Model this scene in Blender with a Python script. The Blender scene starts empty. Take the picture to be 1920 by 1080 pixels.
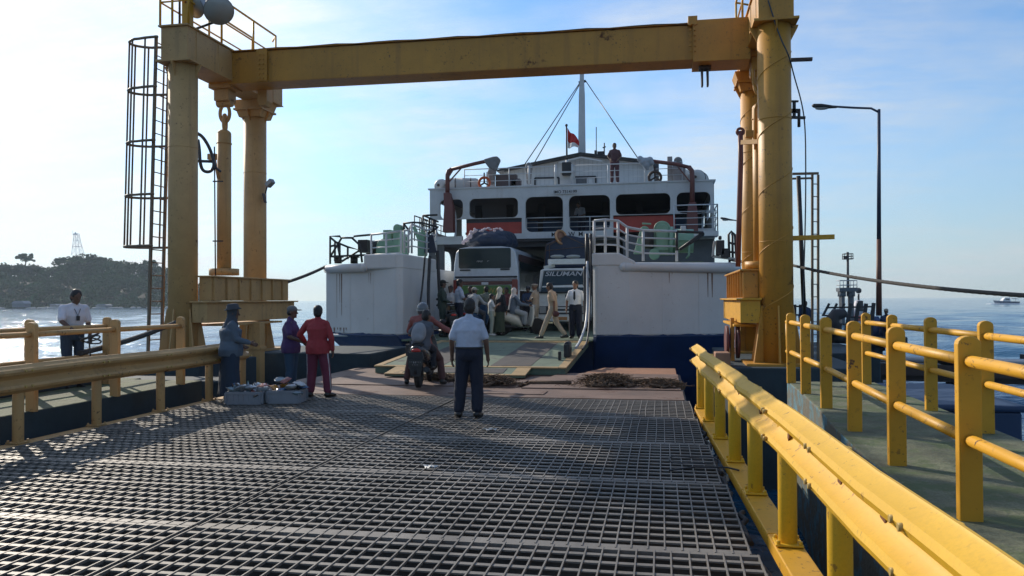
import bpy, bmesh, math, random
import numpy as np
from mathutils import Vector as V, Matrix, noise

random.seed(7)
R = math.radians
PI = math.pi
SC = bpy.context.scene
COL = SC.collection
UP = V((0, 0, 1))

# ------------------------------------------------------------------ camera
FPX, CAMH = 1480.0, 1.65
YAW, PITCH, ROLL = math.atan(280 / FPX), math.atan(22 / FPX), R(0.3)
FW = V((-math.sin(YAW) * math.cos(PITCH), math.cos(YAW) * math.cos(PITCH), math.sin(PITCH)))
_r0 = V((math.cos(YAW), math.sin(YAW), 0))
_u0 = _r0.cross(FW)
RT = _r0 * math.cos(ROLL) - _u0 * math.sin(ROLL)
UPV = _r0 * math.sin(ROLL) + _u0 * math.cos(ROLL)
CAM = V((0, 0, CAMH))


def ray(px, py):
    return FW + RT * ((px - 960) / FPX) + UPV * ((540 - py) / FPX)


def at(px, py, y):            # surveyed point on the plane Y = y
    d = ray(px, py)
    return CAM + d * (y / d.y)


def ground(px, py, z=0.0):    # surveyed point at height z
    d = ray(px, py)
    return CAM + d * ((z - CAMH) / d.z)


def far(px, py, depth):
    return CAM + ray(px, py) * depth


cam = bpy.data.cameras.new('camera')
cam.sensor_width = 36
cam.lens = 36 * FPX / 1920
cam.clip_start = 0.05
cam.clip_end = 30000
co = bpy.data.objects.new('camera', cam)
COL.objects.link(co)
m = Matrix((RT, UPV, -FW)).transposed().to_4x4()
m.translation = CAM
co.matrix_world = m
SC.camera = co

# ------------------------------------------------------------------ objects
WORLD = {}


def meta(o, label=None, cat=None, group=None, kind=None):
    if label: o['label'] = label
    if cat: o['category'] = cat
    if group: o['group'] = group
    if kind: o['kind'] = kind
    return o


def thing(name, loc, label, cat, group=None, rz=0.0, kind=None, rot=None):
    o = bpy.data.objects.new(name, None)
    o.empty_display_size = 0.2
    COL.objects.link(o)
    M = Matrix.Translation(V(loc)) @ (rot.to_4x4() if rot is not None else Matrix.Rotation(rz, 4, 'Z'))
    o.matrix_world = M
    WORLD[o.name] = M
    return meta(o, label, cat, group, kind)


def link(name, mesh, material, parent=None, local=False, label=None):
    o = bpy.data.objects.new(name, mesh)
    COL.objects.link(o)
    if material is not None and not mesh.materials:
        mesh.materials.append(material)
    WORLD[o.name] = Matrix.Identity(4)
    if parent is not None:
        o.parent = parent
        pw = WORLD[parent.name]
        if local:
            WORLD[o.name] = pw.copy()
        else:
            o.matrix_parent_inverse = pw.inverted()
    if label: o['label'] = label
    return o


def frame_of(d, up=None):
    d = V(d).normalized()
    u = V(up) if up is not None else (UP if abs(d.z) < 0.95 else V((0, 1, 0)))
    s = d.cross(u)
    if s.length < 1e-6: s = d.cross(V((1, 0, 0)))
    s.normalize()
    u = s.cross(d).normalized()
    return s, d, u


def smooth_path(pts, it=2):
    pts = [V(p) for p in pts]
    for _ in range(it):
        q = [pts[0]]
        for a, b in zip(pts[:-1], pts[1:]): q += [a.lerp(b, .25), a.lerp(b, .75)]
        pts = q + [pts[-1]]
    return pts


class MB:
    def __init__(s):
        s.v = []; s.f = []; s.s = []

    def add(s, vs, fs, smooth=False):
        o = len(s.v)
        s.v += [tuple(p) for p in vs]
        s.f += [tuple(i + o for i in f) for f in fs]
        s.s += [smooth] * len(fs)
        return s

    def box(s, x0, x1, y0, y1, z0, z1):
        return s.add([(x0, y0, z0), (x1, y0, z0), (x1, y1, z0), (x0, y1, z0), (x0, y0, z1), (x1, y0, z1), (x1, y1, z1), (x0, y1, z1)],
                     [(3, 2, 1, 0), (4, 5, 6, 7), (0, 1, 5, 4), (1, 2, 6, 5), (2, 3, 7, 6), (3, 0, 4, 7)])

    def cbox(s, c, sx, sy, sz):
        return s.box(c[0] - sx / 2, c[0] + sx / 2, c[1] - sy / 2, c[1] + sy / 2, c[2] - sz / 2, c[2] + sz / 2)

    def bar(s, p, q, w, h, up=None):
        p, q = V(p), V(q)
        a, d, u = frame_of(q - p, up)
        a = a * (w / 2); u = u * (h / 2)
        return s.add([p - a - u, p + a - u, p + a + u, p - a + u, q - a - u, q + a - u, q + a + u, q - a + u],
                     [(0, 1, 2, 3), (7, 6, 5, 4), (0, 4, 5, 1), (1, 5, 6, 2), (2, 6, 7, 3), (3, 7, 4, 0)])

    def loft(s, rings, caps=True, smooth=True, close=True):
        n = len(rings[0]); vs = [p for r in rings for p in r]; fs = []
        for i in range(len(rings) - 1):
            for j in range(n if close else n - 1):
                k = (j + 1) % n
                fs.append((i * n + j, i * n + k, (i + 1) * n + k, (i + 1) * n + j))
        s.add(vs, fs, smooth)
        if caps:
            o = len(s.v) - len(vs)
            s.f.append(tuple(o + j for j in range(n))[::-1]); s.s.append(False)
            s.f.append(tuple(o + (len(rings) - 1) * n + j for j in range(n))); s.s.append(False)
        return s

    def cyl(s, p, q, r0, r1=None, n=16, smooth=True):
        p, q = V(p), V(q)
        r1 = r0 if r1 is None else r1
        a, d, u = frame_of(q - p)
        ring = lambda c, r: [c + (a * math.cos(2 * PI * i / n) + u * math.sin(2 * PI * i / n)) * r for i in range(n)]
        return s.loft([ring(p, r0), ring(q, max(r1, 1e-4))], True, smooth)

    def tube(s, pts, r, n=8, closed=False):
        pts = [V(p) for p in pts]
        N = len(pts); rings = []
        rr = r if isinstance(r, (list, tuple)) else [r] * N
        pu = None
        for i, p in enumerate(pts):
            if closed: t = pts[(i + 1) % N] - pts[i - 1]
            else: t = pts[min(i + 1, N - 1)] - pts[max(i - 1, 0)]
            if t.length < 1e-9: t = V((0, 0, 1))
            t.normalize()
            if pu is None:
                a, d, u = frame_of(t)
            else:
                u = pu - t * pu.dot(t)
                if u.length < 1e-6: a, d, u = frame_of(t)
                u.normalize(); a = t.cross(u)
            pu = u
            rings.append([p + (a * math.cos(2 * PI * k / n) + u * math.sin(2 * PI * k / n)) * rr[i] for k in range(n)])
        if closed: rings.append(rings[0])
        return s.loft(rings, not closed, True)

    def ell(s, c, r, n=14, mm=9, M=None):
        c = V(c); rings = []
        if isinstance(r, (int, float)): r = (r, r, r)
        vs = []; fs = []
        for i in range(1, mm):
            th = PI * i / mm
            for j in range(n):
                ph = 2 * PI * j / n
                q = V((r[0] * math.sin(th) * math.cos(ph), r[1] * math.sin(th) * math.sin(ph), r[2] * math.cos(th)))
                if M is not None: q = M @ q
                vs.append(c + q)
        t = V((0, 0, r[2])); b = V((0, 0, -r[2]))
        if M is not None: t = M @ t; b = M @ b
        vs += [c + t, c + b]
        T = len(vs) - 2
        for j in range(n):
            k = (j + 1) % n
            fs.append((T, j, k)); fs.append((T + 1, (mm - 2) * n + k, (mm - 2) * n + j))
            for i in range(mm - 2):
                fs.append((i * n + j, (i + 1) * n + j, (i + 1) * n + k, i * n + k))
        return s.add(vs, fs, True)

    def prism(s, poly, a, b, axis='y', smooth=False):
        mk = {'y': lambda p, t: (p[0], t, p[1]), 'x': lambda p, t: (t, p[0], p[1]), 'z': lambda p, t: (p[0], p[1], t)}[axis]
        n = len(poly)
        vs = [mk(p, a) for p in poly] + [mk(p, b) for p in poly]
        fs = [tuple(range(n))[::-1], tuple(range(n, 2 * n))] + [(i, (i + 1) % n, n + (i + 1) % n, n + i) for i in range(n)]
        return s.add(vs, fs, smooth)

    def lathe(s, prof, c, axis=(0, 0, 1), n=20):
        a, d, u = frame_of(axis)
        c = V(c)
        rings = [[c + d * z + (a * math.cos(2 * PI * i / n) + u * math.sin(2 * PI * i / n)) * max(r, 1e-4) for i in range(n)] for r, z in prof]
        return s.loft(rings, True, True)

    def torus(s, c, Rr, r, axis=(0, 0, 1), n=24, mm=8):
        a, d, u = frame_of(axis)
        c = V(c)
        return s.tube([c + (a * math.cos(2 * PI * i / n) + u * math.sin(2 * PI * i / n)) * Rr for i in range(n)], r, mm, True)

    def mesh(s, name, M=None):
        me = bpy.data.meshes.new(name)
        me.from_pydata(s.v, [], s.f)
        me.polygons.foreach_set('use_smooth', s.s)
        bm = bmesh.new(); bm.from_mesh(me)
        bmesh.ops.recalc_face_normals(bm, faces=bm.faces)
        bm.to_mesh(me); bm.free()
        if M is not None: me.transform(M)
        me.update()
        return me

    def build(s, name, material, parent=None, local=False, bevel=0, label=None):
        o = link(name, s.mesh(name), material, parent, local, label)
        if bevel:
            b = o.modifiers.new('bevel', 'BEVEL')
            b.width = bevel; b.segments = 2; b.limit_method = 'ANGLE'; b.angle_limit = R(40)
        return o


TMPSC = bpy.data.scenes.new('workshop')


def remesh(mb, name, voxel=0.011, smooth=2, wrinkle=0.0, wscale=9.0):
    """fuse overlapping closed shapes into one continuous skin"""
    tmp = bpy.data.objects.new('tmp', mb.mesh('tmp'))
    TMPSC.collection.objects.link(tmp)
    r = tmp.modifiers.new('r', 'REMESH'); r.mode = 'VOXEL'; r.voxel_size = voxel; r.use_smooth_shade = True
    if smooth:
        k = tmp.modifiers.new('s', 'SMOOTH'); k.iterations = smooth; k.factor = 0.5
    vl = TMPSC.view_layers[0]; vl.update(); dg = vl.depsgraph
    me = bpy.data.meshes.new_from_object(tmp.evaluated_get(dg))
    me.name = name
    old = tmp.data
    bpy.data.objects.remove(tmp); bpy.data.meshes.remove(old)
    if wrinkle:
        off = V((random.random() * 50, 0, 0))
        nv = len(me.vertices)
        cs = np.empty(nv * 3); me.vertices.foreach_get('co', cs); ns = np.empty(nv * 3); me.vertices.foreach_get('normal', ns)
        cs = cs.reshape(-1, 3); ns = ns.reshape(-1, 3)
        dl = np.array([noise.noise(V((p[0] * wscale, p[1] * wscale, p[2] * wscale * 0.6)) + off) + 0.5 * noise.noise(V(p) * wscale * 2.3 + off) for p in cs])
        me.vertices.foreach_set('co', (cs + ns * (wrinkle * dl)[:, None]).ravel())
        me.update()
    me.polygons.foreach_set('use_smooth', [True] * len(me.polygons))
    return me


def copy_tree(o, parent=None):
    c = o.copy(); COL.objects.link(c)
    if parent is not None: c.parent = parent
    for ch in list(o.children): copy_tree(ch, c)
    return c


# ------------------------------------------------------------------ materials
MATS = {}


def nodes(name):
    mt = bpy.data.materials.new(name); mt.use_nodes = True
    nt = mt.node_tree; nt.nodes.clear()
    out = nt.nodes.new('ShaderNodeOutputMaterial')
    b = nt.nodes.new('ShaderNodeBsdfPrincipled')
    nt.links.new(b.outputs[0], out.inputs['Surface'])
    return mt, nt, b


def N(nt, t, **kw):
    n = nt.nodes.new(t)
    for k, v in kw.items(): setattr(n, k, v)
    return n


def noise_tex(nt, vec, scale, detail=5, rough=0.6, stretch=None):
    if stretch:
        mp = N(nt, 'ShaderNodeMapping'); mp.inputs['Scale'].default_value = stretch
        nt.links.new(vec, mp.inputs['Vector']); vec = mp.outputs[0]
    n = N(nt, 'ShaderNodeTexNoise')
    n.inputs['Scale'].default_value = scale; n.inputs['Detail'].default_value = detail; n.inputs['Roughness'].default_value = rough
    nt.links.new(vec, n.inputs['Vector'])
    return n.outputs['Fac']


def ramp(nt, fac, a, b, ca=(0, 0, 0, 1), cb=(1, 1, 1, 1)):
    r = N(nt, 'ShaderNodeValToRGB')
    r.color_ramp.elements[0].position = a; r.color_ramp.elements[0].color = ca
    r.color_ramp.elements[1].position = b; r.color_ramp.elements[1].color = cb
    nt.links.new(fac, r.inputs[0])
    return r.outputs[0]


def mix(nt, fac, a, b, mode='MIX'):
    mx = N(nt, 'ShaderNodeMix', data_type='RGBA', blend_type=mode)
    for sck, val in ((mx.inputs[0], fac), (mx.inputs[6], a), (mx.inputs[7], b)):
        if hasattr(val, 'default_value') and not isinstance(val, (tuple, list, float)): nt.links.new(val, sck)
        elif isinstance(val, (tuple, list)): sck.default_value = (*val[:3], 1)
        else: sck.default_value = val
    return mx.outputs[2]


def mat(name, col, rough=0.5, metal=0.0, var=0.18, vs=2.5, rust=0.0, rs=2.2, rustcol=(0.10, 0.035, 0.015), streak=0.0, streakcol=(0.16, 0.08, 0.04),
        bump=0.0, bs=30, coat=0.0, spec=0.5, stretch=None, local=False, fine=0.0, chips=0.0, chipcol=(0.09, 0.04, 0.02)):
    if name in MATS: return MATS[name]
    mt, nt, b = nodes(name)
    if local:
        vec = N(nt, 'ShaderNodeTexCoord').outputs['Object']
    else:
        vec = N(nt, 'ShaderNodeNewGeometry').outputs['Position']
    f = noise_tex(nt, vec, vs, 6, 0.65, stretch)
    lo = tuple(c * (1 - var) for c in col); hi = tuple(min(1, c * (1 + var)) for c in col)
    c = mix(nt, ramp(nt, f, 0.3, 0.7), lo, hi)
    if fine:
        c = mix(nt, ramp(nt, noise_tex(nt, vec, 60, 4, 0.7), 0.45, 0.75), c, tuple(x * (1 - fine) for x in col))
    if chips:
        k1 = ramp(nt, noise_tex(nt, vec, 17, 8, 0.7), 0.66 - 0.06 * chips, 0.68 - 0.06 * chips)
        k2 = ramp(nt, noise_tex(nt, vec, 1.7, 4, 0.6), 0.42, 0.62)
        mq = N(nt, 'ShaderNodeMath', operation='MULTIPLY'); nt.links.new(k1, mq.inputs[0]); nt.links.new(k2, mq.inputs[1])
        c = mix(nt, mq.outputs[0], c, chipcol)
    rg = None
    if streak:
        g = noise_tex(nt, vec, 1.0, 5, 0.6, (5, 5, 0.25))
        k = ramp(nt, g, 0.62 - 0.15 * streak, 0.80)
        mm = N(nt, 'ShaderNodeMath', operation='MULTIPLY'); mm.inputs[1].default_value = min(1, streak)
        nt.links.new(k, mm.inputs[0])
        c = mix(nt, mm.outputs[0], c, streakcol)
    if rust:
        g = noise_tex(nt, vec, rs, 9, 0.72)
        k = ramp(nt, g, 0.70 - 0.22 * rust, 0.75 - 0.18 * rust)
        c = mix(nt, k, c, rustcol)
        rg = mix(nt, k, (rough,) * 3, (0.85,) * 3)
    nt.links.new(c, b.inputs['Base Color'])
    b.inputs['Metallic'].default_value = metal
    if rg is not None: nt.links.new(rg, b.inputs['Roughness'])
    else:
        r2 = N(nt, 'ShaderNodeMapRange'); r2.inputs[3].default_value = max(0.02, rough - 0.08); r2.inputs[4].default_value = min(1, rough + 0.1)
        nt.links.new(f, r2.inputs[0]); nt.links.new(r2.outputs[0], b.inputs['Roughness'])
    b.inputs['Coat Weight'].default_value = coat
    b.inputs['Specular IOR Level'].default_value = spec
    if bump:
        bp = N(nt, 'ShaderNodeBump'); bp.inputs['Strength'].default_value = bump; bp.inputs['Distance'].default_value = 0.02
        nt.links.new(noise_tex(nt, vec, bs, 5, 0.6), bp.inputs['Height']); nt.links.new(bp.outputs[0], b.inputs['Normal'])
    MATS[name] = mt
    return mt


YEL = mat('yellow paint', (0.62, 0.315, 0.016), 0.52, chips=1.2, rust=0.36, rs=4.5, var=0.12, vs=1.6, streak=0.25, streakcol=(0.30, 0.13, 0.02), bump=0.05, bs=14)
YEL_VEIL = mat('yellow paint with glare veil', (0.50, 0.30, 0.115), 0.6, chips=1.0, rust=0.34, rs=2.0, var=0.16, vs=1.1, streak=0.5, streakcol=(0.18, 0.11, 0.05), bump=0.06, bs=16)  # greyed, lightened yellow: glare veil mixed into the colour of left-side steelwork
CAGE = mat('cage dark brown', (0.19, 0.135, 0.085), 0.6, rust=0.4)
YELR = mat('rail yellow paint', (0.70, 0.395, 0.012), 0.50, chips=0.8, chipcol=(.22, .09, .02), rust=0.24, rs=5.0, rustcol=(0.34, 0.17, 0.03), var=0.12, vs=1.0, streak=0.35, streakcol=(0.52, 0.25, 0.02), bump=0.08, bs=9, fine=0.12)
YELG = mat('gantry yellow paint', (0.52, 0.25, 0.032), 0.52, chips=1.0, rust=0.34, rs=1.9, var=0.16, vs=1.1, streak=0.55, streakcol=(0.22, 0.10, 0.03), bump=0.06, bs=16)
GRAT = mat('galvanised grating', (0.205, 0.188, 0.165), 0.60, metal=0.25, var=0.42, vs=1.3, stretch=(1.3, .16, 1), rust=0.32, rs=1.4, rustcol=(0.13, 0.095, 0.07), fine=0.25)
DKST = mat('dark steel', (0.045, 0.045, 0.048), 0.55, metal=0.4, rust=0.3, rs=3, rustcol=(0.06, 0.03, 0.018))
DKBR = mat('dark brown steel', (0.055, 0.035, 0.028), 0.6, rust=0.4, rustcol=(0.09, 0.04, 0.02))
PLATE = mat('rusty steel plate', (0.185, 0.118, 0.085), 0.65, metal=0.15, var=0.35, vs=1.4, rust=0.6, rs=1.3, rustcol=(0.105, 0.05, 0.032), bump=0.25, bs=10, fine=0.3)
PLATE2 = mat('orange rust plate', (0.31, 0.155, 0.085), 0.7, var=0.3, vs=1.6, rust=0.5, rs=2, rustcol=(0.19, 0.12, 0.085), bump=0.2, bs=12, fine=0.3)
CONC = mat('mossy concrete', (0.145, 0.155, 0.095), 0.9, var=0.4, vs=3.5, rust=0.95, rs=2.6, rustcol=(0.085, 0.115, 0.045), bump=0.9, bs=14, fine=0.5)
CONS = mat('teal painted concrete', (0.10, 0.22, 0.27), 0.85, var=0.3, vs=3, rust=1.28, rs=3.2, rustcol=(0.13, 0.12, 0.09), bump=0.9, bs=12, fine=0.4)
PED = mat('dark blue painted concrete', (0.022, 0.040, 0.050), 0.8, var=0.3, vs=1.5, rust=0.4, rs=1.5, rustcol=(0.06, 0.06, 0.055), bump=0.4, bs=10)
WHT = mat('ship white paint', (0.62, 0.62, 0.605), 0.45, var=0.07, vs=0.9, rust=0.12, rs=1.5, rustcol=(0.36, 0.28, 0.20), streak=0.22, streakcol=(0.44, 0.41, 0.36), bump=0.4, bs=1.4, chips=0.4, chipcol=(.24, .15, .10))
WHT2 = mat('clean white paint', (0.56, 0.57, 0.565), 0.42, var=0.08, vs=1.5, streak=0.4, streakcol=(0.34, 0.29, 0.24), chips=0.5, chipcol=(.25, .16, .11), bump=.2, bs=2)
BLUE = mat('hull blue paint', (0.009, 0.034, 0.115), 0.45, var=0.3, vs=0.9, rust=0.2, rs=1.2, rustcol=(0.03, 0.035, 0.05), bump=0.06, bs=4)
GRN = mat('winch green paint', (0.20, 0.36, 0.26), 0.5, var=0.15, vs=2, rust=0.15, bump=0.05)
DGRN = mat('deck green paint', (0.13, 0.175, 0.115), 0.7, var=0.3, vs=1.5, rust=0.6, rs=1.8, rustcol=(0.085, 0.085, 0.075), bump=0.15, bs=20, fine=0.2)
RAMPD = mat('worn ramp tread', (0.06, 0.052, 0.045), 0.7, var=0.35, vs=3, rust=0.4, rs=2.4, rustcol=(0.12, 0.075, 0.05), bump=0.35, bs=18)
RAMPY = mat('ramp edge yellow', (0.42, 0.28, 0.12), 0.65, var=0.3, vs=3, rust=0.7, rs=3, rustcol=(0.20, 0.14, 0.09), fine=0.2)
REDP = mat('ship red paint', (0.38, 0.045, 0.03), 0.5, var=0.15, rust=0.15)
RRED = mat('davit red brown', (0.15, 0.05, 0.042), 0.5, var=0.15, rust=0.2)
RUB = mat('black rubber', (0.018, 0.018, 0.019), 0.75, var=0.2)
INT = mat('ship interior grey', (0.11, 0.115, 0.12), 0.7, var=0.15)
DARKI = mat('dark interior', (0.05, 0.055, 0.065), 0.8)
GLASS = mat('dark glass', (0.018, 0.03, 0.034), 0.16, var=0.1, spec=0.35)
ROPE = mat('fibre rope', (0.135, 0.085, 0.052), 0.95, var=0.4, vs=9, bump=0.6, bs=80)
ROPED = mat('dark rope', (0.06, 0.055, 0.05), 0.9, var=0.3, vs=20, bump=0.5, bs=60)
GREYP = mat('grey railing paint', (0.50, 0.53, 0.55), 0.45, var=0.1, rust=0.1)
BLKP = mat('black paint', (0.02, 0.022, 0.025), 0.5)
SILV = mat('lamp housing', (0.27, 0.27, 0.27), 0.4, metal=0.5, var=0.1)
LENS = mat('lamp lens', (0.36, 0.36, 0.34), 0.15, var=0.05)
CANV = mat('navy tarpaulin', (0.020, 0.032, 0.062), 0.55, var=0.25, vs=4, bump=0.5, bs=7)
PALE = mat('pale canister', (0.50, 0.50, 0.47), 0.5, var=0.1)
CLTH = mat('canvas cover grey', (0.20, 0.20, 0.20), 0.85, var=0.15, bump=0.4, bs=9)
ORNG = mat('lifebuoy orange', (0.55, 0.11, 0.03), 0.5)
HOSE = mat('blue black hose', (0.025, 0.04, 0.06), 0.4)


def flat(name, col, rough=0.6, **k):
    return mat(name, col, rough, var=k.pop('var', 0.10), vs=k.pop('vs', 6), local=True, **k)


# ------------------------------------------------------------------ light and sky
SUN_AZ, SUN_EL = R(-49), R(27)
sd = V((math.sin(SUN_AZ) * math.cos(SUN_EL), math.cos(SUN_AZ) * math.cos(SUN_EL), math.sin(SUN_EL)))
sun = bpy.data.lights.new('sun', 'SUN')
sun.energy = 4.2; sun.angle = R(0.55); sun.color = (1.0, 0.90, 0.76)
so = bpy.data.objects.new('sun', sun); COL.objects.link(so)
so.rotation_euler = sd.to_track_quat('Z', 'Y').to_euler()
so.location = (-30, 20, 30)

w = bpy.data.worlds.new('World'); SC.world = w; w.use_nodes = True
nt = w.node_tree; nt.nodes.clear()
out = N(nt, 'ShaderNodeOutputWorld'); bg = N(nt, 'ShaderNodeBackground')
sky = N(nt, 'ShaderNodeTexSky'); sky.sky_type = 'NISHITA'; sky.sun_disc = False
sky.sun_elevation = SUN_EL; sky.sun_rotation = SUN_AZ; sky.altitude = 0
sky.air_density = 1.0; sky.dust_density = 0.25; sky.ozone_density = 2.0
tc = N(nt, 'ShaderNodeTexCoord'); sx = N(nt, 'ShaderNodeSeparateXYZ')
nt.links.new(tc.outputs['Generated'], sx.inputs[0])
zz = N(nt, 'ShaderNodeMath', operation='ADD'); zz.inputs[1].default_value = 0.16; nt.links.new(sx.outputs[2], zz.inputs[0])
zm = N(nt, 'ShaderNodeMath', operation='MAXIMUM'); zm.inputs[1].default_value = 0.05; nt.links.new(zz.outputs[0], zm.inputs[0])
dv = N(nt, 'ShaderNodeVectorMath', operation='DIVIDE'); cz = N(nt, 'ShaderNodeCombineXYZ')
for i in range(3): nt.links.new(zm.outputs[0], cz.inputs[i])
nt.links.new(tc.outputs['Generated'], dv.inputs[0]); nt.links.new(cz.outputs[0], dv.inputs[1])
c1 = noise_tex(nt, dv.outputs[0], 0.85, 8, 0.58, (1.0, 0.55, 0.0))
c2 = noise_tex(nt, dv.outputs[0], 2.6, 7, 0.62, (0.5, 1.25, 0.0))
ca = ramp(nt, c1, 0.36, 0.60); cb = ramp(nt, c2, 0.30, 0.62)
cm = N(nt, 'ShaderNodeMath', operation='MULTIPLY'); nt.links.new(ca, cm.inputs[0]); nt.links.new(cb, cm.inputs[1])
# thicker cloud towards the low sun side, thinner overhead
dt = N(nt, 'ShaderNodeVectorMath', operation='DOT_PRODUCT'); dt.inputs[1].default_value = sd; nt.links.new(tc.outputs['Generated'], dt.inputs[0])
sw = N(nt, 'ShaderNodeMapRange'); sw.inputs[1].default_value = 0.45; sw.inputs[2].default_value = 1.0; sw.inputs[3].default_value = 0.6; sw.inputs[4].default_value = 1.0
nt.links.new(dt.outputs['Value'], sw.inputs[0])
cmm = N(nt, 'ShaderNodeMath', operation='MULTIPLY', use_clamp=True); nt.links.new(cm.outputs[0], cmm.inputs[0]); nt.links.new(sw.outputs[0], cmm.inputs[1])
cl = N(nt, 'ShaderNodeMapRange'); cl.inputs[1].default_value = -0.5; cl.inputs[2].default_value = 0.9; cl.inputs[3].default_value = 2.6; cl.inputs[4].default_value = 6.6
nt.links.new(dt.outputs['Value'], cl.inputs[0])
ccol = N(nt, 'ShaderNodeVectorMath', operation='SCALE'); ccol.inputs[0].default_value = (0.95, 0.98, 1.0); nt.links.new(cl.outputs[0], ccol.inputs['Scale'])
mx = N(nt, 'ShaderNodeMix', data_type='RGBA')
nt.links.new(cmm.outputs[0], mx.inputs[0]); nt.links.new(sky.outputs[0], mx.inputs[6]); nt.links.new(ccol.outputs[0], mx.inputs[7])
# pale veil of thin cirrostratus lying low over the horizon
az = N(nt, 'ShaderNodeMath', operation='ABSOLUTE'); nt.links.new(sx.outputs[2], az.inputs[0])
ve = N(nt, 'ShaderNodeMapRange', interpolation_type='SMOOTHSTEP'); ve.inputs[1].default_value = 0.0; ve.inputs[2].default_value = 0.30; ve.inputs[3].default_value = 0.70; ve.inputs[4].default_value = 0.0
nt.links.new(az.outputs[0], ve.inputs[0])
vl_ = N(nt, 'ShaderNodeMapRange'); vl_.inputs[1].default_value = -0.6; vl_.inputs[2].default_value = 0.95; vl_.inputs[3].default_value = 1.5; vl_.inputs[4].default_value = 5.9
nt.links.new(dt.outputs['Value'], vl_.inputs[0])
vcol = N(nt, 'ShaderNodeVectorMath', operation='SCALE'); vcol.inputs[0].default_value = (0.76, 0.90, 1.0); nt.links.new(vl_.outputs[0], vcol.inputs['Scale'])
mv = N(nt, 'ShaderNodeMix', data_type='RGBA')
skt = N(nt, 'ShaderNodeVectorMath', operation='MULTIPLY'); skt.inputs[1].default_value = (0.72, 1.0, 1.22); nt.links.new(sky.outputs[0], skt.inputs[0])
nt.links.new(ve.outputs[0], mv.inputs[0]); nt.links.new(skt.outputs[0], mv.inputs[6]); nt.links.new(vcol.outputs[0], mv.inputs[7])
nt.links.new(mv.outputs[2], mx.inputs[6])
au = N(nt, 'ShaderNodeMapRange', interpolation_type='SMOOTHSTEP'); au.inputs[1].default_value = 0.80; au.inputs[2].default_value = 1.0; au.inputs[3].default_value = 0.0; au.inputs[4].default_value = 1.0
nt.links.new(dt.outputs['Value'], au.inputs[0])
aus = N(nt, 'ShaderNodeVectorMath', operation='SCALE'); aus.inputs[0].default_value = (1.7, 1.6, 1.5); nt.links.new(au.outputs[0], aus.inputs['Scale'])
mxa = N(nt, 'ShaderNodeVectorMath', operation='ADD'); nt.links.new(mx.outputs[2], mxa.inputs[0]); nt.links.new(aus.outputs[0], mxa.inputs[1])
lo_ = N(nt, 'ShaderNodeMapRange'); lo_.inputs[1].default_value = -0.04; lo_.inputs[2].default_value = -0.005; lo_.inputs[3].default_value = 0.0; lo_.inputs[4].default_value = 1.0
nt.links.new(sx.outputs[2], lo_.inputs[0])
mg = N(nt, 'ShaderNodeMix', data_type='RGBA'); mg.inputs[6].default_value = (0.35, 0.45, 0.5, 1)
nt.links.new(lo_.outputs[0], mg.inputs[0]); nt.links.new(mxa.outputs[0], mg.inputs[7])
nt.links.new(mg.outputs[2], bg.inputs['Color']);
bg.inputs['Strength'].default_value = 0.135
nt.links.new(bg.outputs[0], out.inputs['Surface'])
SC.view_settings.view_transform = 'Standard'; SC.view_settings.look = 'None'
SC.view_settings.exposure = 0.1; SC.view_settings.gamma = 1.0
SC.view_settings.use_curve_mapping = False

# ------------------------------------------------------------------ sea
ZW = -2.0


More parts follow.
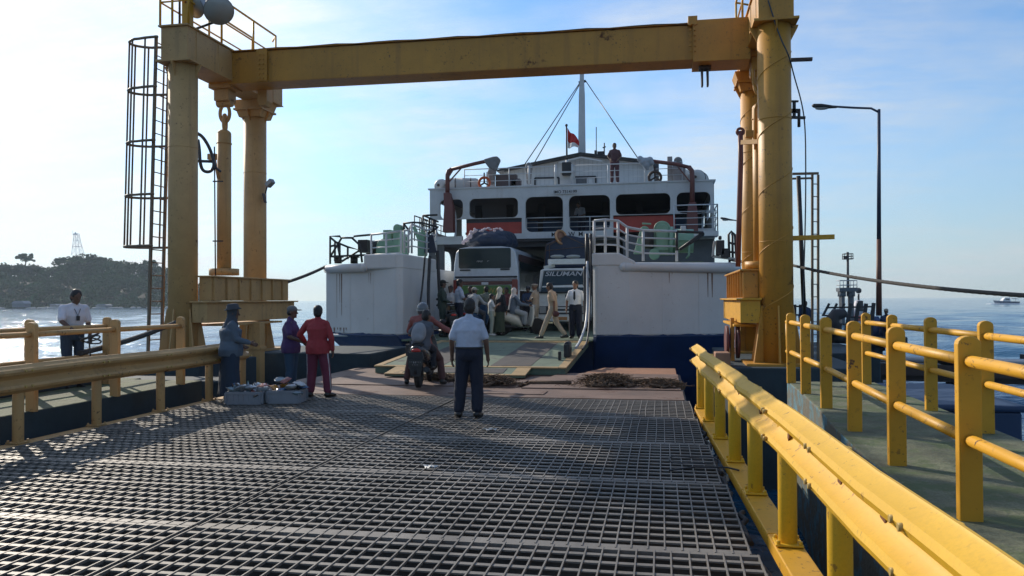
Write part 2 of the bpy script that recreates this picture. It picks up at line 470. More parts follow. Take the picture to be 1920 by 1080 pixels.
def make_sea():
    # angle measured from +Y, log-spaced rings
    amax = R(62)
    na, nr = 620, 430
    ang = np.linspace(-amax - YAW, amax - YAW, na)
    rad = 3.0 * np.exp(np.linspace(0, math.log(16000 / 3.0), nr))
    A, Rr = np.meshgrid(ang, rad)
    X = Rr * np.sin(A); Y = Rr * np.cos(A)
    Z = np.zeros_like(X)
    rng = np.random.RandomState(3)
    sp = Rr * (rad[1] / rad[0] - 1)
    for k in range(46):
        lam = 0.9 * (24 / 0.9) ** rng.rand()
        th = R(200) + rng.randn() * 0.55
        amp = 0.0085 * lam ** 0.85
        fade = np.clip(lam / (3.2 * sp) - 0.5, 0, 1)
        ph = 2 * PI / lam * (X * math.sin(th) + Y * math.cos(th)) + rng.rand() * 6.28
        Z += amp * fade * (np.sin(ph) + 0.25 * np.cos(2 * ph))
    vs = np.stack([X, Y, Z + ZW], -1).reshape(-1, 3)
    i = np.arange(nr - 1)[:, None] * na + np.arange(na - 1)[None, :]
    fs = np.stack([i, i + na, i + na + 1, i + 1], -1).reshape(-1, 4)
    me = bpy.data.meshes.new('sea')
    me.vertices.add(len(vs)); me.vertices.foreach_set('co', vs.ravel())
    me.loops.add(fs.size); me.loops.foreach_set('vertex_index', fs.ravel())
    me.polygons.add(len(fs)); me.polygons.foreach_set('loop_start', np.arange(0, fs.size, 4)); me.polygons.foreach_set('loop_total', np.full(len(fs), 4))
    me.polygons.foreach_set('use_smooth', np.ones(len(fs), bool))
    me.update(); me.validate()
    mt, nt, b = nodes('sea water')
    pos = N(nt, 'ShaderNodeNewGeometry').outputs['Position']
    h1 = noise_tex(nt, pos, 1.1, 6, 0.62, (1.0, 1.5, 1))
    h2 = noise_tex(nt, pos, 0.12, 5, 0.65, (1.0, 2.0, 1))
    h3 = noise_tex(nt, pos, 0.012, 5, 0.6, (0.6, 2.0, 1))
    bp = N(nt, 'ShaderNodeBump'); bp.inputs['Strength'].default_value = 0.85; bp.inputs['Distance'].default_value = 0.085
    bp2 = N(nt, 'ShaderNodeBump'); bp2.inputs['Strength'].default_value = 0.7; bp2.inputs['Distance'].default_value = 0.75
    nt.links.new(h2, bp2.inputs['Height']); nt.links.new(bp2.outputs[0], bp.inputs['Normal'])
    nt.links.new(h1, bp.inputs['Height']); nt.links.new(bp.outputs[0], b.inputs['Normal'])
    c = mix(nt, ramp(nt, h3, 0.35, 0.65), (0.010, 0.060, 0.125), (0.018, 0.095, 0.175))
    # small whitecaps with a shape of their own
    foam = ramp(nt, h2, 0.73, 0.78)
    c = mix(nt, foam, c, (0.35, 0.42, 0.46))
    nt.links.new(c, b.inputs['Base Color'])
    b.inputs['Roughness'].default_value = 0.07; b.inputs['IOR'].default_value = 1.333
    o = link('water', me, mt)
    meta(o, kind='structure')


make_sea()

# ------------------------------------------------------------------ bridge deck
d = MB()
d.box(-7.6, 0.55, -3, 13.0, -0.72, -0.50)
for y in np.arange(-2, 13, 1.95): d.box(-7.5, 0.5, y - 0.06, y + 0.06, -0.36, -0.10)
for x in (-7.5, -5.4, -3.4, -1.5, 0.42): d.box(x - 0.05, x + 0.05, -3, 13.0, -0.355, -0.105)
o = d.build('bridge_deck', mat('muddy steel', (.085, .072, .058), .8, var=.35, vs=2, rust=.4, rs=2)); meta(o, kind='structure')
d = MB(); d.box(-7.55, 0.40, 13.03, 18.2, -0.55, -0.06)
o = d.build('ramp_bed', DKBR); meta(o, kind='structure')

LOWB = mat('lower bar brown steel', (0.135, 0.115, 0.092), 0.7, metal=0.2, var=0.3, rust=0.4, rs=2, rustcol=(0.085, 0.055, 0.038))
ROWY = [1.40, 3.36, 5.30, 7.28, 9.20, 11.14, 13.06]
ROWN = ['nearest the camera', 'second row back', 'third row back', 'fourth row back', 'fifth row back', 'row against the rusty plates']
for r in range(6):
    for c in range(2):
        y0, y1 = ROWY[r] + 0.012, ROWY[r + 1] - 0.012
        xr = 0.57 - (ROWY[r] - 5) * 0.022
        x0, x1 = (-7.28, -3.40) if c == 0 else (-3.36, xr)
        dz = random.uniform(-0.006, 0.006)
        b = MB()
        nrow = 12; st = (y1 - y0) / nrow
        b.box(x0, x1, y0, y0 + 0.075, -0.075 + dz, dz)
        for k in range(1, nrow):
            y = y0 + k * st + random.uniform(-0.004, 0.004)
            b.box(x0, x1, y, y + 0.043, -0.012 + dz, dz + random.uniform(-0.003, 0.003))
        b.box(x0, x1, y1 - 0.045, y1, -0.075 + dz, dz + 0.002)
        nx = int(round((x1 - x0) / 0.109))
        for k in range(nx + 1):
            x = x0 + (x1 - x0 - 0.016) * k / nx + (random.uniform(-0.006, 0.006) if 0 < k < nx else 0)
            bend = random.uniform(-0.02, 0.02) if random.random() < .12 else 0
            for q in range(4):
                ya, yb = y0 + (y1 - y0) * q / 4, y0 + (y1 - y0) * (q + 1) / 4
                xa, xb = x + bend * math.sin(PI * q / 4), x + bend * math.sin(PI * (q + 1) / 4)
                b.add([(xa, ya, dz - .014), (xa + .010, ya, dz - .014), (xb + .010, yb, dz - .014), (xb, yb, dz - .014), (xa, ya, dz + .005), (xa + .010, ya, dz + .005), (xb + .010, yb, dz + .005), (xb, yb, dz + .005)],
                      [(3, 2, 1, 0), (4, 5, 6, 7), (0, 1, 5, 4), (1, 2, 6, 5), (2, 3, 7, 6), (3, 0, 4, 7)])
        root = thing('grating_panel', (x0, y0, 0), 'grey steel grating panel %s of the seam, %s' % (('left', 'right')[c], ROWN[r]), 'grating', 'steel deck gratings')
        b.build('bearing_grid', GRAT, root)
        l = MB()
        for k in range(nrow):
            l.box(x0, x1, y0 + k * st + 0.024, y0 + k * st + 0.034, -0.075 + dz, -0.017 + dz)
            for q in range(3):
                y = y0 + k * st + 0.062 + 0.03 * q
                l.box(x0, x1, y, y + 0.014, -0.06 + dz, -0.032 + dz)
        l.build('lower_bars', LOWB, root)

# steel transition plates
def plate(x0, x1, y0, y1, z, t, mt, label, skew=0.0, nx=10):
    p = MB()
    n = 14
    front = [(x0 + (x1 - x0) * i / n, y0 + noise.noise(V((x0 + i * 0.7, y0, 1))) * 0.02) for i in range(n + 1)]
    back = [(x0 + skew + (x1 - x0 - skew) * i / n, y1 + noise.noise(V((x0 + i * 0.7, y1, 5))) * 0.03) for i in range(n + 1)]
    p.prism(front + back[::-1], z - t, z, 'z')
    o = p.build('steel_plate', mt, bevel=0.006)
    return meta(o, label, 'steel plate', 'steel bridging plates')


plate(-7.35, 0.36, 13.10, 14.55, 0.012, 0.07, PLATE, 'wide worn brown steel plate directly behind the gratings')
plate(-7.35, -2.65, 14.5, 15.75, 0.030, 0.03, PLATE, 'brown steel plate under the scooter, left end', 0.0)
plate(-2.55, 0.33, 14.35, 17.3, 0.034, 0.04, PLATE, 'brown steel plate with the largest rope heap on it', 0.35)
plate(-1.9, 0.31, 17.2, 19.1, 0.005, 0.05, PLATE2, 'orange rusty plate beyond the largest rope heap', 0.55)
plate(-7.35, -2.3, 15.7, 18.4, 0.002, 0.05, PLATE, 'dark brown plate beneath the ferry ramp tip')
plate(-3.7, -2.0, 13.45, 13.95, 0.026, 0.014, PLATE, 'thin loose grey-brown plate lying beside the officer', 0.25)


# rope heaps
def rope_heap(cx, cy, z, lx, ly, hh, n, label, seed, tails=()):
    rnd = random.Random(seed)
    b = MB()
    for k in range(max(4, n // 3)):
        x, y = cx + rnd.gauss(0, lx * .27), cy + rnd.gauss(0, ly * .22); b.ell((x, y, z), (rnd.uniform(.12, .24) * lx, rnd.uniform(.12, .2) * ly, hh * rnd.uniform(.5, .95)), 10, 6)
    for k in range(n):
        a = rnd.uniform(0, PI * 2); pts = []
        ox = cx + rnd.gauss(0, lx * 0.30); oy = cy + rnd.gauss(0, ly * 0.28)
        rr = rnd.uniform(0.10, 0.34)
        for i in range(12):
            t = a + i * rnd.uniform(0.35, 0.7)
            x = ox + math.cos(t) * rr * lx * 0.9 + rnd.gauss(0, 0.02); y = oy + math.sin(t) * rr * ly * 1.1 + rnd.gauss(0, 0.02)
            e = max(0.0, 1 - ((x - cx) / (lx * 0.75)) ** 2 - ((y - cy) / (ly * 0.75)) ** 2)
            pts.append((x, y, z + 0.03 + e * hh * rnd.uniform(0.2, 1.0)))
        b.tube(smooth_path(pts, 1), rnd.uniform(0.014, 0.034), 6)
    for k in range(n * 34):                       # frayed ends
        x = cx + rnd.gauss(0, lx * 0.36); y = cy + rnd.gauss(0, ly * 0.34)
        e = max(0.0, 1 - ((x - cx) / (lx * 0.75)) ** 2 - ((y - cy) / (ly * 0.75)) ** 2)
        p = V((x, y, z + 0.02 + e * hh * 0.9)); q = p + V((rnd.gauss(0, 0.11), rnd.gauss(0, 0.08), rnd.uniform(-.01, 0.07)))
        b.tube([p, (p + q) / 2 + V((0, 0, 0.02)), q], rnd.uniform(.003, .007), 3)
    for pts in tails: b.tube(pts, 0.045, 7)
    o = b.build('rope_heap', ROPE)
    return meta(o, label, 'rope heap', 'frayed mooring rope heaps')


rope_heap(-1.0, 14.95, 0.03, 0.78, 0.62, 0.17, 26, 'biggest tangled heap of frayed rope on the right plates', 1,
          [[(-0.7, 15.1, 0.08), (-0.3, 15.0, 0.12), (0.1, 14.9, 0.11), (0.35, 14.75, 0.08)], [(-1.7, 15.0, 0.06), (-2.1, 15.05, 0.05), (-2.5, 15.0, 0.05)]])
rope_heap(0.0, 14.8, 0.03, 0.5, 0.32, 0.10, 10, 'dark rope bundle running off the right edge of the plates', 2)
rope_heap(-3.25, 14.75, 0.03, 0.8, 0.4, 0.13, 16, 'smaller rope heap just right of the officer', 3)
rope_heap(-4.35, 15.4, 0.03, 0.6, 0.3, 0.09, 9, 'low rope bundle behind the scooter wheel', 4)

# litter
def litter(x, y, s, label, seed, mt):
    rnd = random.Random(seed); b = MB()
    n = 6
    vs = [(x + (i / n - 0.5) * s + rnd.gauss(0, 0.01), y + (j / 3 - 0.5) * s * 0.5 + rnd.gauss(0, 0.012), 0.012 + rnd.uniform(0, 0.03)) for j in range(4) for i in range(n + 1)]
    fs = [(j * (n + 1) + i, j * (n + 1) + i + 1, (j + 1) * (n + 1) + i + 1, (j + 1) * (n + 1) + i) for j in range(3) for i in range(n)]
    b.add(vs, fs); o = b.build('paper_scrap', mt); sdf = o.modifiers.new('t', 'SOLIDIFY'); sdf.thickness = 0.003
    return meta(o, label, 'litter')


PAP = flat('paper', (0.55, 0.55, 0.52))
p = ground(919, 808); litter(p.x, p.y, 0.15, 'crumpled white paper scrap on the grating near the officer', 1, PAP)
p = ground(806, 880); litter(p.x, p.y, 0.12, 'small pale scrap of paper on the grating nearer the camera', 2, PAP)
p = ground(1300, 866); b = MB()
b.tube([(p.x + 0.24 * math.cos(a), p.y + 0.20 * math.sin(a), 0.02 + 0.01 * math.sin(3 * a)) for a in np.linspace(0, 5.6, 22)], 0.007, 6)
q = ground(1325, 884); b.tube([(q.x - 0.35, q.y - 0.1, 0.02), (q.x - 0.1, q.y + 0.05, 0.03), (q.x + 0.2, q.y + 0.07, 0.03), (q.x + 0.3, q.y, 0.02)], 0.009, 6)
meta(b.build('wire_loop', DKST), 'black loop of wire lying on the grating by the right edge', 'wire')
b = MB(); rr_ = random.Random(5)
for k in range(7):
    y = 4.6 + k * 1.1; x = 0.60 - (y - 5) * 0.022
    b.tube([(x + rr_.gauss(0, 0.02), y + i * 0.12, -0.05 + rr_.gauss(0, 0.012)) for i in range(8)], 0.022, 6)
meta(b.build('hose', RUB), 'black hose lying in the gap beside the right guardrail', 'hose')

# ------------------------------------------------------------------ guardrails
PROF = [(0.0, 0.0), (0.010, 0.012), (0.074, 0.045), (0.086, 0.075), (0.074, 0.105), (0.014, 0.138), (0.0, 0.165), (0.014, 0.192), (0.074, 0.225), (0.086, 0.255), (0.074, 0.285), (0.010, 0.318), (0.0, 0.33)]


def guardrail(A, B, side, z0, posts, label, extra_end, ny=60, rail_end=None):
    YELR_, YEL_ = (YEL_VEIL, YEL_VEIL) if side > 0 else (YELR, YEL)
    """side=+1: ridges face +X"""
    A, B = V(A), V(B)
    root = thing('guardrail', A, label, 'guardrail', 'yellow guardrails of the bridge')
    b = MB(); rings = []
    prof = PROF + [(dx - 0.012, z) for dx, z in PROF[::-1]]
    E1 = rail_end if rail_end is not None else B
    for i in range(ny + 1):
        t = i / ny; p = A.lerp(V(E1), t)
        wob = noise.noise(V((p.y * 0.45, side, 0))) * 0.026 + min(0, noise.noise(V((p.y * 1.7, side, 4))) + .25) * 0.05 * -side
        wz = noise.noise(V((p.y * 0.6, side, 9))) * 0.014
        rings.append([(p.x + side * (0.06 + dx) + wob, p.y, z0 + z + wz) for dx, z in prof])
    b.loft(rings, True, True)
    rail = b.build('rail', YELR_, root)
    es = rail.modifiers.new('e', 'EDGE_SPLIT'); es.split_angle = R(38)
    BOLTS = []
    for y in posts:
        t = (y - A.y) / (B.y - A.y); x = A.lerp(B, t).x
        po = MB()
        px = x
        po.cyl((px, y, 0.0), (px, y, z0 + 0.265), 0.062, n=14)
        po.cbox((px, y, 0.018), 0.18, 0.18, 0.016)
        for a, c in ((-1, -1), (1, -1), (-1, 1), (1, 1)): po.cyl((px + a * 0.07, y + c * 0.07, 0.02), (px + a * 0.07, y + c * 0.07, 0.05), 0.014, n=8)
        pobj = po.build('post', YELR_, root, bevel=0.006)
        for zz in (0.075, 0.255):
            for dy in (-0.05, 0.05):
                BOLTS.append((x, y + dy, z0 + zz, pobj))
    bm_ = mat('galv bolt', (0.50, 0.34, 0.10), 0.45, metal=0.2)
    for bx, by, bz, pobj in BOLTS:
        bo = MB(); bo.cyl((bx + side * 0.135, by, bz), (bx + side * 0.160, by, bz), 0.015, n=8); bo.build('bolt', bm_, pobj)
    if side < 0:
        for i, y in enumerate((1.9, 2.55, 3.25, 3.9, 5.1, 6.2, 7.4, 8.9)):
            t = (y - A.y) / (B.y - A.y); x = A.lerp(B, t).x
            h = MB(); wv_ = random.Random(i); n_ = 9
            poly = [(y + .035 * math.cos(a) * wv_.uniform(.7, 1.3), z0 + .165 + .022 * math.sin(a) * wv_.uniform(.7, 1.6)) for a in np.linspace(0, 2 * PI, n_, endpoint=False)]
            h.prism(poly, x + side * .075, x + side * .030, 'x'); h.build('bolt_slot', mat('rust slot', (.13, .05, .02), .9, var=.4, vs=20), rail)
    k = MB()
    L = (B - A); n = 9
    for i in range(n):
        p, q = A.lerp(B, i / n), A.lerp(B, (i + 0.985) / n)
        k.bar((p.x, p.y, -0.045), (q.x, q.y, -0.045), 0.19, 0.10)
    k.build('base_beam', YEL_, root, bevel=0.008)
    if extra_end:
        h = MB()
        h.lathe([(0.0, -0.02), (0.03, 0.0), (0.03, 0.01)], (E1.x, E1.y, z0 + 0.2), (0, 1, 0), 8)
        h.build('end_cap', YELR, root)
    return root


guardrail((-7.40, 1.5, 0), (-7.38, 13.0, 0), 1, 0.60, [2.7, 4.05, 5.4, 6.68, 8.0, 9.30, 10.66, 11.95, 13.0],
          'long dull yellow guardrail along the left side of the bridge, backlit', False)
guardrail((1.00, 0.6, 0), (0.57, 12.3, 0), -1, 0.64, [1.5, 2.85, 4.2, 5.55, 6.95, 8.28, 9.62, 10.95, 12.2],
          'bright yellow guardrail along the right side in the foreground', False)

# ------------------------------------------------------------------ walkways
def rough_slab(name, outline, z1, z0, top, side):
    n = len(outline)
    b = MB(); b.prism(outline, z0, z1, 'z')
    o = b.build(name, side, bevel=0.02)
    o.data.materials.append(top)
    for p in o.data.polygons:
        if p.normal.z > 0.9: p.material_index = 1
    return meta(o, kind='structure')


rough_slab('walkway', [(1.72, -2), (1.70, 5.0), (1.66, 7.0), (1.74, 8.6), (1.84, 9.9), (1.93, 11.7), (1.97, 13.3), (3.3, 13.3), (3.3, -2)], 0.32, -2.6, CONC, CONS)
rough_slab('walkway', [(-9.3, -2), (-9.3, 11.4), (-9.05, 12.3), (-7.72, 12.3), (-7.62, -2)], 0.30, -2.6, CONC, PED)
b = MB(); b.box(-9.30, -9.14, -2, 11.9, .30, .60); meta(b.build('parapet', PED, bevel=.015), 'low dark blue parapet along the outer edge of the left walkway', 'parapet')
# mooring ledge behind the left walkway
rough_slab('mooring_ledge', [(-11.6, 8.6), (-11.6, 12.9), (-9.32, 12.9), (-9.32, 8.6)], 0.26, -2.6, CONC, PED)


def hand_rail(posts, zb, label, end_loop=None, ztop=1.10):
    YEL = YEL_VEIL if posts[0][0] < 0 else globals()['YEL']
    root = thing('handrail', (posts[0][0], posts[0][1], zb), label, 'railing', 'yellow pipe handrails of the walkways')
    for i, (x, y) in enumerate(posts):
        b = MB()
        prof = [(x - 0.065, zb - 0.01), (x + 0.065, zb - 0.01)] + [(x + 0.065 * math.cos(a), zb + ztop - 0.05 + 0.05 * math.sin(a)) for a in np.linspace(0, PI, 9)]
        b.prism(prof, y - 0.035, y + 0.035, 'y')
        b.build('post', YEL, root, bevel=0.008)
    for zz, nm in ((0.95, 'top_rail'), (0.48, 'middle_rail')):
        b = MB()
        for (x0, y0), (x1, y1) in zip(posts[:-1], posts[1:]):
            b.cyl((x0, y0, zb + zz), (x1, y1, zb + zz), 0.036, n=14)
            s = 1 if y1 > y0 else -1
            b.torus((x0, y0 + s * 0.037, zb + zz), 0.036, 0.006, (0, 1, 0), 14, 5)
        if end_loop: 
            x0, y0 = posts[end_loop]; b.cyl((x0, y0, zb + zz), (x0 - 0.02, y0 + 0.22, zb + zz), 0.036, n=12); b.ell((x0 - 0.02, y0 + 0.22, zb + zz), 0.036)
        b.build(nm, YEL, root)
    if end_loop:
        x0, y0 = posts[end_loop]; b = MB(); b.cyl((x0 - 0.02, y0 + 0.22, zb + 0.48), (x0 - 0.02, y0 + 0.22, zb + 0.95), 0.03, n=12)
        b.build('end_bar', YEL, root)
    return root


hand_rail([(1.83, 0.4), (1.81, 2.0), (1.80, 3.58), (1.80, 5.16), (1.83, 6.75), (1.89, 8.41), (1.95, 10.1), (1.97, 11.6), (2.0, 13.05)], 0.32,
          'yellow pipe handrail on the inner edge of the right walkway', -1)
hand_rail([(3.14, 3.4), (3.13, 5.1), (3.13, 6.75), (3.12, 8.48), (3.11, 10.06), (3.10, 11.6), (3.10, 13.0)], 0.32,
          'yellow pipe handrail on the seaward edge of the right walkway', None)
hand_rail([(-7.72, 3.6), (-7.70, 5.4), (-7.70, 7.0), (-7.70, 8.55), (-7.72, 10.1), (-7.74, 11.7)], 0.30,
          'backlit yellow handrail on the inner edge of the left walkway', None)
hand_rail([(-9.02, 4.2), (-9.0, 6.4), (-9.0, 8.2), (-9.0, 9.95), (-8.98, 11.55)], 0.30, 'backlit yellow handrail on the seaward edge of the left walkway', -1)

# ------------------------------------------------------------------ pedestals
def pedestal(x0, x1, y0, y1, z1, label):
    b = MB(); b.box(x0, x1, y0, y1, -3, z1)
    o = b.build('concrete_pedestal', PED, bevel=0.03)
    o.data.materials.append(CONC)
    return meta(o, label, 'concrete block', 'concrete pedestals of the gantry')


pedestal(-12.2, -9.5, 15.0, 17.4, 0.33, 'dark teal concrete pedestal under the left front gantry column')
pedestal(-12.4, -7.12, 18.62, 21.8, 0.33, 'dark concrete pedestal under the left rear gantry column')
pedestal(1.30, 3.7, 15.3, 21.6, 0.36, 'dark concrete pedestal under the right gantry columns')
b = MB(); b.box(-11.9, -7.75, 12.95, 13.7, -3, 0.22)
meta(b.build('fender_block', PED, bevel=0.03), 'low dark blue concrete block behind the standing women', 'concrete block')

# ------------------------------------------------------------------ gantry
XL, XR, YN, YF = -10.66, 2.22, 16.2, 19.8
gan = thing('gantry', (-4.2, 18, 0), 'huge yellow steel lifting gantry spanning the ferry bridge', 'gantry')


def column(x, y, r, zb, zt):
    YELG = YEL_VEIL if x < 0 else globals()['YELG']
    c = MB(); c.cyl((x, y, zb), (x, y, zt), r, n=40)
    if x > 0: c.tube([(x + (r + 0.002) * math.cos(a), y + (r + 0.002) * math.sin(a), zb + 0.4 + a * 1.15 / (2 * PI)) for a in np.arange(0, (zt - zb - 0.6) * 2 * PI / 1.15, 0.22)], 0.010, 5)
    for z in (zb + 2.4, zb + 4.8): c.torus((x, y, z), r, 0.008, (0, 0, 1), 32, 5)
    o = c.build('column', YELG, gan)
    g = MB()
    for k in range(6):
        a = k * PI / 3 + 0.5
        cx, sy = math.cos(a), math.sin(a)
        pts = [(r - 0.02, 0.0), (r + 0.22, 0.0), (r + 0.20, 0.12), (r + 0.02, 1.15), (r - 0.02, 1.15)]
        t = V((-sy, cx, 0)) * 0.015
        A = [V((x + q * cx, y + q * sy, zb + z)) for q, z in pts]
        n = len(pts)
        g.add([p - t for p in A] + [p + t for p in A], [tuple(range(n)), tuple(range(n, 2 * n))[::-1]] + [(i, (i + 1) % n, n + (i + 1) % n, n + i) for i in range(n)])
    g.cbox((x, y, zb + 0.02), 1.25, 1.25, 0.05)
    g.build('base_gusset', YELG, o)
    p = MB(); p.cbox((x, y, zt + 0.02), 0.84, 0.82, 0.05)
    for a in range(4):
        cx, sy = (1, 0, -1, 0)[a], (0, 1, 0, -1)[a]
        t = V((-sy, cx, 0)) * 0.015
        A = [V((x + q * cx, y + q * sy, z)) for q, z in ((r - 0.02, zt - 0.35), (r + 0.13, zt - 0.06), (r + 0.15, zt), (r - 0.02, zt))]
        p.add([q - t for q in A] + [q + t for q in A], [(0, 1, 2, 3), (7, 6, 5, 4), (0, 4, 5, 1), (1, 5, 6, 2), (2, 6, 7, 3), (3, 7, 4, 0)])
    p.build('cap_plate', YELG, o, bevel=0.006)
    return o


for x in (XL, XR):
    column(x, YN, 0.318, 0.33 if x < 0 else 0.36, 7.02)
    xg = x; x = x - 0.20 if x < 0 else x
    o = column(x, YF, 0.30, 0.33 if x < 0 else 0.36, 6.80)
    f = MB()
    f.loft([[(x + a * 0.31, YF + c * 0.31, 6.62) for a, c in ((-1, -1), (1, -1), (1, 1), (-1, 1))], [(x + a * 0.46, YF + c * 0.40, 7.07) for a, c in ((-1, -1), (1, -1), (1, 1), (-1, 1))]], True, False)
    f.build('capital', YEL_VEIL if x < 0 else YELG, o, bevel=0.01)
    x = xg; YG = YEL_VEIL if x < 0 else YELG; g = MB()
    g.box(x - 0.33, x + 0.33, YN - 0.34, YF + 0.55, 7.08, 7.80)
    g.box(x - 0.37, x + 0.37, YN - 0.40, YF + 0.60, 7.80, 7.84)
    g.box(x - 0.35, x + 0.35, YN - 0.32, YF + 0.58, 7.055, 7.08)
    for y in np.arange(YN, YF + 0.2, 0.9): g.box(x - 0.345, x + 0.345, y - 0.012, y + 0.012, 7.08, 7.80)
    g.build('girder', YG, gan, bevel=0.01)
# cross beam
bm_ = MB()
zl0, zl1, zr0, zr1 = 7.00, 7.78, 6.885, 7.68
def bx_tilt(b, x0, x1, y0, y1, lo, hi):
    f = lambda x, e: (lambda t: (zl0 + (zr0 - zl0) * t, zl1 + (zr1 - zl1) * t)[e])((x + 10.3) / 12.2)
    b.add([(x0, y0, f(x0, 0) + lo), (x1, y0, f(x1, 0) + lo), (x1, y1, f(x1, 0) + lo), (x0, y1, f(x0, 0) + lo), (x0, y0, f(x0, 1) + hi), (x1, y0, f(x1, 1) + hi), (x1, y1, f(x1, 1) + hi), (x0, y1, f(x0, 1) + hi)],
          [(3, 2, 1, 0), (4, 5, 6, 7), (0, 1, 5, 4), (1, 2, 6, 5), (2, 3, 7, 6), (3, 0, 4, 7)])
bx_tilt(bm_, -10.95, 1.92, 17.72, 18.30, 0.02, -0.02)
bx_tilt(bm_, -10.4, 1.92, 17.66, 18.36, 0.80, 0.0)     # top flange strip
bx_tilt(bm_, -10.4, 1.92, 17.66, 18.36, 0.0, -0.80)    # bottom flange strip
cb_ = bm_.build('crossbeam', YELG, gan, bevel=0.008)
s_ = MB(); bx_tilt(s_, 0.72, 1.93, 17.60, 18.42, -0.07, 0.05); bx_tilt(s_, 0.62, 0.82, 17.58, 18.44, 0.74, 0.14)
s_.build('beam_sleeve', YELG, cb_, bevel=0.008)
h_ = MB()
for dx in (-0.06, 0.06): h_.prism([(0.98 + dx - 0.02, 6.86), (0.98 + dx + 0.03, 6.86), (0.98 + dx + 0.03, 6.38), (0.98 + dx - 0.01, 6.38)], 17.9, 18.1, 'y')
h_.box(0.86, 1.12, 17.88, 18.12, 6.74, 6.81)
h_.build('hanger_lug', DKBR, cb_)
b = MB()
for x0 in (-9.55, 0.66):
    for i in range(6):
        for dx in (0, .10):
            b = MB(); b.cyl((x0 + dx, 17.63 if x0 < 0 else 17.59, 7.06 + i * .115), (x0 + dx, 17.60 if x0 < 0 else 17.55, 7.06 + i * .115), .022, n=8); b.build('splice_bolt', YELG, cb_)
b = MB(); b.box(-9.64, -9.36, 17.63, 17.655, 7.0, 7.76); b.build('splice_plate', YELG, cb_)
b = MB(); b.tube([(-9.6 + i * .5, 17.68 + .01 * (i % 2), 7.79 - i * .004 + .012 * math.sin(i * 2.1)) for i in range(22)], .018, 6)
b.build('conduit', DKBR, cb_)
# bracket where the beam meets the left far column
b = MB(); b.prism([(-9.98, 7.7), (-9.98, 6.70), (-9.93, 6.58), (-9.78, 6.58), (-9.72, 6.70), (-9.72, 7.7)], 18.30, 18.62, 'y')
b.build('beam_bracket', YEL_VEIL, cb_, bevel=0.01)
# lug hanging under the left girder
for x in (XL, XR):
    b = MB(); b.box(x - 0.34, x + 0.26, 17.75, 18.35, 6.93, 7.05); b.box(x - 0.25, x + 0.14, 17.85, 18.25, 6.64, 6.93)
    b.cyl((x - 0.26, 18.05, 6.62), (x + 0.14, 18.05, 6.62), 0.11)
    b.build('hanging_lug', YEL_VEIL if x < 0 else YELG, gan, bevel=0.02)


def lift_ram(x, label):
    YELG = YEL_VEIL if x < 0 else globals()['YELG']
    root = thing('lifting_ram', (x, 18.05, 2.4), label, 'hydraulic ram', 'hanging lifting rams of the gantry')
    for nm, c, axis, zz in (('chain_link', (0.13, 0.22), (0, 1, 0), 6.36), ('chain_link', (0.10, 0.20), (1, 0.25, 0), 6.12)):
        b = MB(); pts = []
        a1, d1, u1 = frame_of(axis)
        for a in np.linspace(0, 2 * PI, 24, endpoint=False):
            pts.append(V((x + 0.02, 18.05, zz)) + a1 * (c[0] * math.cos(a)) + UP * (c[1] * math.sin(a)))
        b.tube(pts, 0.045, 8, True); b.build(nm, YELG, root)
    b = MB(); b.cyl((x, 18.05, 2.30), (x, 18.05, 5.85), 0.172, n=28); b.ell((x, 18.05, 5.84), (0.172, 0.172, 0.12)); b.torus((x, 18.05, 5.6), 0.172, 0.02, (0, 0, 1), 24, 6)
    b.cyl((x, 18.05, 2.3), (x, 18.05, 2.46), 0.36, n=20)
    b.build('cylinder', YELG, root)
    b = MB(); b.cbox((x - 0.22, 17.9, 5.25), 0.22, 0.14, 0.14); b.cyl((x - 0.16, 17.88, 5.2), (x - 0.05, 17.86, 4.7), 0.03)
    b.build('valve_block', YELG, root)
    return root


lift_ram(XL - 0.08, 'yellow lifting ram hung by chain links inside the left gantry leg')
lift_ram(XR - 0.05, 'yellow lifting ram mostly hidden between the right gantry columns')


def cross_head(sx, xc, label):
    YELG = YEL_ = YEL_VEIL
    if xc > 0: YELG, YEL_ = globals()['YELG'], YEL
    # ribbed box pair sliding between the two columns of a leg; sx = side facing the bridge
    root = thing('lifting_crosshead', (xc, 18, 1.1), label, 'steel crosshead', 'ribbed crossheads of the gantry legs')
    xi = xc + sx * 0.62
    b = MB(); b.box(min(xc + sx * 0.33, xi), max(xc + sx * 0.33, xi), YN + 0.12, YF + 0.30, 1.66, 2.20)
    b.box(min(xc + sx * 0.30, xi + sx * 0.06), max(xc + sx * 0.30, xi + sx * 0.06), YN + 0.06, YF + 0.38, 2.20, 2.235)
    for y in np.arange(YN + 0.2, YF + 0.25, 0.55): b.box(min(xi, xi + sx * 0.05), max(xi, xi + sx * 0.05), y, y + 0.025, 1.67, 2.20)
    b.build('upper_box', YELG, root, bevel=0.006)
    xo = xc - sx * 0.25; xj = xc + sx * 0.70
    b = MB(); b.box(min(xc + sx * 0.32, xj), max(xc + sx * 0.32, xj), YN - 0.15, YF + 0.50, 1.17, 1.62)
    b.box(min(xo, xj + sx * 0.08), max(xo, xj + sx * 0.08), YN + 0.36, YF - 0.36, 1.08, 1.13)
    b.box(min(xc + sx * 0.30, xj + sx * 0.08), max(xc + sx * 0.30, xj + sx * 0.08), YN - 0.22, YF + 0.58, 1.62, 1.655)
    b.build('lower_box', YEL_, root, bevel=0.006)
    return root


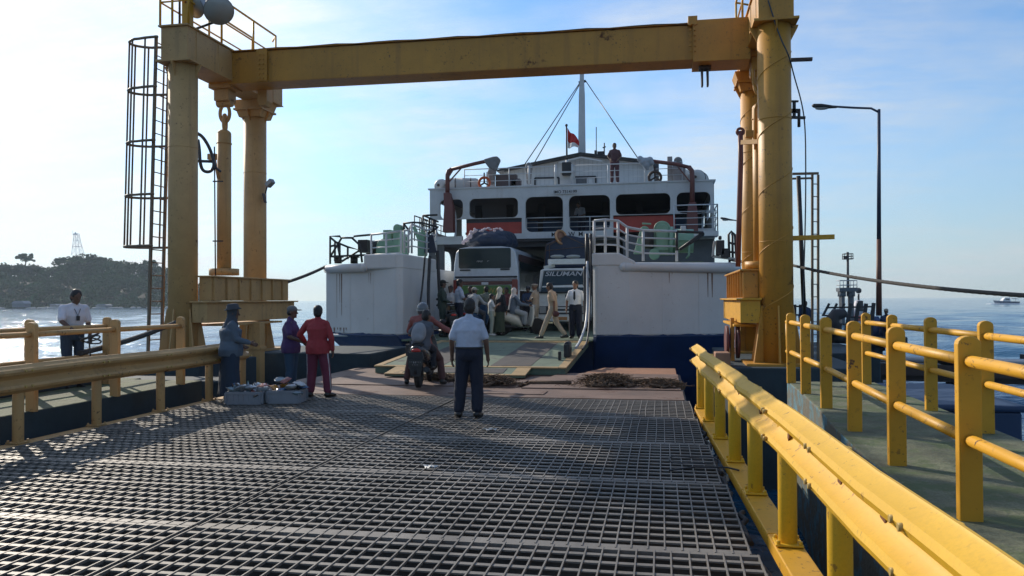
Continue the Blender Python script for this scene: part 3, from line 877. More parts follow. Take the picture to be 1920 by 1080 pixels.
chl = cross_head(1, XL, 'ribbed yellow steel crosshead low on the left gantry leg')
b = MB(); p, q = at(470, 650, 18.0), at(491, 650, 18.0); b.box(p.x, q.x, 17.9, 18.15, -.5, 1.125); b.box(p.x - .04, q.x + .04, 17.87, 18.18, .45, .52)
b.build('hanger_strap', YEL_VEIL, chl, bevel=.008)
cross_head(-1, XR, 'ribbed yellow steel crosshead low on the right gantry leg, sunlit')

# caged ladder on the left column
lad = thing('caged_ladder', (-11.2, 16.2, 0.3), 'dark ladder inside a safety cage on the left gantry column', 'ladder')
t0, t1 = V((-11.09, 16.32, 7.62)), V((-11.33, 16.38, 0.35))
u0, u1 = V((-11.09, 15.84, 7.62)), V((-11.33, 15.90, 0.35))
for p, q in ((t0, t1), (u0, u1)):
    b = MB(); b.bar(p, q, 0.05, 0.06, (1, 0, 0)); b.build('stringer', CAGE, lad)
for k in range(25):
    t = 0.02 + k * 0.04
    b = MB(); b.cyl(t0.lerp(t1, t), u0.lerp(u1, t), 0.013, n=8); b.build('rung', CAGE, lad)
hz = (7.55, 6.45, 5.25, 4.05, 2.90)
def hoop_pt(z, a):
    t = (7.62 - z) / 7.27; c = t0.lerp(t1, t).lerp(u0.lerp(u1, t), 0.5)
    rx, ry = 0.80, 0.40
    return V((c.x - rx * math.sin(a) , c.y + ry * math.cos(a) * (1 if abs(math.cos(a)) < 0.8 else 0.9), z))
for z in hz:
    b = MB(); b.tube([hoop_pt(z, a) for a in np.linspace(-0.15, PI + 0.15, 22)], 0.03, 6); b.build('cage_hoop', CAGE, lad)
for a in np.linspace(0.25, PI - 0.25, 6):
    b = MB(); b.tube([hoop_pt(z, a) for z in hz], 0.022, 6); b.build('cage_bar', CAGE, lad)

# platform railing on the left girder
def top_rail(pts, base, hgt, name, label, mids=(0.5,), thick=0.026, posts=None, group=None):
    root = thing(name, (pts[0][0], pts[0][1], base), label, 'railing', group)
    b = MB()
    for h in (hgt,) : b.tube([V((x, y, base + h)) for x, y in pts], thick, 8)
    b.build('top_rail', YEL, root)
    b = MB()
    for mdl in mids: b.tube([V((x, y, base + hgt * mdl)) for x, y in pts], thick * 0.8, 8)
    b.build('middle_rail', YEL, root)
    for x, y in (posts or pts):
        b = MB(); b.cyl((x, y, base), (x, y, base + hgt), thick, n=10); b.build('post', YEL, root)
    return root


top_rail([(-11.0, 19.9), (-11.0, 15.85), (-10.30, 15.85), (-10.30, 17.6), (-10.30, 19.9), (-10.6, 20.3)], 7.84, 1.05, 'platform_railing', 'yellow railing on top of the left gantry girder', (0.5,),
         posts=[(-11.0, 19.9), (-11.0, 17.8), (-11.0, 15.85), (-10.70, 15.85), (-10.30, 15.85), (-10.30, 17.2), (-10.30, 18.7), (-10.30, 19.9)])
top_rail([(1.85, 16.9), (1.85, 18.4), (1.85, 19.9), (2.3, 20.2)], 7.84, 1.05, 'platform_railing', 'yellow railing stub above the right end of the crossbeam', (0.5,))

# floodlights
def floodlight(c, aim, s, label, mast=None):
    root = thing('floodlight', c, label, 'floodlight', 'floodlights of the gantry')
    c = V(c); aim = V(aim).normalized()
    b = MB(); b.lathe([(0.08 * s, -0.30 * s), (0.13 * s, -0.28 * s), (0.15 * s, -0.12 * s), (0.27 * s, 0.08 * s), (0.33 * s, 0.22 * s), (0.335 * s, 0.25 * s), (0.32 * s, 0.25 * s), (0.0, 0.15 * s)], c, aim, 26)
    b.build('housing', SILV, root)
    b = MB(); b.lathe([(0.315 * s, 0.235 * s), (0.315 * s, 0.255 * s), (0.0, 0.27 * s)], c, aim, 26); b.build('lens', LENS, root)
    if mast:
        b = MB(); b.tube(mast, 0.03, 8); b.build('bracket', DKST, root)


pp = at(408, 12, 16.1)
floodlight(pp, (0.45, -0.55, -0.62), 0.98, 'large round grey floodlight atop the left gantry leg, front one', [(pp.x, pp.y, pp.z), (pp.x - 0.1, pp.y + 0.1, pp.z - 0.3), (-10.55, 16.3, 7.84)])
pp = at(374, 8, 16.3)
floodlight(pp, (-0.2, -0.75, -0.5), 0.80, 'round grey floodlight just behind the larger one', [(pp.x, pp.y, pp.z), (-10.75, 16.2, 8.6), (-10.75, 16.2, 7.84)])
b = MB(); b.box(-10.50, -10.32, 15.90, 16.08, 7.84, 9.3)
meta(b.build('lamp_mast', YEL, bevel=0.01), 'thick square mast holding the left floodlights', 'mast')
pp = at(508, 345, 19.6)
root = thing('spotlight', pp, 'tiny spotlight clamped to the left rear column', 'spotlight')
b = MB(); b.bar(pp + V((-0.16, 0, -0.25)), pp + V((-0.1, 0, -0.02)), 0.03, 0.03); b.bar(pp + V((-0.22, 0, -0.25)), pp + V((-0.16, 0, -0.5)), 0.03, 0.12); b.build('bracket', DKBR, root)
b = MB(); b.bar(pp + V((-0.10, 0, -0.05)), pp + V((0.08, -0.06, 0.08)), 0.16, 0.14); b.build('lamp_head', SILV, root, bevel=0.02)

# hoses and brackets
b = MB()
a0 = at(372, 255, 17.2); 
b.tube(smooth_path([at(370, 250, 17.2), at(380, 256, 17.2), at(392, 275, 17.3), at(399, 295, 17.4), at(402, 312, 17.4), at(394, 323, 17.4), at(380, 321, 17.3), at(375, 305, 17.2), at(374, 280, 17.2), at(371, 262, 17.2)]), 0.04, 8)
b.tube([at(400, 300, 17.4), at(405, 315, 17.5), at(414, 322, 17.6)], 0.03, 8)
meta(b.build('hydraulic_hose', HOSE), 'thick black hydraulic hose looped beside the left ram', 'hose')
b = MB(); b.tube([at(402, 275, 17.5), at(403, 400, 17.5), at(404, 518, 17.5)], 0.018, 6)
for yy in (340, 452): b.bar(at(399, yy, 17.5), at(418, yy, 17.7), 0.03, 0.03)
b.bar(at(370, 302, 17.0), at(400, 303, 17.5), 0.09, 0.06)
meta(b.build('hydraulic_pipe', DKST), 'thin dark pipe running down beside the left ram', 'pipe')

def px_bar(name, a, bb, y, w, h, mt, label, cat):
    b = MB(); b.bar(at(*a, y), at(*bb, y), w, h)
    return meta(b.build(name, mt), label, cat)


br = thing('cable_bracket', at(1497, 210, 16.4), 'small dark insulator bracket on the right column', 'bracket')
b = MB(); y = 16.4
b.bar(at(1482, 190, y), at(1497, 190, y), .06, .03); b.bar(at(1489, 190, y), at(1489, 220, y), .06, .05); b.bar(at(1482, 208, y), at(1500, 208, y), .05, .08); b.bar(at(1482, 220, y), at(1510, 221, y), .06, .05)
b.cyl(at(1498, 206, y), at(1498, 238, y), 0.03); b.build('arm', DKST, br)
px_bar('outrigger', (1470, 113, ), (1523, 111), 16.3, 0.08, 0.06, DKBR, 'short dark steel outrigger near the top of the right column', 'outrigger')
px_bar('outrigger', (1450, 448), (1564, 444), 16.35, 0.10, 0.09, YEL, 'yellow steel outrigger sticking out at mid height of the right column', 'outrigger')
b = MB()
cp = [(1440, 0), (1462, 70), (1480, 105), (1488, 140), (1503, 190), (1510, 235), (1511, 330), (1510, 420), (1507, 520), (1504, 590)]
b.tube(smooth_path([at(x, y_, 15.82 + max(0, (y_ - 90)) * 0.0006 if y_ < 110 else 16.45) for x, y_ in cp]), 0.014, 6)
meta(b.build('power_cable', HOSE), 'thin blue-black cable hanging beside the right column', 'cable')
b = MB(); b.cyl(at(1497, 330, 17.2), at(1508, 592, 17.2), 0.045, n=10)
meta(b.build('iron_pole', DKST), 'thin dark pole between right column and brown ladder', 'pole')
# ladder frame right
ld = thing('ladder', at(1528, 690, 17.6), 'narrow dark brown ladder standing behind the right column', 'ladder')
y = 17.6
for x in (1523, 1534):
    b = MB(); b.bar(at(x, 328, y), at(x, 690, y), 0.045, 0.06); b.build('stringer', CAGE, ld)
for i in range(15):
    b = MB(); yy = 345 + i * 23.5; b.cyl(at(1523, yy, y), at(1534, yy, y), 0.012, n=6); b.build('rung', GREYP, ld)
b = MB(); b.bar(at(1486, 326, y), at(1535, 325, y), 0.04, 0.05); b.bar(at(1486, 335, y), at(1524, 334, y), 0.04, 0.04); b.build('top_bracket', CAGE, ld)
# guide pipes on the inside of the right leg
b = MB(); b.tube([at(1388, 246, 17.4), at(1389, 300, 17.4), at(1386, 400, 17.4), at(1384, 500, 17.4)], 0.055, 10)
b.torus(at(1388, 247, 17.4), 0.07, 0.03, (0, 1, 0), 16, 6)
meta(b.build('guide_rod', RRED), 'rusty brown guide rod left of the right columns', 'rod')
b = MB()
b.tube([at(1412, 130, 16.75), at(1413, 158, 16.75), at(1417, 163, 16.75), at(1422, 175, 16.75), at(1424, 200, 16.7)], 0.03, 8)
b.tube([at(1417, 280, 16.7), at(1416, 205, 16.7), at(1420, 195, 16.7), at(1427, 190, 16.7)], 0.035, 8)
b.bar(at(1392, 267, 17.0), at(1432, 265, 16.4), 0.09, 0.09)
b.cbox(at(1427, 255, 16.5), 0.14, 0.2, 0.12); b.cyl(at(1424, 270, 16.5), at(1425, 297, 16.5), 0.03)
meta(b.build('hydraulic_pipe', YELG), 'yellow hydraulic pipe with valve between the right columns', 'pipe')

# anchor blocks and sheaves at the foot of the right leg
an = thing('sheave_anchor', (1.55, 15.9, 0.36), 'rusty double sheave anchor at the foot of the right gantry leg', 'sheave anchor')
b = MB(); b.cyl((1.30, 17.0, 0.75), (1.36, 17.0, 0.75), 0.34, n=22); b.cyl((1.52, 17.0, 0.75), (1.58, 17.0, 0.75), 0.34, n=22); b.build('sheave', RRED, an)
b = MB(); b.bar((1.44, 17.0, 0.36), (1.44, 17.0, 1.25), 0.07, 0.25, (0, 1, 0)); b.build('strap', YELG, an)
b = MB(); b.box(1.0, 1.28, 15.5, 16.0, -0.2, 0.62); b.box(1.05, 1.2, 16.2, 16.5, 0, 0.5); b.build('bracket', PLATE2, an, bevel=0.02)

# ------------------------------------------------------------------ ferry
fer = thing('ferry', (-4.2, 23, ZW), 'white and blue car ferry with its bow ramp lowered onto the bridge', 'ferry')
HZ = 0.48                      # car deck height
PB = 0.60                      # paint line
# bow blocks
Lo, Li = -10.55, -7.65
Ri, Rk, Ro = -1.93, -0.89, 2.15


def block(outline, z0, z1, name, mt, bevel=0.05):
    b = MB(); b.prism(outline, z0, z1, 'z'); return b.build(name, mt, fer, bevel=bevel)


lout = [(Li - 0.15, 22.6), (Li, 22.75), (Li, 26.3), (Li - 0.35, 26.3), (Li - 0.35, 31.9), (-10.5, 31.9), (Lo, 23.7)]
rout = [(Ri + 0.1, 22.6), (Rk, 22.62), (Ro, 23.7), (2.3, 31.9), (Ri + 0.35, 31.9), (Ri + 0.35, 26.3), (Ri, 26.3), (Ri, 22.72)]
block(lout, PB, 2.78, 'bow_bulwark', WHT)
block(rout, PB, 2.70, 'bow_bulwark', WHT)
# taller door posts beside the ramp
block([(Li - 1.30, 22.86), (Li - 0.15, 22.585), (Li + 0.015, 22.74), (Li + 0.015, 26.32), (Li - 0.6, 26.2)], 2.60, 3.06, 'door_post', WHT, 0.05)
b = MB(); b.prism([(-1.945, 2.6), (-1.945, 2.97), (-1.18, 2.97), (-0.72, 2.72), (-0.72, 2.6)], 22.585, 24.0, 'y'); b.build('door_post', WHT, fer, bevel=0.04)
# rolled fender strip along the top of the bulwark
for pts in ([(Lo - 0.02, 23.9, 2.66), (Lo + 0.15, 23.62, 2.66), (Li - 1.3, 22.9, 2.66)], [(Rk - 0.15, 22.62, 2.56), (Rk + 0.3, 22.73, 2.56), (Ro - 0.2, 23.58, 2.52), (Ro + 0.02, 23.9, 2.52)]):
    b = MB(); b.tube(pts, 0.135, 14); b.ell(pts[0], 0.135); b.ell(pts[-1], 0.135); b.build('rolled_gunwale', WHT, fer)
b = MB(); b.tube([(Lo + 0.02, 23.64, 0.56), (Lo + 1.5, 23.30, 0.56)], 0.05, 8); b.build('rubbing_strake', WHT2, fer)


def hull_loft(top, bot, z0, z1, name):
    b = MB(); b.loft([[V((x, y, z1)) for x, y in top], [V((x * 0.6 + xb * 0.4, y * 0.6 + yb * 0.4, (z0 + z1 * 1.6) / 2.6)) for (x, y), (xb, yb) in zip(top, bot)], [V((x, y, z0)) for x, y in bot]], True, False)
    return b.build(name, BLUE, fer, bevel=0.02)


hull_loft([(Li - 0.15, 22.6), (Li, 22.75), (Li, 26.3), (Li - 0.2, 60), (-10.4, 60), (Lo, 23.7)], [(-6.4, 24.4), (-6.2, 24.5), (-6.2, 26.3), (-6.2, 60), (-9.6, 60), (-7.6, 25.2)], -2.6, PB, 'hull')
hull_loft([(Ri + 0.1, 22.6), (Rk, 22.62), (Ro, 23.7), (2.2, 60), (Ri, 60), (Ri, 22.72)], [(-2.2, 23.6), (-1.2, 23.7), (0.6, 24.6), (1.8, 60), (Ri, 60), (-2.2, 24.0)], -2.6, PB, 'hull')
b = MB(); b.box(Li + 0.01, Ri - 0.01, 22.95, 60, -2.6, HZ - 0.06); b.build('hull', BLUE, fer)
def edge_strip(pts, seed):
    b = MB(); vs = []; fs = []; P_ = []
    for p, q in zip(pts[:-1], pts[1:]):
        p, q = V(p), V(q); n_ = max(2, int((q - p).length / .12))
        for i in range(n_): P_.append(p.lerp(q, i / n_))
    P_.append(V(pts[-1]))
    for i, p in enumerate(P_):
        t = (P_[min(i + 1, len(P_) - 1)] - P_[max(i - 1, 0)]); t.z = 0; t.normalize(); nn = V((t.y, -t.x, 0)) * .005
        zt = PB + .03 + .05 * noise.noise(V((i * .21, seed, 0))) + .03 * noise.noise(V((i * .9, seed, 3)))
        vs += [p + nn + V((0, 0, PB - .03)), p + nn + V((0, 0, zt))]
    fs = [(2 * i, 2 * i + 2, 2 * i + 3, 2 * i + 1) for i in range(len(P_) - 1)]
    b.add(vs, fs); b.build('paint_edge', BLUE, fer)


edge_strip([(Lo, 23.7, 0), (Li - 0.15, 22.6, 0)], 1); edge_strip([(Ri + 0.1, 22.6, 0), (Rk, 22.62, 0), (Ro, 23.7, 0)], 2)
STAIN = mat('rust stain', (.20, .13, .09), .8, var=.4, vs=9)
def stain(pts_top, drop, wd, seed):
    rn = random.Random(seed); b = MB()
    for p, q_ in pts_top:
        p, q_ = V(p), V(q_); t = (q_ - p).normalized(); nn = V((t.y, -t.x, 0)) * .004
        L_ = (q_ - p).length; x = 0.02
        while x < L_:
            w1 = rn.uniform(.008, wd); h1 = drop * rn.uniform(.15, 1); c = p + t * x + nn
            b.add([c - t * w1, c + t * w1, c + t * w1 * .3 - UP * h1, c - t * w1 * .3 - UP * h1], [(0, 1, 2, 3)]); x += rn.uniform(.02, .16)
    b.build('rust_streaks', STAIN, fer)


fl_l = lambda f, z: V((Lo, 23.7, z)).lerp(V((Li - .15, 22.6, z)), f)
stain([(fl_l(.16, 2.50), fl_l(.24, 2.50))], 1.6, .035, 1); stain([(fl_l(.12, .80), fl_l(.32, .80))], .18, .03, 2); stain([(fl_l(.62, 2.5), fl_l(.66, 2.5))], .5, .012, 3)
fr_ = lambda f, z: V((Rk, 22.62, z)).lerp(V((Ro, 23.7, z)), f)
stain([(fr_(.72, 2.4), fr_(.80, 2.38))], .9, .03, 5); stain([(fr_(.90, 2.4), fr_(.96, 2.38))], 1.5, .03, 8); stain([(fr_(.36, 2.4), fr_(.40, 2.4))], .35, .016, 6)
b = MB()
for f in (.36, .69): p = fl_l(f, 0); b.bar(p + UP * (PB + .04), p + UP * 2.5, .012, .012)
for f in (.30, .64): p = fr_(f, 0); b.bar(p + UP * (PB + .04), p + UP * 2.42, .012, .012)
p, q = fl_l(.01, 1.55), fl_l(.99, 1.55); b.bar(p, q, .012, .010); p, q = fr_(.01, 1.5), fr_(.99, 1.5); b.bar(p, q, .012, .010)
b.build('plate_seams', WHT, fer)
# car deck, mooring deck
b = MB(); b.box(Li + 0.02, Ri - 0.02, 22.55, 62, HZ - 0.05, HZ); b.box(-10.2, Li + 0.02, 26.35, 62, HZ - 0.05, HZ - 0.004); b.box(Ri - 0.02, 2.0, 26.35, 62, HZ - 0.05, HZ - 0.004)
b.build('car_deck', DGRN, fer)
# ramp: main leaf and two flaps
def slab(b, x0, x1, y0, z0, y1, z1, t):
    b.add([(x0, y0, z0 - t), (x1, y0, z0 - t), (x1, y1, z1 - t), (x0, y1, z1 - t), (x0, y0, z0), (x1, y0, z0), (x1, y1, z1), (x0, y1, z1)],
          [(3, 2, 1, 0), (4, 5, 6, 7), (0, 1, 5, 4), (1, 2, 6, 5), (2, 3, 7, 6), (3, 0, 4, 7)])


rz = lambda y: 0.17 + (y - 17.0) * (HZ - 0.02 - 0.17) / 5.5
rx0, rx1 = -6.38, -2.05
b = MB(); slab(b, rx0, rx1, 17.0, rz(17), 22.5, rz(22.5), 0.16); rmp = b.build('bow_ramp', DGRN, fer, bevel=0.01)
b = MB()
for x0, x1 in ((-5.75, -4.85), (-3.75, -2.85)): slab(b, x0, x1, 17.2, rz(17.2) + .006, 22.0, rz(22.0) + .006, .004)
b.build('tread_strip', RAMPD, rmp)
b = MB()
slab(b, rx1 - 0.16, rx1 + 0.02, 16.98, rz(16.98) + .012, 22.5, rz(22.5) + .012, .03); slab(b, rx0 - 0.02, rx0 + 0.14, 16.98, rz(16.98) + .012, 22.5, rz(22.5) + .012, .03)
slab(b, rx0 + .15, rx1 - .17, 16.97, rz(16.97) + .010, 17.12, rz(17.12) + .010, .03)
for y in (22.05, 22.3): slab(b, rx0 + .15, rx1 - .17, y, rz(y) + .014, y + 0.10, rz(y + .1) + .014, .03)
b.build('edge_stripe', RAMPY, rmp)
b = MB(); slab(b, -5.85, -2.80, 16.15, 0.075, 16.96, 0.165, 0.05); fl = b.build('ramp_flap', DGRN, rmp, bevel=0.006)
b = MB(); slab(b, -5.86, -2.79, 16.14, 0.086, 16.24, 0.097, 0.02); slab(b, -3.1, -2.79, 16.25, 0.094, 16.95, 0.172, 0.01); slab(b, -5.86, -5.5, 16.25, 0.094, 16.95, 0.172, 0.01); b.build('edge_stripe', RAMPY, fl)
b = MB(); slab(b, -5.2, -3.3, 16.35, 0.105, 16.85, 0.16, 0.008); b.build('tread_strip', RAMPD, fl)
for x in (-2.22,):
    b = MB(); b.cbox((x - 0.12, 18.3, rz(18.3) + 0.10), 0.06, 0.16, 0.20); b.build('ramp_cleat', BLKP, rmp, bevel=0.01); b = MB(); b.cbox((x, 18.9, rz(18.9) + 0.16), 0.14, 0.5, 0.32); b.cyl((x, 18.7, rz(18.6) + 0.32), (x, 19.1, rz(18.6) + 0.32), 0.07)
    if x > -3: b.build('ramp_hinge_lug', BLKP, rmp, bevel=0.02)
b = MB(); p0 = at(718, 662, 18.9)
b.cbox((-6.2, 18.9, rz(18.9) + 0.14), 0.14, 0.14, 0.3); b.build('ramp_bollard', BLKP, rmp, bevel=0.02)
# ramp hoist wires and hoses at both door posts
for pts, r in (([at(1108, 452, 22.5), at(1107, 560, 22.2), at(1103, 640, 20.2), at(1092, 655, 19.0)], 0.025), ([at(1101, 490, 22.5), at(1102, 600, 22), at(1088, 640, 20.2), at(1080, 652, 19)], 0.035),
               ([at(1097, 500, 22.5), at(1098, 610, 22.3)], 0.05), ([at(806, 480, 23.6), at(802, 560, 23.4), at(808, 640, 22.8)], 0.05), ([at(797, 480, 23.2), at(792, 540, 23.2), at(786, 580, 23.0)], 0.03), ([at(820, 470, 25.5), at(823, 530, 25.5), at(825, 560, 25.5)], 0.06)):
    b = MB(); b.tube(smooth_path(pts), r, 8); b.build('hoist_wire', DKST if r != 0.035 else GREYP, fer)
for x in (1100, 1108):
    b = MB(); b.cyl(at(x, 438, 22.75), at(x, 500, 22.75), 0.045, n=10); b.build('hose_reel_post', BLKP, fer)

# decks, casing and superstructure
def shrink(o, k):
    cx = sum(p[0] for p in o) / len(o); cy = sum(p[1] for p in o) / len(o)
    return [(cx + (p[0] - cx) * k, cy + (p[1] - cy) * k) for p in o]


b = MB(); b.prism([(Lo + .3, 24.0), (Li - 1.4, 23.2), (Li - 0.7, 23.2), (Li - .7, 31.8), (Lo + .3, 31.8)], 2.78, 2.795, 'z'); b.prism([(Rk - .5, 22.9), (Rk, 22.95), (Ro - .4, 24.0), (Ro - .3, 31.8), (Rk - .5, 31.8)], 2.70, 2.715, 'z'); b.build('mooring_deck', DGRN, fer)
SX0, SX1, SY = -9.55, 2.08, 32.0
ZD, ZW0, ZW1, ZT = 4.17, 4.45, 5.90, 6.18
b = MB(); b.box(SX0, SX1, SY, 62, ZD - 0.12, ZD); b.build('passenger_deck', INT, fer)
b = MB()                      # side shells below the passenger deck with arched openings
def plate_hole(b, rect, hole, rad, y0, y1, axis='y', n=5):
    (x0, x1, z0, z1), (a0, a1, c0, c1) = rect, hole
    inner = []; outer = []
    for cx, cz, st, ox, oz in ((a1 - rad, c1 - rad, 0, x1, z1), (a0 + rad, c1 - rad, PI / 2, x0, z1), (a0 + rad, c0 + rad, PI, x0, z0), (a1 - rad, c0 + rad, 3 * PI / 2, x1, z0)):
        for i in range(n + 1):
            t = st + PI / 2 * i / n
            inner.append((cx + rad * math.cos(t), cz + rad * math.sin(t)))
            outer.append((ox, oz))
    m_ = len(inner)
    mk = (lambda p, t: (p[0], t, p[1])) if axis == 'y' else (lambda p, t: (t, p[0], p[1]))
    vs = [mk(p, y0) for p in inner] + [mk(p, y0) for p in outer] + [mk(p, y1) for p in inner] + [mk(p, y1) for p in outer]
    fs = []
    for i in range(m_):
        j = (i + 1) % m_
        for base in (0, 2 * m_):
            q = (base + i, base + j, base + m_ + j, base + m_ + i)
            if outer[i] == outer[j]: q = (base + i, base + j, base + m_ + i)
            fs.append(q)
        fs.append((i, j, 2 * m_ + j, 2 * m_ + i))
        if outer[i] != outer[j]: fs.append((m_ + i, m_ + j, 3 * m_ + j, 3 * m_ + i))
    b.add(vs, fs)


for k in range(6):
    y = 32.0 + k * 4.4
    plate_hole(b, (y, y + 4.4, HZ, ZD - 0.12), (y + 1.0, y + 3.6, HZ + 0.75, ZD - 0.32), 0.55, -9.62, -9.50, 'x')
    plate_hole(b, (y, y + 4.4, HZ, ZD - 0.12), (y + 1.6, y + 2.9, HZ + 1.2, ZD - 0.8), 0.3, 1.95, 2.07, 'x')
sh = b.build('side_shell', INT, fer)
b = MB()
for k in range(6):
    y = 32.0 + k * 4.4
    for z in (HZ + 1.05, HZ + 1.4): b.cyl((-9.56, y + 1.0, z), (-9.56, y + 3.6, z), 0.02, n=6)
    b.cyl((-9.56, y + 2.3, HZ + 0.75), (-9.56, y + 2.3, HZ + 1.75), 0.02, n=6); b.cyl((-9.56, y + 1.0, HZ + 1.75), (-9.56, y + 3.6, HZ + 1.75), 0.03, n=6)
b.build('shell_rail', BLKP, sh)
b = MB(); b.box(SX0, -7.9, 32.0, 32.12, HZ, HZ + 0.2); b.box(-9.5, -8.95, 32.02, 32.12, 2.76, ZD - 0.12); b.box(-7.9 , -1.6, 32.3, 32.45, 3.85, ZD - 0.12); b.box(-1.5, 2.0, 32.02, 32.12, HZ, ZD - 0.12); b.box(-4.9, -4.6, 36, 58, HZ, ZD - .12)
b.build('casing_wall', INT, fer)
b = MB(); b.box(-9.5, 2, 61.5, 61.6, 2.4, ZD - .12); b.build('casing_wall', INT, fer)

# front of the passenger deck: rounded openings
def wx(px): return at(px, 400, SY).x


front = MB()
cells = [(820, 874, 826, 869), (874, 979, 881, 972), (979, 1061, 986, 1056), (1061, 1150, 1067, 1144), (1150, 1263, 1155, 1257), (1263, 1338, 1269, 1332)]
for i, (p0, p1, q0, q1) in enumerate(cells):
    full = i in (2, 3)
    zlo = ZD if full else 5.02
    hb = ZW0 - 0.03 if full else 5.04
    a0, a1 = wx(p0), wx(p1)
    if i == 0: a0 = SX0 + 0.02
    plate_hole(front, (a0, a1, zlo, ZT + 0.1), (wx(q0), wx(q1), hb, ZW1 - 0.04), 0.26 if full else 0.22, SY - 0.10, SY + 0.02)
front.build('deck_front', WHT2, fer)
b = MB(); x0_, x1_ = wx(960), wx(1150); b.box(x0_, x1_, SY - 0.13, SY - 0.101, ZD - 0.02, ZW0 - 0.08); b.build('name_board', WHT2, fer)
b = MB(); b.box(-9.5, wx(868), SY - 0.12, SY + 0.02, 3.98, ZD + 0.14); b.build('deck_apron', WHT2, fer)
b = MB(); b.box(wx(1263), SX1, SY - 0.12, SY + 0.02, 4.0, ZD + 0.25); b.build('deck_apron', WHT2, fer)
# red boards under the windows
for p0, p1, lo, hi in ((874, 984, 4.28, 4.86), (1147, 1266, 4.35, 4.98)):
    b = MB(); b.box(wx(p0), wx(p1), SY + 0.03, SY + 0.09, lo, hi); b.build('red_board', REDP, fer)
b = MB(); b.box(wx(874), wx(984), SY + 0.02, SY + 0.03, 4.86, 5.03); b.build('dark_board', DARKI, fer)
# interior of the passenger deck
b = MB(); b.box(SX0 + .1, SX1 - .1, 32.2, 62, ZT - 0.1, ZT); b.box(-7.2, SX1 - .1, 40, 40.1, ZD, ZT - .1)
for k in range(7): b.box(-8.6 + k * 1.5, -8.3 + k * 1.5, 36.2, 36.4, ZD, ZT - .1)
b.build('passenger_ceiling', DARKI, fer)
b = MB()
for k in range(4):
    y = 32.1 + k * 4.4
    plate_hole(b, (y, y + 4.4, ZD, ZT), (y + 0.5, y + 3.9, ZD + 0.35, ZT - 0.3), 0.4, SX0, SX0 + 0.1, 'x')
b.build('passenger_side', WHT2, fer)
b = MB()
for k in range(4):
    y = 32.1 + k * 4.4
    plate_hole(b, (y, y + 4.4, ZD, ZT), (y + 0.9, y + 3.5, ZD + 0.85, ZT - 0.5), 0.3, SX1 - 0.1, SX1, 'x')
b.build('passenger_side', WHT2, fer)
b = MB()
for k in range(9):
    x = -8.6 + k * 1.15
    b.box(x, x + 0.9, 34.3, 34.75, ZD + 0.4, ZD + 0.5); b.box(x, x + 0.9, 34.75, 34.82, ZD + 0.4, ZD + 1.0)
b.build('bench_seats', flat('blue seat', (0.03, 0.06, 0.12)), fer)
# top deck
b = MB(); b.box(SX0 - 0.05, SX1 + 0.05, SY - 0.14, 60, ZT + 0.10, ZT + 0.16); tdk = b.build('top_deck', WHT2, fer)
def txt(s, size, loc, mt, parent, name, rot=(PI / 2, 0, 0), extr=0.004, align='CENTER', shear=0.0, sx=1.0):
    c = bpy.data.curves.new('t', 'FONT'); c.body = s; c.size = size; c.extrude = extr; c.align_x = align; c.align_y = 'CENTER'; c.shear = shear
    c.offset = size * 0.012
    t = bpy.data.objects.new('t', c); TMPSC.collection.objects.link(t)
    vl = TMPSC.view_layers[0]; vl.update()
    me = bpy.data.meshes.new_from_object(t.evaluated_get(vl.depsgraph))
    bpy.data.objects.remove(t)
    from mathutils import Euler
    me.transform(Matrix.Translation(V(loc)) @ Euler(rot).to_matrix().to_4x4() @ Matrix.Diagonal((sx, 1, 1, 1)))
    return link(name, me, mt, parent)


b = MB(); b.box(wx(1037), wx(1084), SY - 0.16, SY - 0.145, 5.93, 6.12); nb = b.build('number_board', WHT2, fer)
txt('IMO 7314199', 0.17, (wx(1061), SY - 0.166, 6.02), BLKP, nb, 'lettering')
txt('MUT', 0.25, (wx(1046), SY - 0.137, 4.29), BLKP, fer, 'lettering')
txt('W  M', 0.25, (wx(1080), SY - 0.137, 4.29), BLKP, fer, 'lettering')
# railings of the ferry
def rails(name, runs, hgt, n, r, mt, step=1.2, tops=True):
    b = MB()
    for run in runs:
        run = [V(p) for p in run]
        for k in range(1, n + 1):
            h = hgt * k / n
            b.tube([p + UP * h for p in run], r * (1.25 if k == n else 0.8), 6)
        for p, q in zip(run[:-1], run[1:]):
            m_ = max(1, int(round((q - p).length / step)))
            for i in range(m_ + 1):
                c = p.lerp(q, i / m_); b.cyl(c, c + UP * hgt, r * 1.15, n=6)
    return b.build(name, mt, fer)


rails('window_railing', [[(wx(986), SY + 0.15, ZW0 - .03), (wx(1056), SY + 0.15, ZW0 - .03)], [(wx(1067), SY + 0.15, ZW0 - .03), (wx(1144), SY + 0.15, ZW0 - .03)]], 0.60, 3, 0.018, GREYP, 1.1)
rails('side_railing', [[(wx(1263), SY - 1.0, 4.25), (SX1 + 0.05, SY - 1.0, 4.25), (SX1 + 0.05, SY + 3, 4.25)]], 1.0, 4, 0.02, GREYP, 1.2)
rails('side_railing', [[(-9.6, SY - 2, 4.0), (-9.6, SY + .1, 4.0)], [(-10.0, SY + 0.2, 4.1), (-10.0, SY + 4, 4.1)]], 1.0, 4, 0.02, BLKP, 0.8)
b = MB(); b.box(wx(1263), SX1 + 0.08, SY - 1.05, SY - 0.12, 4.05, 4.24); b.build('side_landing', WHT2, fer)
rails('top_railing', [[(wx(870), SY + 0.1, ZT + .16), (wx(1040), SY + 0.1, ZT + .16)], [(wx(1072), SY + 0.1, ZT + .16), (wx(1280), SY + 0.1, ZT + .16)]], 0.78, 3, 0.018, GREYP, 1.6)
b = MB()
for px, py_ in ((992, 0), (1042, 0), (1072, 0)):
    p = at(px, 350, SY + .1); b.cyl((p.x, p.y, ZT + .16), (p.x, p.y, ZT + 1.0), 0.05, n=8)
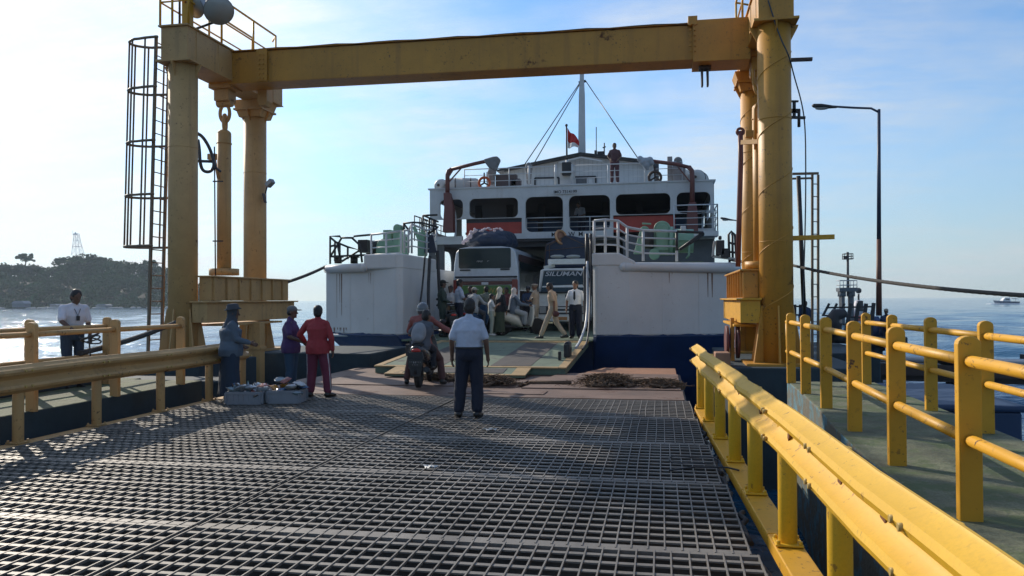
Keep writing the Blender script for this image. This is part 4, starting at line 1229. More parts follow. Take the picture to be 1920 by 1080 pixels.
b.build('rail_stanchion', WHT2, fer)
# bow railings
def bow(px, py, y): return at(px, py, y)


def railp(name, tops, bots, mt, n=4, r=0.025):
    b = MB()
    for k in range(1, n + 1): b.tube([V(bt).lerp(V(tp), k / n) for tp, bt in zip(tops, bots)], r * (1.2 if k == n else 0.75), 7)
    for tp, bt in zip(tops, bots): b.cyl(bt, tp, r * 1.2, n=8)
    return b.build(name, mt, fer)


y = 22.9
railp('bow_railing', [at(1114, 414, y), at(1135, 412, y), at(1159, 414, y), at(1176, 426, y), at(1206, 432, y), at(1269, 434, y + .4)],
      [at(1114, 474, y), at(1135, 474, y), at(1159, 475, y), at(1176, 482, y), at(1206, 489, y), at(1269, 490, y + .4)], GREYP, 4, 0.032)
railp('bow_railing', [at(1269, 434, y + .4), at(1318, 436, y + .6), at(1319, 440, y + .6)], [at(1269, 470, y + .4), at(1274, 468, y + .5), at(1275, 468, y + .5)], BLKP, 1, 0.035)
railp('bow_railing', [at(696, 440, 23.4), at(724, 437, 23.3), at(752, 433, 23.1)], [at(696, 490, 23.4), at(724, 489, 23.3), at(752, 487, 23.1)], GREYP, 4, 0.028)
railp('bow_railing', [at(758, 432, 23.1), at(766, 432, 23.1), at(772, 420, 23.1), at(800, 432, 25.0), at(818, 427, 26)], [at(758, 474, 23.1), at(766, 474, 23.1), at(772, 475, 23.1), at(800, 478, 25.0), at(818, 478, 26)], GREYP, 4, 0.028)
b = MB(); y = 23.9
for pts in (((619, 495), (619, 443), (637, 443), (640, 447), (626, 470), (620, 480)), ((641, 446), (661, 446)), ((697, 440), (664, 443), (661, 447), (675, 460), (679, 492)), ((619, 445), (630, 454), (652, 463), (675, 469), (641, 490)),
            ((619, 481), (690, 478)), ((637, 455), (637, 490)), ((652, 463), (652, 486)), ((628, 452), (628, 490)), ((632, 454), (637, 480)), ((619, 462), (628, 460)),
            ((756, 419), (775, 417), (792, 418), (822, 426)), ((757, 420), (757, 440)), ((758, 421), (770, 436)), ((772, 418), (772, 440)), ((793, 404), (820, 403)), ((793, 404), (793, 436)), ((796, 405), (822, 416)), ((805, 409), (805, 436)), ((813, 412), (813, 436)), ((820, 427), (790, 447))):
    if pts[0][0] == 756: b.build('fairlead_frame', BLKP, fer); b = MB()
    b.tube([at(a, c, y if a < 700 else 25.5) for a, c in pts], 0.036, 6)
b.build('fairlead_frame', BLKP, fer)
b = MB()
for px in (634, 664): b.cyl(at(px, 494, 24.2), at(px, 482, 24.2), 0.12, n=12); b.cyl(at(px, 483, 24.2), at(px, 481, 24.2), 0.18, n=12)
b.cbox(at(685, 462, 24.4), 0.32, 0.5, 0.4)
b.build('bollards', DKST, fer)
y = 24.2; b = MB()
for pts in (((1368, 492), (1366, 440), (1371, 434), (1378, 440), (1381, 490)), ((1373, 437), (1374, 490)), ((1367, 455), (1380, 458)), ((1366, 472), (1381, 474)), ((1335, 480), (1380, 486))):
    b.tube([at(a, c, y) for a, c in pts], 0.036, 6)
b.build('fairlead_frame', BLKP, fer)
b = MB(); b.bar(at(1340, 452, y), at(1336, 481, y), 0.07, 0.07); b.bar(at(1336, 481, y), at(1380, 486, y), 0.07, 0.07); b.build('roller_frame', PALE, fer)
b = MB(); b.cbox(at(1350, 465, y), 0.24, 0.3, 0.45); b.cbox(at(1359, 475, y), 0.22, 0.3, 0.28); b.cyl(at(1347, 446, y), at(1353, 446, y), .06); b.build('roller_frame', DKST, fer, bevel=0.02)


def arch(b, px0, px1, py0, py1, y0, y1, lean=0):
    x0, x1 = at(px0, py1, y0).x, at(px1, py1, y0).x; z0, z1 = at((px0 + px1) / 2, py1, y0).z, at((px0 + px1) / 2, py0, y0).z
    r = (x1 - x0) / 2; lx = at(px0 + lean, py0, y0).x - at(px0, py0, y0).x
    pts = [(x0, z0), (x1, z0)] + [((x0 + x1) / 2 + lx + r * math.cos(t), z1 - r + r * math.sin(t)) for t in np.linspace(0, PI, 13)]
    b.prism(pts, y0, y1, 'y')


def drum(b, px0, px1, pyc, rpx, y):
    p, q = at(px0, pyc, y), at(px1, pyc, y); r = rpx / FPX * (p - CAM).dot(FW); b.cyl(p, q, r, n=26)


y = 25.2
b = MB(); arch(b, 1226, 1258, 414, 478, y, y + .42); w1 = b.build('winch', GRN, fer, bevel=.02)
b = MB(); arch(b, 1230, 1254, 420, 470, y - .05, y + .1); b.build('gear_cover', GRN, w1, bevel=.015)
b = MB(); arch(b, 1188, 1206, 424, 476, y - .1, y + .12, 12); b.bar(at(1204, 419, y), at(1221, 420, y), .09, .05); b.build('winch_frame', GRN, w1, bevel=.012)
b = MB(); drum(b, 1206, 1226, 448, 19, y + .1); b.build('winch_drum', DKST, w1)
b = MB(); drum(b, 1258, 1300, 452, 22, y + .2); drum(b, 1255, 1262, 452, 27, y + .2); b.build('winch_motor', GRN, w1)
b = MB(); b.bar(at(1281, 424, y), at(1281, 442, y), .16, .2); b.build('brake_lever', GREYP, w1, bevel=.02)
b = MB(); b.tube([at(1272, 450, y - .2), at(1292, 450, y - .2), at(1292, 478, y - .2), at(1287, 485, y - .2)], .035, 7); b.build('hydraulic_line', GRN, w1)
b = MB(); p = at(1227, 476, y - .15); b.cyl(p, p + V((0, .4, 0)), .17, n=18); b.build('warping_head', GRN, w1)
b = MB(); b.box(at(1190, 484, y).x, at(1318, 484, y).x, y - .3, y + 1.2, 2.71, 2.80); b.build('winch_bed', DGRN, w1)
y = 25.4
b = MB(); arch(b, 704, 742, 446, 490, y, y + .6); w2 = b.build('winch', GRN, fer, bevel=.03)
b = MB(); arch(b, 737, 751, 420, 478, y - .05, y + .5); b.build('gear_cover', GRN, w2, bevel=.02)
b = MB(); b.box(at(718, 432, y).x, at(733, 432, y).x, y, y + .4, at(725, 452, y).z, at(725, 431, y).z); b.build('winch_frame', GRN, w2, bevel=.015)
b = MB(); drum(b, 690, 708, 466, 14, y + .2); b.build('winch_drum', DKST, w2)
b = MB(); b.box(at(695, 488, y).x, at(752, 488, y).x, y - .3, y + 1.2, 2.80, 2.88); b.build('winch_bed', DGRN, w2)
for px, py, yy, h_ in ((757, 460, 24.4, .7), (792, 458, 25.4, .8)):
    b = MB(); b.cbox(at(px, py, yy), .26, .3, h_); b.cyl(at(px, py, yy) + UP * h_ * .5, at(px, py, yy) + UP * (h_ * .5 + .12), .05); b.build('control_stand', GRN, fer, bevel=0.02)
b = MB(); b.bar(at(776, 425, 25), at(786, 449, 25), .10, .10); b.build('lever', GRN, fer)
b = MB(); b.loft([[at(800 + dx, 440, 25.2 + dy) for dx, dy in ((0, 0), (12, 0), (12, .3), (0, .3))], [at(795 + dx, 474, 25.2 + dy) for dx, dy in ((0, 0), (24, 0), (24, .6), (0, .6))]], True, False); b.build('covered_gear', CANV, fer, bevel=0.03)

# davits
def davit(post, base, arm, r, name='davit'):
    b = MB(); b.tube(post, 0.095, 10); b.tube(arm, 0.075, 10); b.ell(arm[0], 0.085)
    o = b.build(name, RRED, fer)
    b = MB(); b.loft([[base[0] + V((dx * .22, dy * .22, 0)) for dx, dy in ((-1, -1), (1, -1), (1, 1), (-1, 1))], [base[1] + V((dx * .19, dy * .18, 0)) for dx, dy in ((-1, -1), (1, -1), (1, 1), (-1, 1))], [base[2] + V((dx * .14, dy * .14, 0)) for dx, dy in ((-1, -1), (1, -1), (1, 1), (-1, 1))]], True, False)
    b.build('davit_base', RRED, o, bevel=0.02)
    return o


y = 31.6
dl = davit([at(839, 365, y), at(839, 328, y), at(841, 321, y), at(847, 318, y)], [at(842, 436, y), at(843, 390, y), at(839, 362, y)], [at(845, 318, y), at(890, 307, y), at(922, 300, y)], 0.1)
b = MB(); b.bar(at(842, 341, y), at(866, 314, y), .05, .05); b.prism([(at(838, 318, y).x, at(838, 318, y).z), (at(852, 316, y).x, at(852, 316, y).z), (at(842, 332, y).x, at(842, 332, y).z)], y - .04, y + .04, 'y'); b.build('davit_brace', RRED, dl)
b = MB(); hull_pts = [at(908, 300, y), at(925, 295, y), at(934, 294, y), at(938, 300, y), at(932, 314, y), at(930, 321, y), at(918, 316, y), at(912, 308, y)]
b.loft([[p + V((0, e, 0)) for p in hull_pts] for e in (-.2, .2)], True, False); b.build('canvas_cover', CLTH, dl, bevel=0.05)
dr = davit([at(1298, 390, y), at(1298, 330, y), at(1297, 320, y), at(1291, 313, y)], [at(1298, 436, y), at(1298, 395, y), at(1298, 380, y)], [at(1293, 314, y), at(1268, 308, y), at(1222, 302, y)], 0.1)
b = MB(); b.bar(at(1294, 341, y), at(1272, 314, y), .05, .05); b.build('davit_brace', RRED, dr)
b = MB()
for px, py, rr in ((1200, 298, .13), (1210, 303, .17), (1218, 301, .16), (1212, 309, .16), (1205, 304, .14), (1222, 305, .12), (1213, 315, .1)): b.ell(at(px, py, y), rr)
link('canvas_cover', remesh(b, 'canvas_cover', 0.035, 2), flat('silver wrap', (0.35, 0.38, 0.42), 0.35), dr)


def covered_light(px0, py0, px1, py1, y, name='covered_searchlight', tilt=0):
    c = at((px0 + px1) / 2, (py0 + py1) / 2, y); hw = abs(at(px1, py0, y).x - at(px0, py0, y).x) / 2; hh = abs(at(px0, py0, y).z - at(px0, py1, y).z) / 2
    M = Matrix.Rotation(R(tilt), 3, 'Y')
    b = MB(); b.ell(c + UP * hh * 0.45, (hw, hw * .8, hh * 0.55), M=M); b.cyl(c - UP * hh, c + UP * hh * .3, hw * 0.55, hw * .8, 12)
    return link(name, remesh(b, name, 0.03, 3), CLTH, fer)


covered_light(984, 304, 999, 345, 32.4)
covered_light(1263, 294, 1280, 322, 32.2, tilt=35)
covered_light(914, 314, 931, 346, 32.6)
b = MB(); b.cbox(at(1063, 317, 32.2), 0.38, 0.35, 0.52); b.build('navigation_lamp', BLKP, fer, bevel=0.02)
b = MB(); b.cbox(at(1063, 324, 32.2), 0.5, 0.45, 0.06); b.cyl(at(1063, 300, 32.2), at(1063, 310, 32.2), .05); b.box(at(1050, 320, 32.3).x, at(1078, 320, 32.3).x, 32.3, 32.34, ZT + .2, at(1063, 320, 32.3).z); b.build('lamp_stand', WHT2, fer)
b = MB(); b.cbox(at(1273, 330, 32.3), .5, .4, .8); b.cbox(at(1256, 320, 32.3), .2, .3, 1.1); b.build('deck_locker', flat('locker grey', (.3, .28, .27)), fer, bevel=.02)
b = MB(); b.cbox(at(950, 340, 33), .9, .4, .55); b.cbox(at(968, 345, 33), .4, .4, .4); b.build('deck_locker', flat('deck gear dark', (.09, .07, .07)), fer, bevel=.02)
b = MB(); b.cbox(at(1076, 385, 33.6), .5, .3, 1.3); b.build('ventilator', DARKI, fer)

# wheelhouse
WY = 37.0
wp = lambda px, py: at(px, py, WY)
pk, el, er = wp(1090, 293), wp(945, 322), wp(1225, 308)
b = MB(); b.prism([(el.x, ZT + .16), (er.x, ZT + .16), (er.x, er.z), (pk.x, pk.z), (el.x, el.z)], WY, WY + 14, 'y'); wh = b.build('wheelhouse', WHT2, fer)
b = MB()
for i in range(34):
    x = el.x + (er.x - el.x) * (i + .5) / 34
    zt = pk.z - abs(x - pk.x) * ((pk.z - el.z) / (pk.x - el.x) if x < pk.x else (pk.z - er.z) / (er.x - pk.x)) - 0.05
    b.box(x - .012, x + .012, WY - 0.012, WY - 0.002, ZT + .2, zt)
b.build('panel_seams', flat('seam grey', (.45, .46, .45)), wh)
b = MB(); e = 0.25
b.prism([(el.x - e, el.z - .06), (pk.x, pk.z), (er.x + e, er.z - .03), (er.x + e, er.z + .06), (pk.x, pk.z + .1), (el.x - e, el.z + .03)], WY - .5, WY + 14.2, 'y'); b.build('roof', BLKP, wh)
b = MB()
for p0, p1, lo, hi in ((1003, 1048, 334, 350), (1072, 1117, 332, 350)):
    y = WY - .05
    b.bar(at(p0, hi, y), at(p0, lo, y), .07, .07); b.bar(at(p0, lo, y), at(p1, lo - 1, y), .07, .07); b.bar(at(p1, lo - 1, y), at(p1, hi, y), .07, .07)
b.build('window_frame', BLKP, wh)
b = MB(); b.box(wp(1080, 333).x, wp(1100, 333).x, WY - .04, WY - .013, ZT + .2, wp(1090, 333).z); b.build('door', INT, wh)
b = MB(); b.bar(wp(1050, 308) + V((0, -.45, 0)), wp(1091, 298) + V((0, -.45, 0)), .03, .06); b.bar(wp(1091, 298) + V((0, -.45, 0)), wp(1130, 305) + V((0, -.45, 0)), .03, .06); b.build('gable_trim', WHT2, wh)
# mast and stays
y = 38.0
b = MB(); b.loft([[at(1091 + a * w_, py, y + c * .2) for a, c in ((-1, -1), (1, -1), (1, 1), (-1, 1))] for w_, py in ((7.2, 296), (5.8, 180), (4.2, 150), (3.6, 124))], True, False)
b.build('mast', GREYP, fer)
b = MB(); b.bar(at(1085, 155, y), at(1098, 152, y), .1, .1)
for p, q in (((1086, 157), (984, 308)), ((1087, 158), (1002, 305)), ((1097, 150), (1197, 298))): b.tube([at(*p, y), at(*q, 33.5)], 0.022, 5)
b.build('mast_stays', DKST, fer)
b = MB()
b.cyl(at(1118, 298, 37.5), at(1118, 238, 37.5), .02, n=6); b.cbox(at(1117, 288, 37.5), .12, .1, .3); b.cyl(at(1133, 298, 37.5), at(1133, 268, 37.5), .03, n=6); b.cbox(at(1127, 287, 37.5), .34, .2, .14); b.cyl(at(1127, 292, 37.5), at(1127, 299, 37.5), .14, .2); b.bar(at(1130, 277, 37.5), at(1136, 275, 37.5), .05, .05)
b.build('radar', DKST, fer)
b = MB(); b.box(at(912, 330, 33).x, at(928, 330, 33).x, 33, 33.05, ZT + .2, at(920, 322, 33).z); b.build('deck_screen', WHT2, fer)

# things hung or lashed on the ferry
b = MB(); y = 32.2; b.cyl(at(1063, 302, y), at(1062, 236, y), .035, n=8); b.ell(at(1062, 235, y), .06)
fpole = b.build('flagpole', DKST, fer)
fl_ = thing('flag', at(1064, 240, y), 'drooping red and white flag on the ferry flagpole', 'flag')
def flagpart(name, lo, hi, mt):
    b = MB(); vs = []; n = 12; mm = 4
    for j in range(mm + 1):
        t = lo + (hi - lo) * j / mm
        for i in range(n + 1):
            s_ = i / n
            px = 1064 + 22 * s_; py = 240 + t * 36 * (1 - s_ * .65) + s_ * 24 + 2 * math.sin(s_ * 7)
            vs.append(at(px, py, 32.2) + V((0, .12 * math.sin(s_ * 9 + t), 0)))
    b.add(vs, [(j * (n + 1) + i, j * (n + 1) + i + 1, (j + 1) * (n + 1) + i + 1, (j + 1) * (n + 1) + i) for j in range(mm) for i in range(n)], True)
    o = b.build(name, mt, fl_); sdf = o.modifiers.new('t', 'SOLIDIFY'); sdf.thickness = 0.01


flagpart('red_band', 0, .68, flat('flag red', (.55, .03, .03), .7)); flagpart('white_band', .68, 1, flat('flag white', (.75, .74, .72), .7))


def lifebuoy(px, py, rpx, y, mt, label):
    c = at(px, py, y); Rr = rpx / FPX * (c - CAM).dot(FW)
    root = thing('lifebuoy', c, label, 'lifebuoy', 'lifebuoys on the ferry top railing')
    b = MB(); b.torus(c, Rr * .82, Rr * .20, (0, 1, 0), 30, 10); b.build('ring', mt, root)
    b = MB()
    for a in (PI / 2, PI * 7 / 6, PI * 11 / 6): b.bar(c, c + V((math.cos(a), 0, math.sin(a))) * Rr * .8, .06, .06)
    b.bar(c + UP * Rr, c + UP * (Rr + .15), .05, .05)
    b.build('bracket', DKBR, root)


lifebuoy(908, 343, 12.5, 32.05, ORNG, 'orange lifebuoy on the left part of the ferry top railing')
lifebuoy(1228, 333, 13.5, 32.05, DKBR, 'dark brown lifebuoy on the right part of the ferry top railing')


def raft(px, py, rpx, y, ln, axis, label):
    c = at(px, py, y); r = rpx / FPX * (c - CAM).dot(FW)
    root = thing('life_raft', c, label, 'life raft', 'life raft canisters on the ferry top deck')
    a = V(axis).normalized()
    b = MB(); b.lathe([(0, -ln / 2), (r * .55, -ln / 2), (r * .9, -ln * .42), (r, -ln * .36), (r, -.03), (r * 1.03, -.025), (r * 1.03, .025), (r, .03), (r, ln * .36), (r * .9, ln * .42), (r * .55, ln / 2), (0, ln / 2)], c, a, 26)
    b.build('canister', PALE, root)
    b = MB(); b.cyl(c - a * (ln / 2 + .03), c - a * (ln / 2 - .02), .06, n=10)
    for t in (-.22, .22): b.torus(c + a * ln * t, r * 1.01, .02, a, 26, 5)
    b.build('strap', DKBR, root)
    b = MB(); b.cbox(c - UP * (r + .06), r * 1.5 + abs(a.x) * ln * .5, .4 + abs(a.y) * ln * .5, .14); b.build('cradle', GREYP, root)


raft(1310, 336, 15, 32.6, 1.3, (0.25, 1, 0), 'round white life raft canister at the right corner of the ferry top deck')
raft(1281, 334, 15, 33.4, 1.3, (0.15, 1, 0), 'life raft canister second from the right corner of the ferry top deck')
raft(868, 347, 13, 32.8, 1.5, (1, 0.25, 0), 'long pale life raft canister beside the left davit')
raft(832, 350, 12, 33.2, 1.0, (0.2, 1, 0), 'small life raft canister at the left corner of the ferry top deck')

# ------------------------------------------------------------------ vehicles
TYRE = flat('tyre rubber', (0.02, 0.02, 0.021), 0.85)
RIM = flat('steel rim', (0.35, 0.36, 0.37), 0.4, metal=0.6)
BUSW = flat('bus white', (0.52, 0.55, 0.58), 0.3, coat=0.4)


def wheel(root, c, r, wd, axis=(1, 0, 0), local=False):
    b = MB(); a = V(axis)
    b.lathe([(r * .55, -wd / 2), (r * .9, -wd / 2), (r, -wd * .35), (r, wd * .35), (r * .9, wd / 2), (r * .55, wd / 2)], c, a, 26)
    t = b.build('wheel', TYRE, root, local)
    b = MB(); b.lathe([(r * .56, -wd * .42), (r * .56, wd * .42), (r * .2, wd * .3), (0, wd * .3)], c, a, 18); b.build('rim', RIM, t, local)


# bus
BY = 28.5
bus = thing('bus', (-6.4, BY, HZ), 'white and green intercity bus seen from behind on the car deck', 'bus')
bl, br_ = at(848, 500, BY).x, at(971, 500, BY).x
bc, bw = (bl + br_) / 2, (br_ - bl) / 2
def bus_sec(y, k=1.0):
    pts = []
    for x, z in ((-.96, .42), (-1.0, .95), (-1.0, 1.9), (-.97, 2.5), (-.91, 2.95), (-.80, 3.10), (-.5, 3.15), (.5, 3.15), (.80, 3.10), (.91, 2.95), (.97, 2.5), (1.0, 1.9), (1.0, .95), (.96, .42)):
        pts.append((bc + x * bw * k, y, HZ + z))
    return pts


b = MB(); b.loft([[(p[0], p[1], p[2] if i else p[2]) for p in bus_sec(BY + dy, k)] for i, (dy, k) in enumerate(((0.10, .97), (0.16, 1), (10.5, 1)))], True, False)
b.build('body', BUSW, bus, bevel=0.03)
zb = lambda py: at(910, py, BY).z
xb = lambda px: at(px, 490, BY).x


def rr_poly(x0, x1, z0, z1, r, n=5):
    pts = []
    for cx, cz, st in ((x1 - r, z1 - r, 0), (x0 + r, z1 - r, PI / 2), (x0 + r, z0 + r, PI), (x1 - r, z0 + r, 1.5 * PI)):
        for i in range(n + 1):
            a = st + PI / 2 * i / n; pts.append((cx + r * math.cos(a), cz + r * math.sin(a)))
    return pts


def panel(name, px0, px1, py0, py1, mt, y0, t=0.03, r=0.05, parent=bus, Y=BY):
    b = MB(); x0, x1 = at(px0, 500, Y).x, at(px1, 500, Y).x
    b.prism(rr_poly(x0, x1, at(910, py1, Y).z, at(910, py0, Y).z, r), y0 - t, y0, 'y'); return b.build(name, mt, parent, bevel=0.006)


b = MB(); b.box(bc + bw - .005, bc + bw + .012, BY + .4, BY + 10.0, HZ + 1.52, HZ + 2.58); b.build('side_window', GLASS, bus)
b = MB(); b.box(bc + bw - .005, bc + bw + .010, BY + .4, BY + 10.2, HZ + .45, HZ + 1.5); b.build('side_shade_panel', flat('bus maroon with shade', (.05, .02, .02), .6), bus)  # very dark maroon: car-deck shade painted onto the bus side
b = MB(); b.box(bc + bw - .06, bc + bw + .006, BY + .5, BY + 10.2, HZ + 2.6, HZ + 2.86); b.build('side_shade_panel', flat('bus maroon with shade', (.05, .02, .02), .6), bus)  # strip above the windows, darkened with the same painted shade
rw = panel('rear_window', 859, 957, 465, 503, GLASS, BY + .105, .02, .07)
b = MB(); rl = random.Random(4)
for k in range(7): 
    x = 894 + k * 2.3 + (8 if k > 4 else 0); b.bar(at(x, 492 - rl.uniform(0, 3), BY + .07), at(x + 1.2, 488.5, BY + .07), .02, .01)
b.build('window_decal', flat('decal white', (.5, .5, .5)), rw)
panel('vent_grille', 861, 881, 504.5, 507.5, BLKP, BY + .10, .03, .02); panel('vent_grille', 937, 955, 503.5, 506.5, BLKP, BY + .10, .03, .02)
panel('dark_band', 852, 969, 517.5, 521, BLKP, BY + .10, .02, .01)
panel('chrome_band', 852, 969, 522, 527, flat('bus grey band', (.25, .25, .25), .35), BY + .098, .04, .01)
panel('maroon_band', 852, 969, 527.5, 534, flat('bus maroon', (.13, .05, .04), .5), BY + .10, .03, .01)
panel('tail_panel', 862, 957, 535, 554, flat('bus green', (.10, .20, .055), .45), BY + .10, .03, .05)
panel('bumper', 850, 969, 556, 576, flat('bus bumper', (.12, .13, .13), .5), BY + .12, .10, .06)
panel('number_plate', 902, 915, 529, 534, flat('plate white', (.6, .6, .6)), BY + .06, .02, .02)
txt('AWAN', 0.26, (xb(925), BY + .062, zb(545)), flat('gold paint', (.40, .27, .07)), bus, 'lettering')
for px0, px1 in ((849, 859), (959, 970)): panel('tail_light', px0, px1, 524, 553, flat('tail red', (.22, .04, .03), .25), BY + .095, .04, .04)
for sx_ in (-1, 1): wheel(bus, (bc + sx_ * (bw - .16), BY + 2.2, HZ + .48), .48, .3)
# luggage bundle on the bus roof
lug = thing('luggage_bundle', (bc, BY + 2, HZ + 3.15), 'dark navy luggage bundle under a tarpaulin on the bus roof', 'luggage')
b = MB(); q = at(918, 440, BY + 1.5)
b.ell((q.x, BY + 1.9, HZ + 3.42), (1.02, 1.5, .44)); b.ell((q.x - .35, BY + 1.6, HZ + 3.55), (.55, 1.0, .36)); b.ell((q.x + .3, BY + 1.9, HZ + 3.58), (.65, 1.2, .33)); b.ell((q.x + .05, BY + 1.2, HZ + 3.40), (.85, .7, .34))
link('tarpaulin', remesh(b, 'tarpaulin', 0.05, 3, 0.05, 3.0), CANV, lug)
b = MB(); rl = random.Random(3)
for k in range(26):
    t = k / 25
    px = 868 + 24 * t / .45 if t < .45 else 892 + (t - .45) / .55 * 50
    py = 457 - 27 * t / .45 if t < .45 else 430
    c = at(px, py, BY + 0.55); b.ell(c + V((rl.gauss(0, .03), 0, rl.gauss(0, .03))), (rl.uniform(.04, .08), .06, rl.uniform(.03, .05) if t > .45 else rl.uniform(.04, .1)), 8, 5)
b.build('cloth_edge', flat('pink white cloth', (.72, .58, .60), .8), lug)

# truck
TY = 29.0
trk = thing('truck', (-3.8, TY, HZ), 'cream white cargo truck facing the camera with a navy tarpaulin load', 'truck')
TW = flat('truck cream', (.74, .74, .68), .35, coat=0.3)
tx = lambda px: at(px, 550, TY).x
tz = lambda py: at(1055, py, TY).z
x0, x1 = tx(1008), tx(1102); xc = (x0 + x1) / 2; hw = (x1 - x0) / 2
b = MB()
def cab(y, k, zt, w2):
    return [(xc - hw * k, y, tz(604)), (xc - hw * k, y, tz(560)), (xc - hw * w2, y, zt), (xc - hw * w2 + .15, y, zt + .06), (xc + hw * w2 - .15, y, zt + .06), (xc + hw * w2, y, zt), (xc + hw * k, y, tz(560)), (xc + hw * k, y, tz(604))]
b.loft([cab(TY + .0, .97, tz(541), .96), cab(TY + .12, 1.0, tz(506), .90), cab(TY + 1.6, 1.0, tz(504), .90)], True, False)
b.build('cab', TW, trk, bevel=0.03)
# windscreen
wsl = lambda px, py: V((at(px, py, TY).x, TY - .03 + (550 - py) / 43 * .115, at(px, py, TY).z))
b = MB(); P4 = [wsl(1013, 550), wsl(1097, 550), wsl(1092, 508), wsl(1020, 508)]
b.add(P4 + [p + V((0, .03, 0)) for p in P4], [(0, 1, 2, 3), (7, 6, 5, 4), (0, 4, 5, 1), (1, 5, 6, 2), (2, 6, 7, 3), (3, 7, 4, 0)]); ws = b.build('windscreen', GLASS, trk)
txt('SILUMAN', 0.235, (tx(1056), TY + .045, tz(513.5)), flat('decal white', (.5, .5, .5)), ws, 'lettering', rot=(PI / 2 - R(8), 0, 0), sx=1.42, shear=.25)
b = MB()
for p, q in ((1010, 551), (1015, 551)), : pass
b.tube([wsl(1012, 551), wsl(1018, 507), wsl(1056, 505), wsl(1094, 507), wsl(1098, 551)], .035, 6); b.build('windscreen_frame', WHT2, trk)
b = MB(); b.cyl(at(1003, 548, TY - .1), at(1100, 548, TY - .1), .025, n=8); b.bar(at(1030, 553, TY - .08), at(1045, 553, TY - .08), .02, .07); b.bar(at(1060, 555, TY - .08), at(1080, 555, TY - .08), .02, .09); b.build('wiper_bar', BLKP, trk)
def tp(name, px0, px1, py0, py1, mt, y, t=.04, r=.03):
    b = MB(); b.prism(rr_poly(tx(px0), tx(px1), tz(py1), tz(py0), r), TY + y - t, TY + y, 'y'); return b.build(name, mt, trk, bevel=.006)
gr_ = tp('grille', 1010, 1101, 574, 589, flat('truck grille', (.05, .055, .06), .4), .005, .05)
tp('grille_bar', 1045, 1070, 576, 579, TW, -.04, .03); tp('grille_bar', 1045, 1070, 583, 586, TW, -.04, .03)
for a_, b_ in ((1012, 1024), (1088, 1099)): tp('headlight', a_, b_, 575, 587, LENS, -.04, .04)
tp('bumper', 1006, 1103, 590, 602, TW, -.02, .12)
tp('number_plate', 1047, 1064, 594, 600, flat('plate orange', (.55, .26, .09)), -.135, .02, .01)
for sx_ in (-1, 1): wheel(trk, (xc + sx_ * (hw - .14), TY + .6, HZ + .38), .38, .24)
for px in (1004, 1104):
    b = MB(); b.cbox(at(px, 530, TY + .1), .16, .08, .34); b.bar(at(px, 520, TY + .1), at(1012 if px < 1050 else 1097, 515, TY + .2), .02, .02); b.build('wing_mirror', BLKP, trk, bevel=.02)
# roof visor and sacks
b = MB(); b.prism(rr_poly(tx(1026), tx(1099), tz(495), tz(485), .04), TY + .2, TY + .5, 'y'); b.cyl(at(1029, 500, TY + .2), at(1034, 493, TY + .2), .06); b.bar(at(1020, 502, TY + .4), at(1040, 498, TY + .4), .1, .12); b.build('roof_visor', TW, trk, bevel=.01)
b = MB()
for px, rr in ((1045, .28), (1075, .28)): b.ell(at(px, 481, TY + .5), (rr, .2, .07))
link('rolled_sack', remesh(b, 'rolled_sack', .025, 2, .01, 8), flat('sack', (.35, .36, .33), .9), trk)
b = MB()
pl = [(1018, 503), (1022, 462), (1024, 456), (1060, 441), (1068, 441), (1101, 448), (1103, 503)]
lpts = [at(a, c, TY + 1.8) for a, c in pl]
b.loft([[p + V((0, dy, -dz * (1 if p.z > 3 else 0))) for p in lpts] for dy, dz in ((0, 0), (.5, 0), (1.0, .02), (1.3, .45), (5, .5))], True, False)
o = b.build('tarpaulin_load', CANV, trk, bevel=0.08)
b = MB()
for px in (1018, 1030, 1098): b.tube([at(1020 if px < 1025 else px, 500, TY + 1.75), at(px + 6 if px < 1025 else px, 460, TY + 1.75), at(1060, 442, TY + 1.75)], .015, 5)
b.tube([at(1022, 470, TY + 1.74), at(1101, 462, TY + 1.74)], .012, 5)
b.build('lashing_rope', ROPE, o)
# spare wheel standing on the load, glinting
sp_ = thing('spare_wheel', at(1050, 446, TY + 1.9), 'coppery spare wheel lying on top of the truck tarpaulin', 'wheel')
c = at(1052, 445, TY + 1.9)
b = MB(); ax = V((.75, -.62, .25)).normalized(); b.torus(c, .27, .055, ax, 26, 8); b.build('tyre', flat('copper rim', (.62, .33, .17), .3, metal=.6), sp_)
b = MB(); b.lathe([(.24, -.02), (.24, .03), (.1, .06), (0, .06)], c, ax, 18); b.build('rim', flat('copper dark', (.28, .13, .07), .4, metal=.5), sp_)


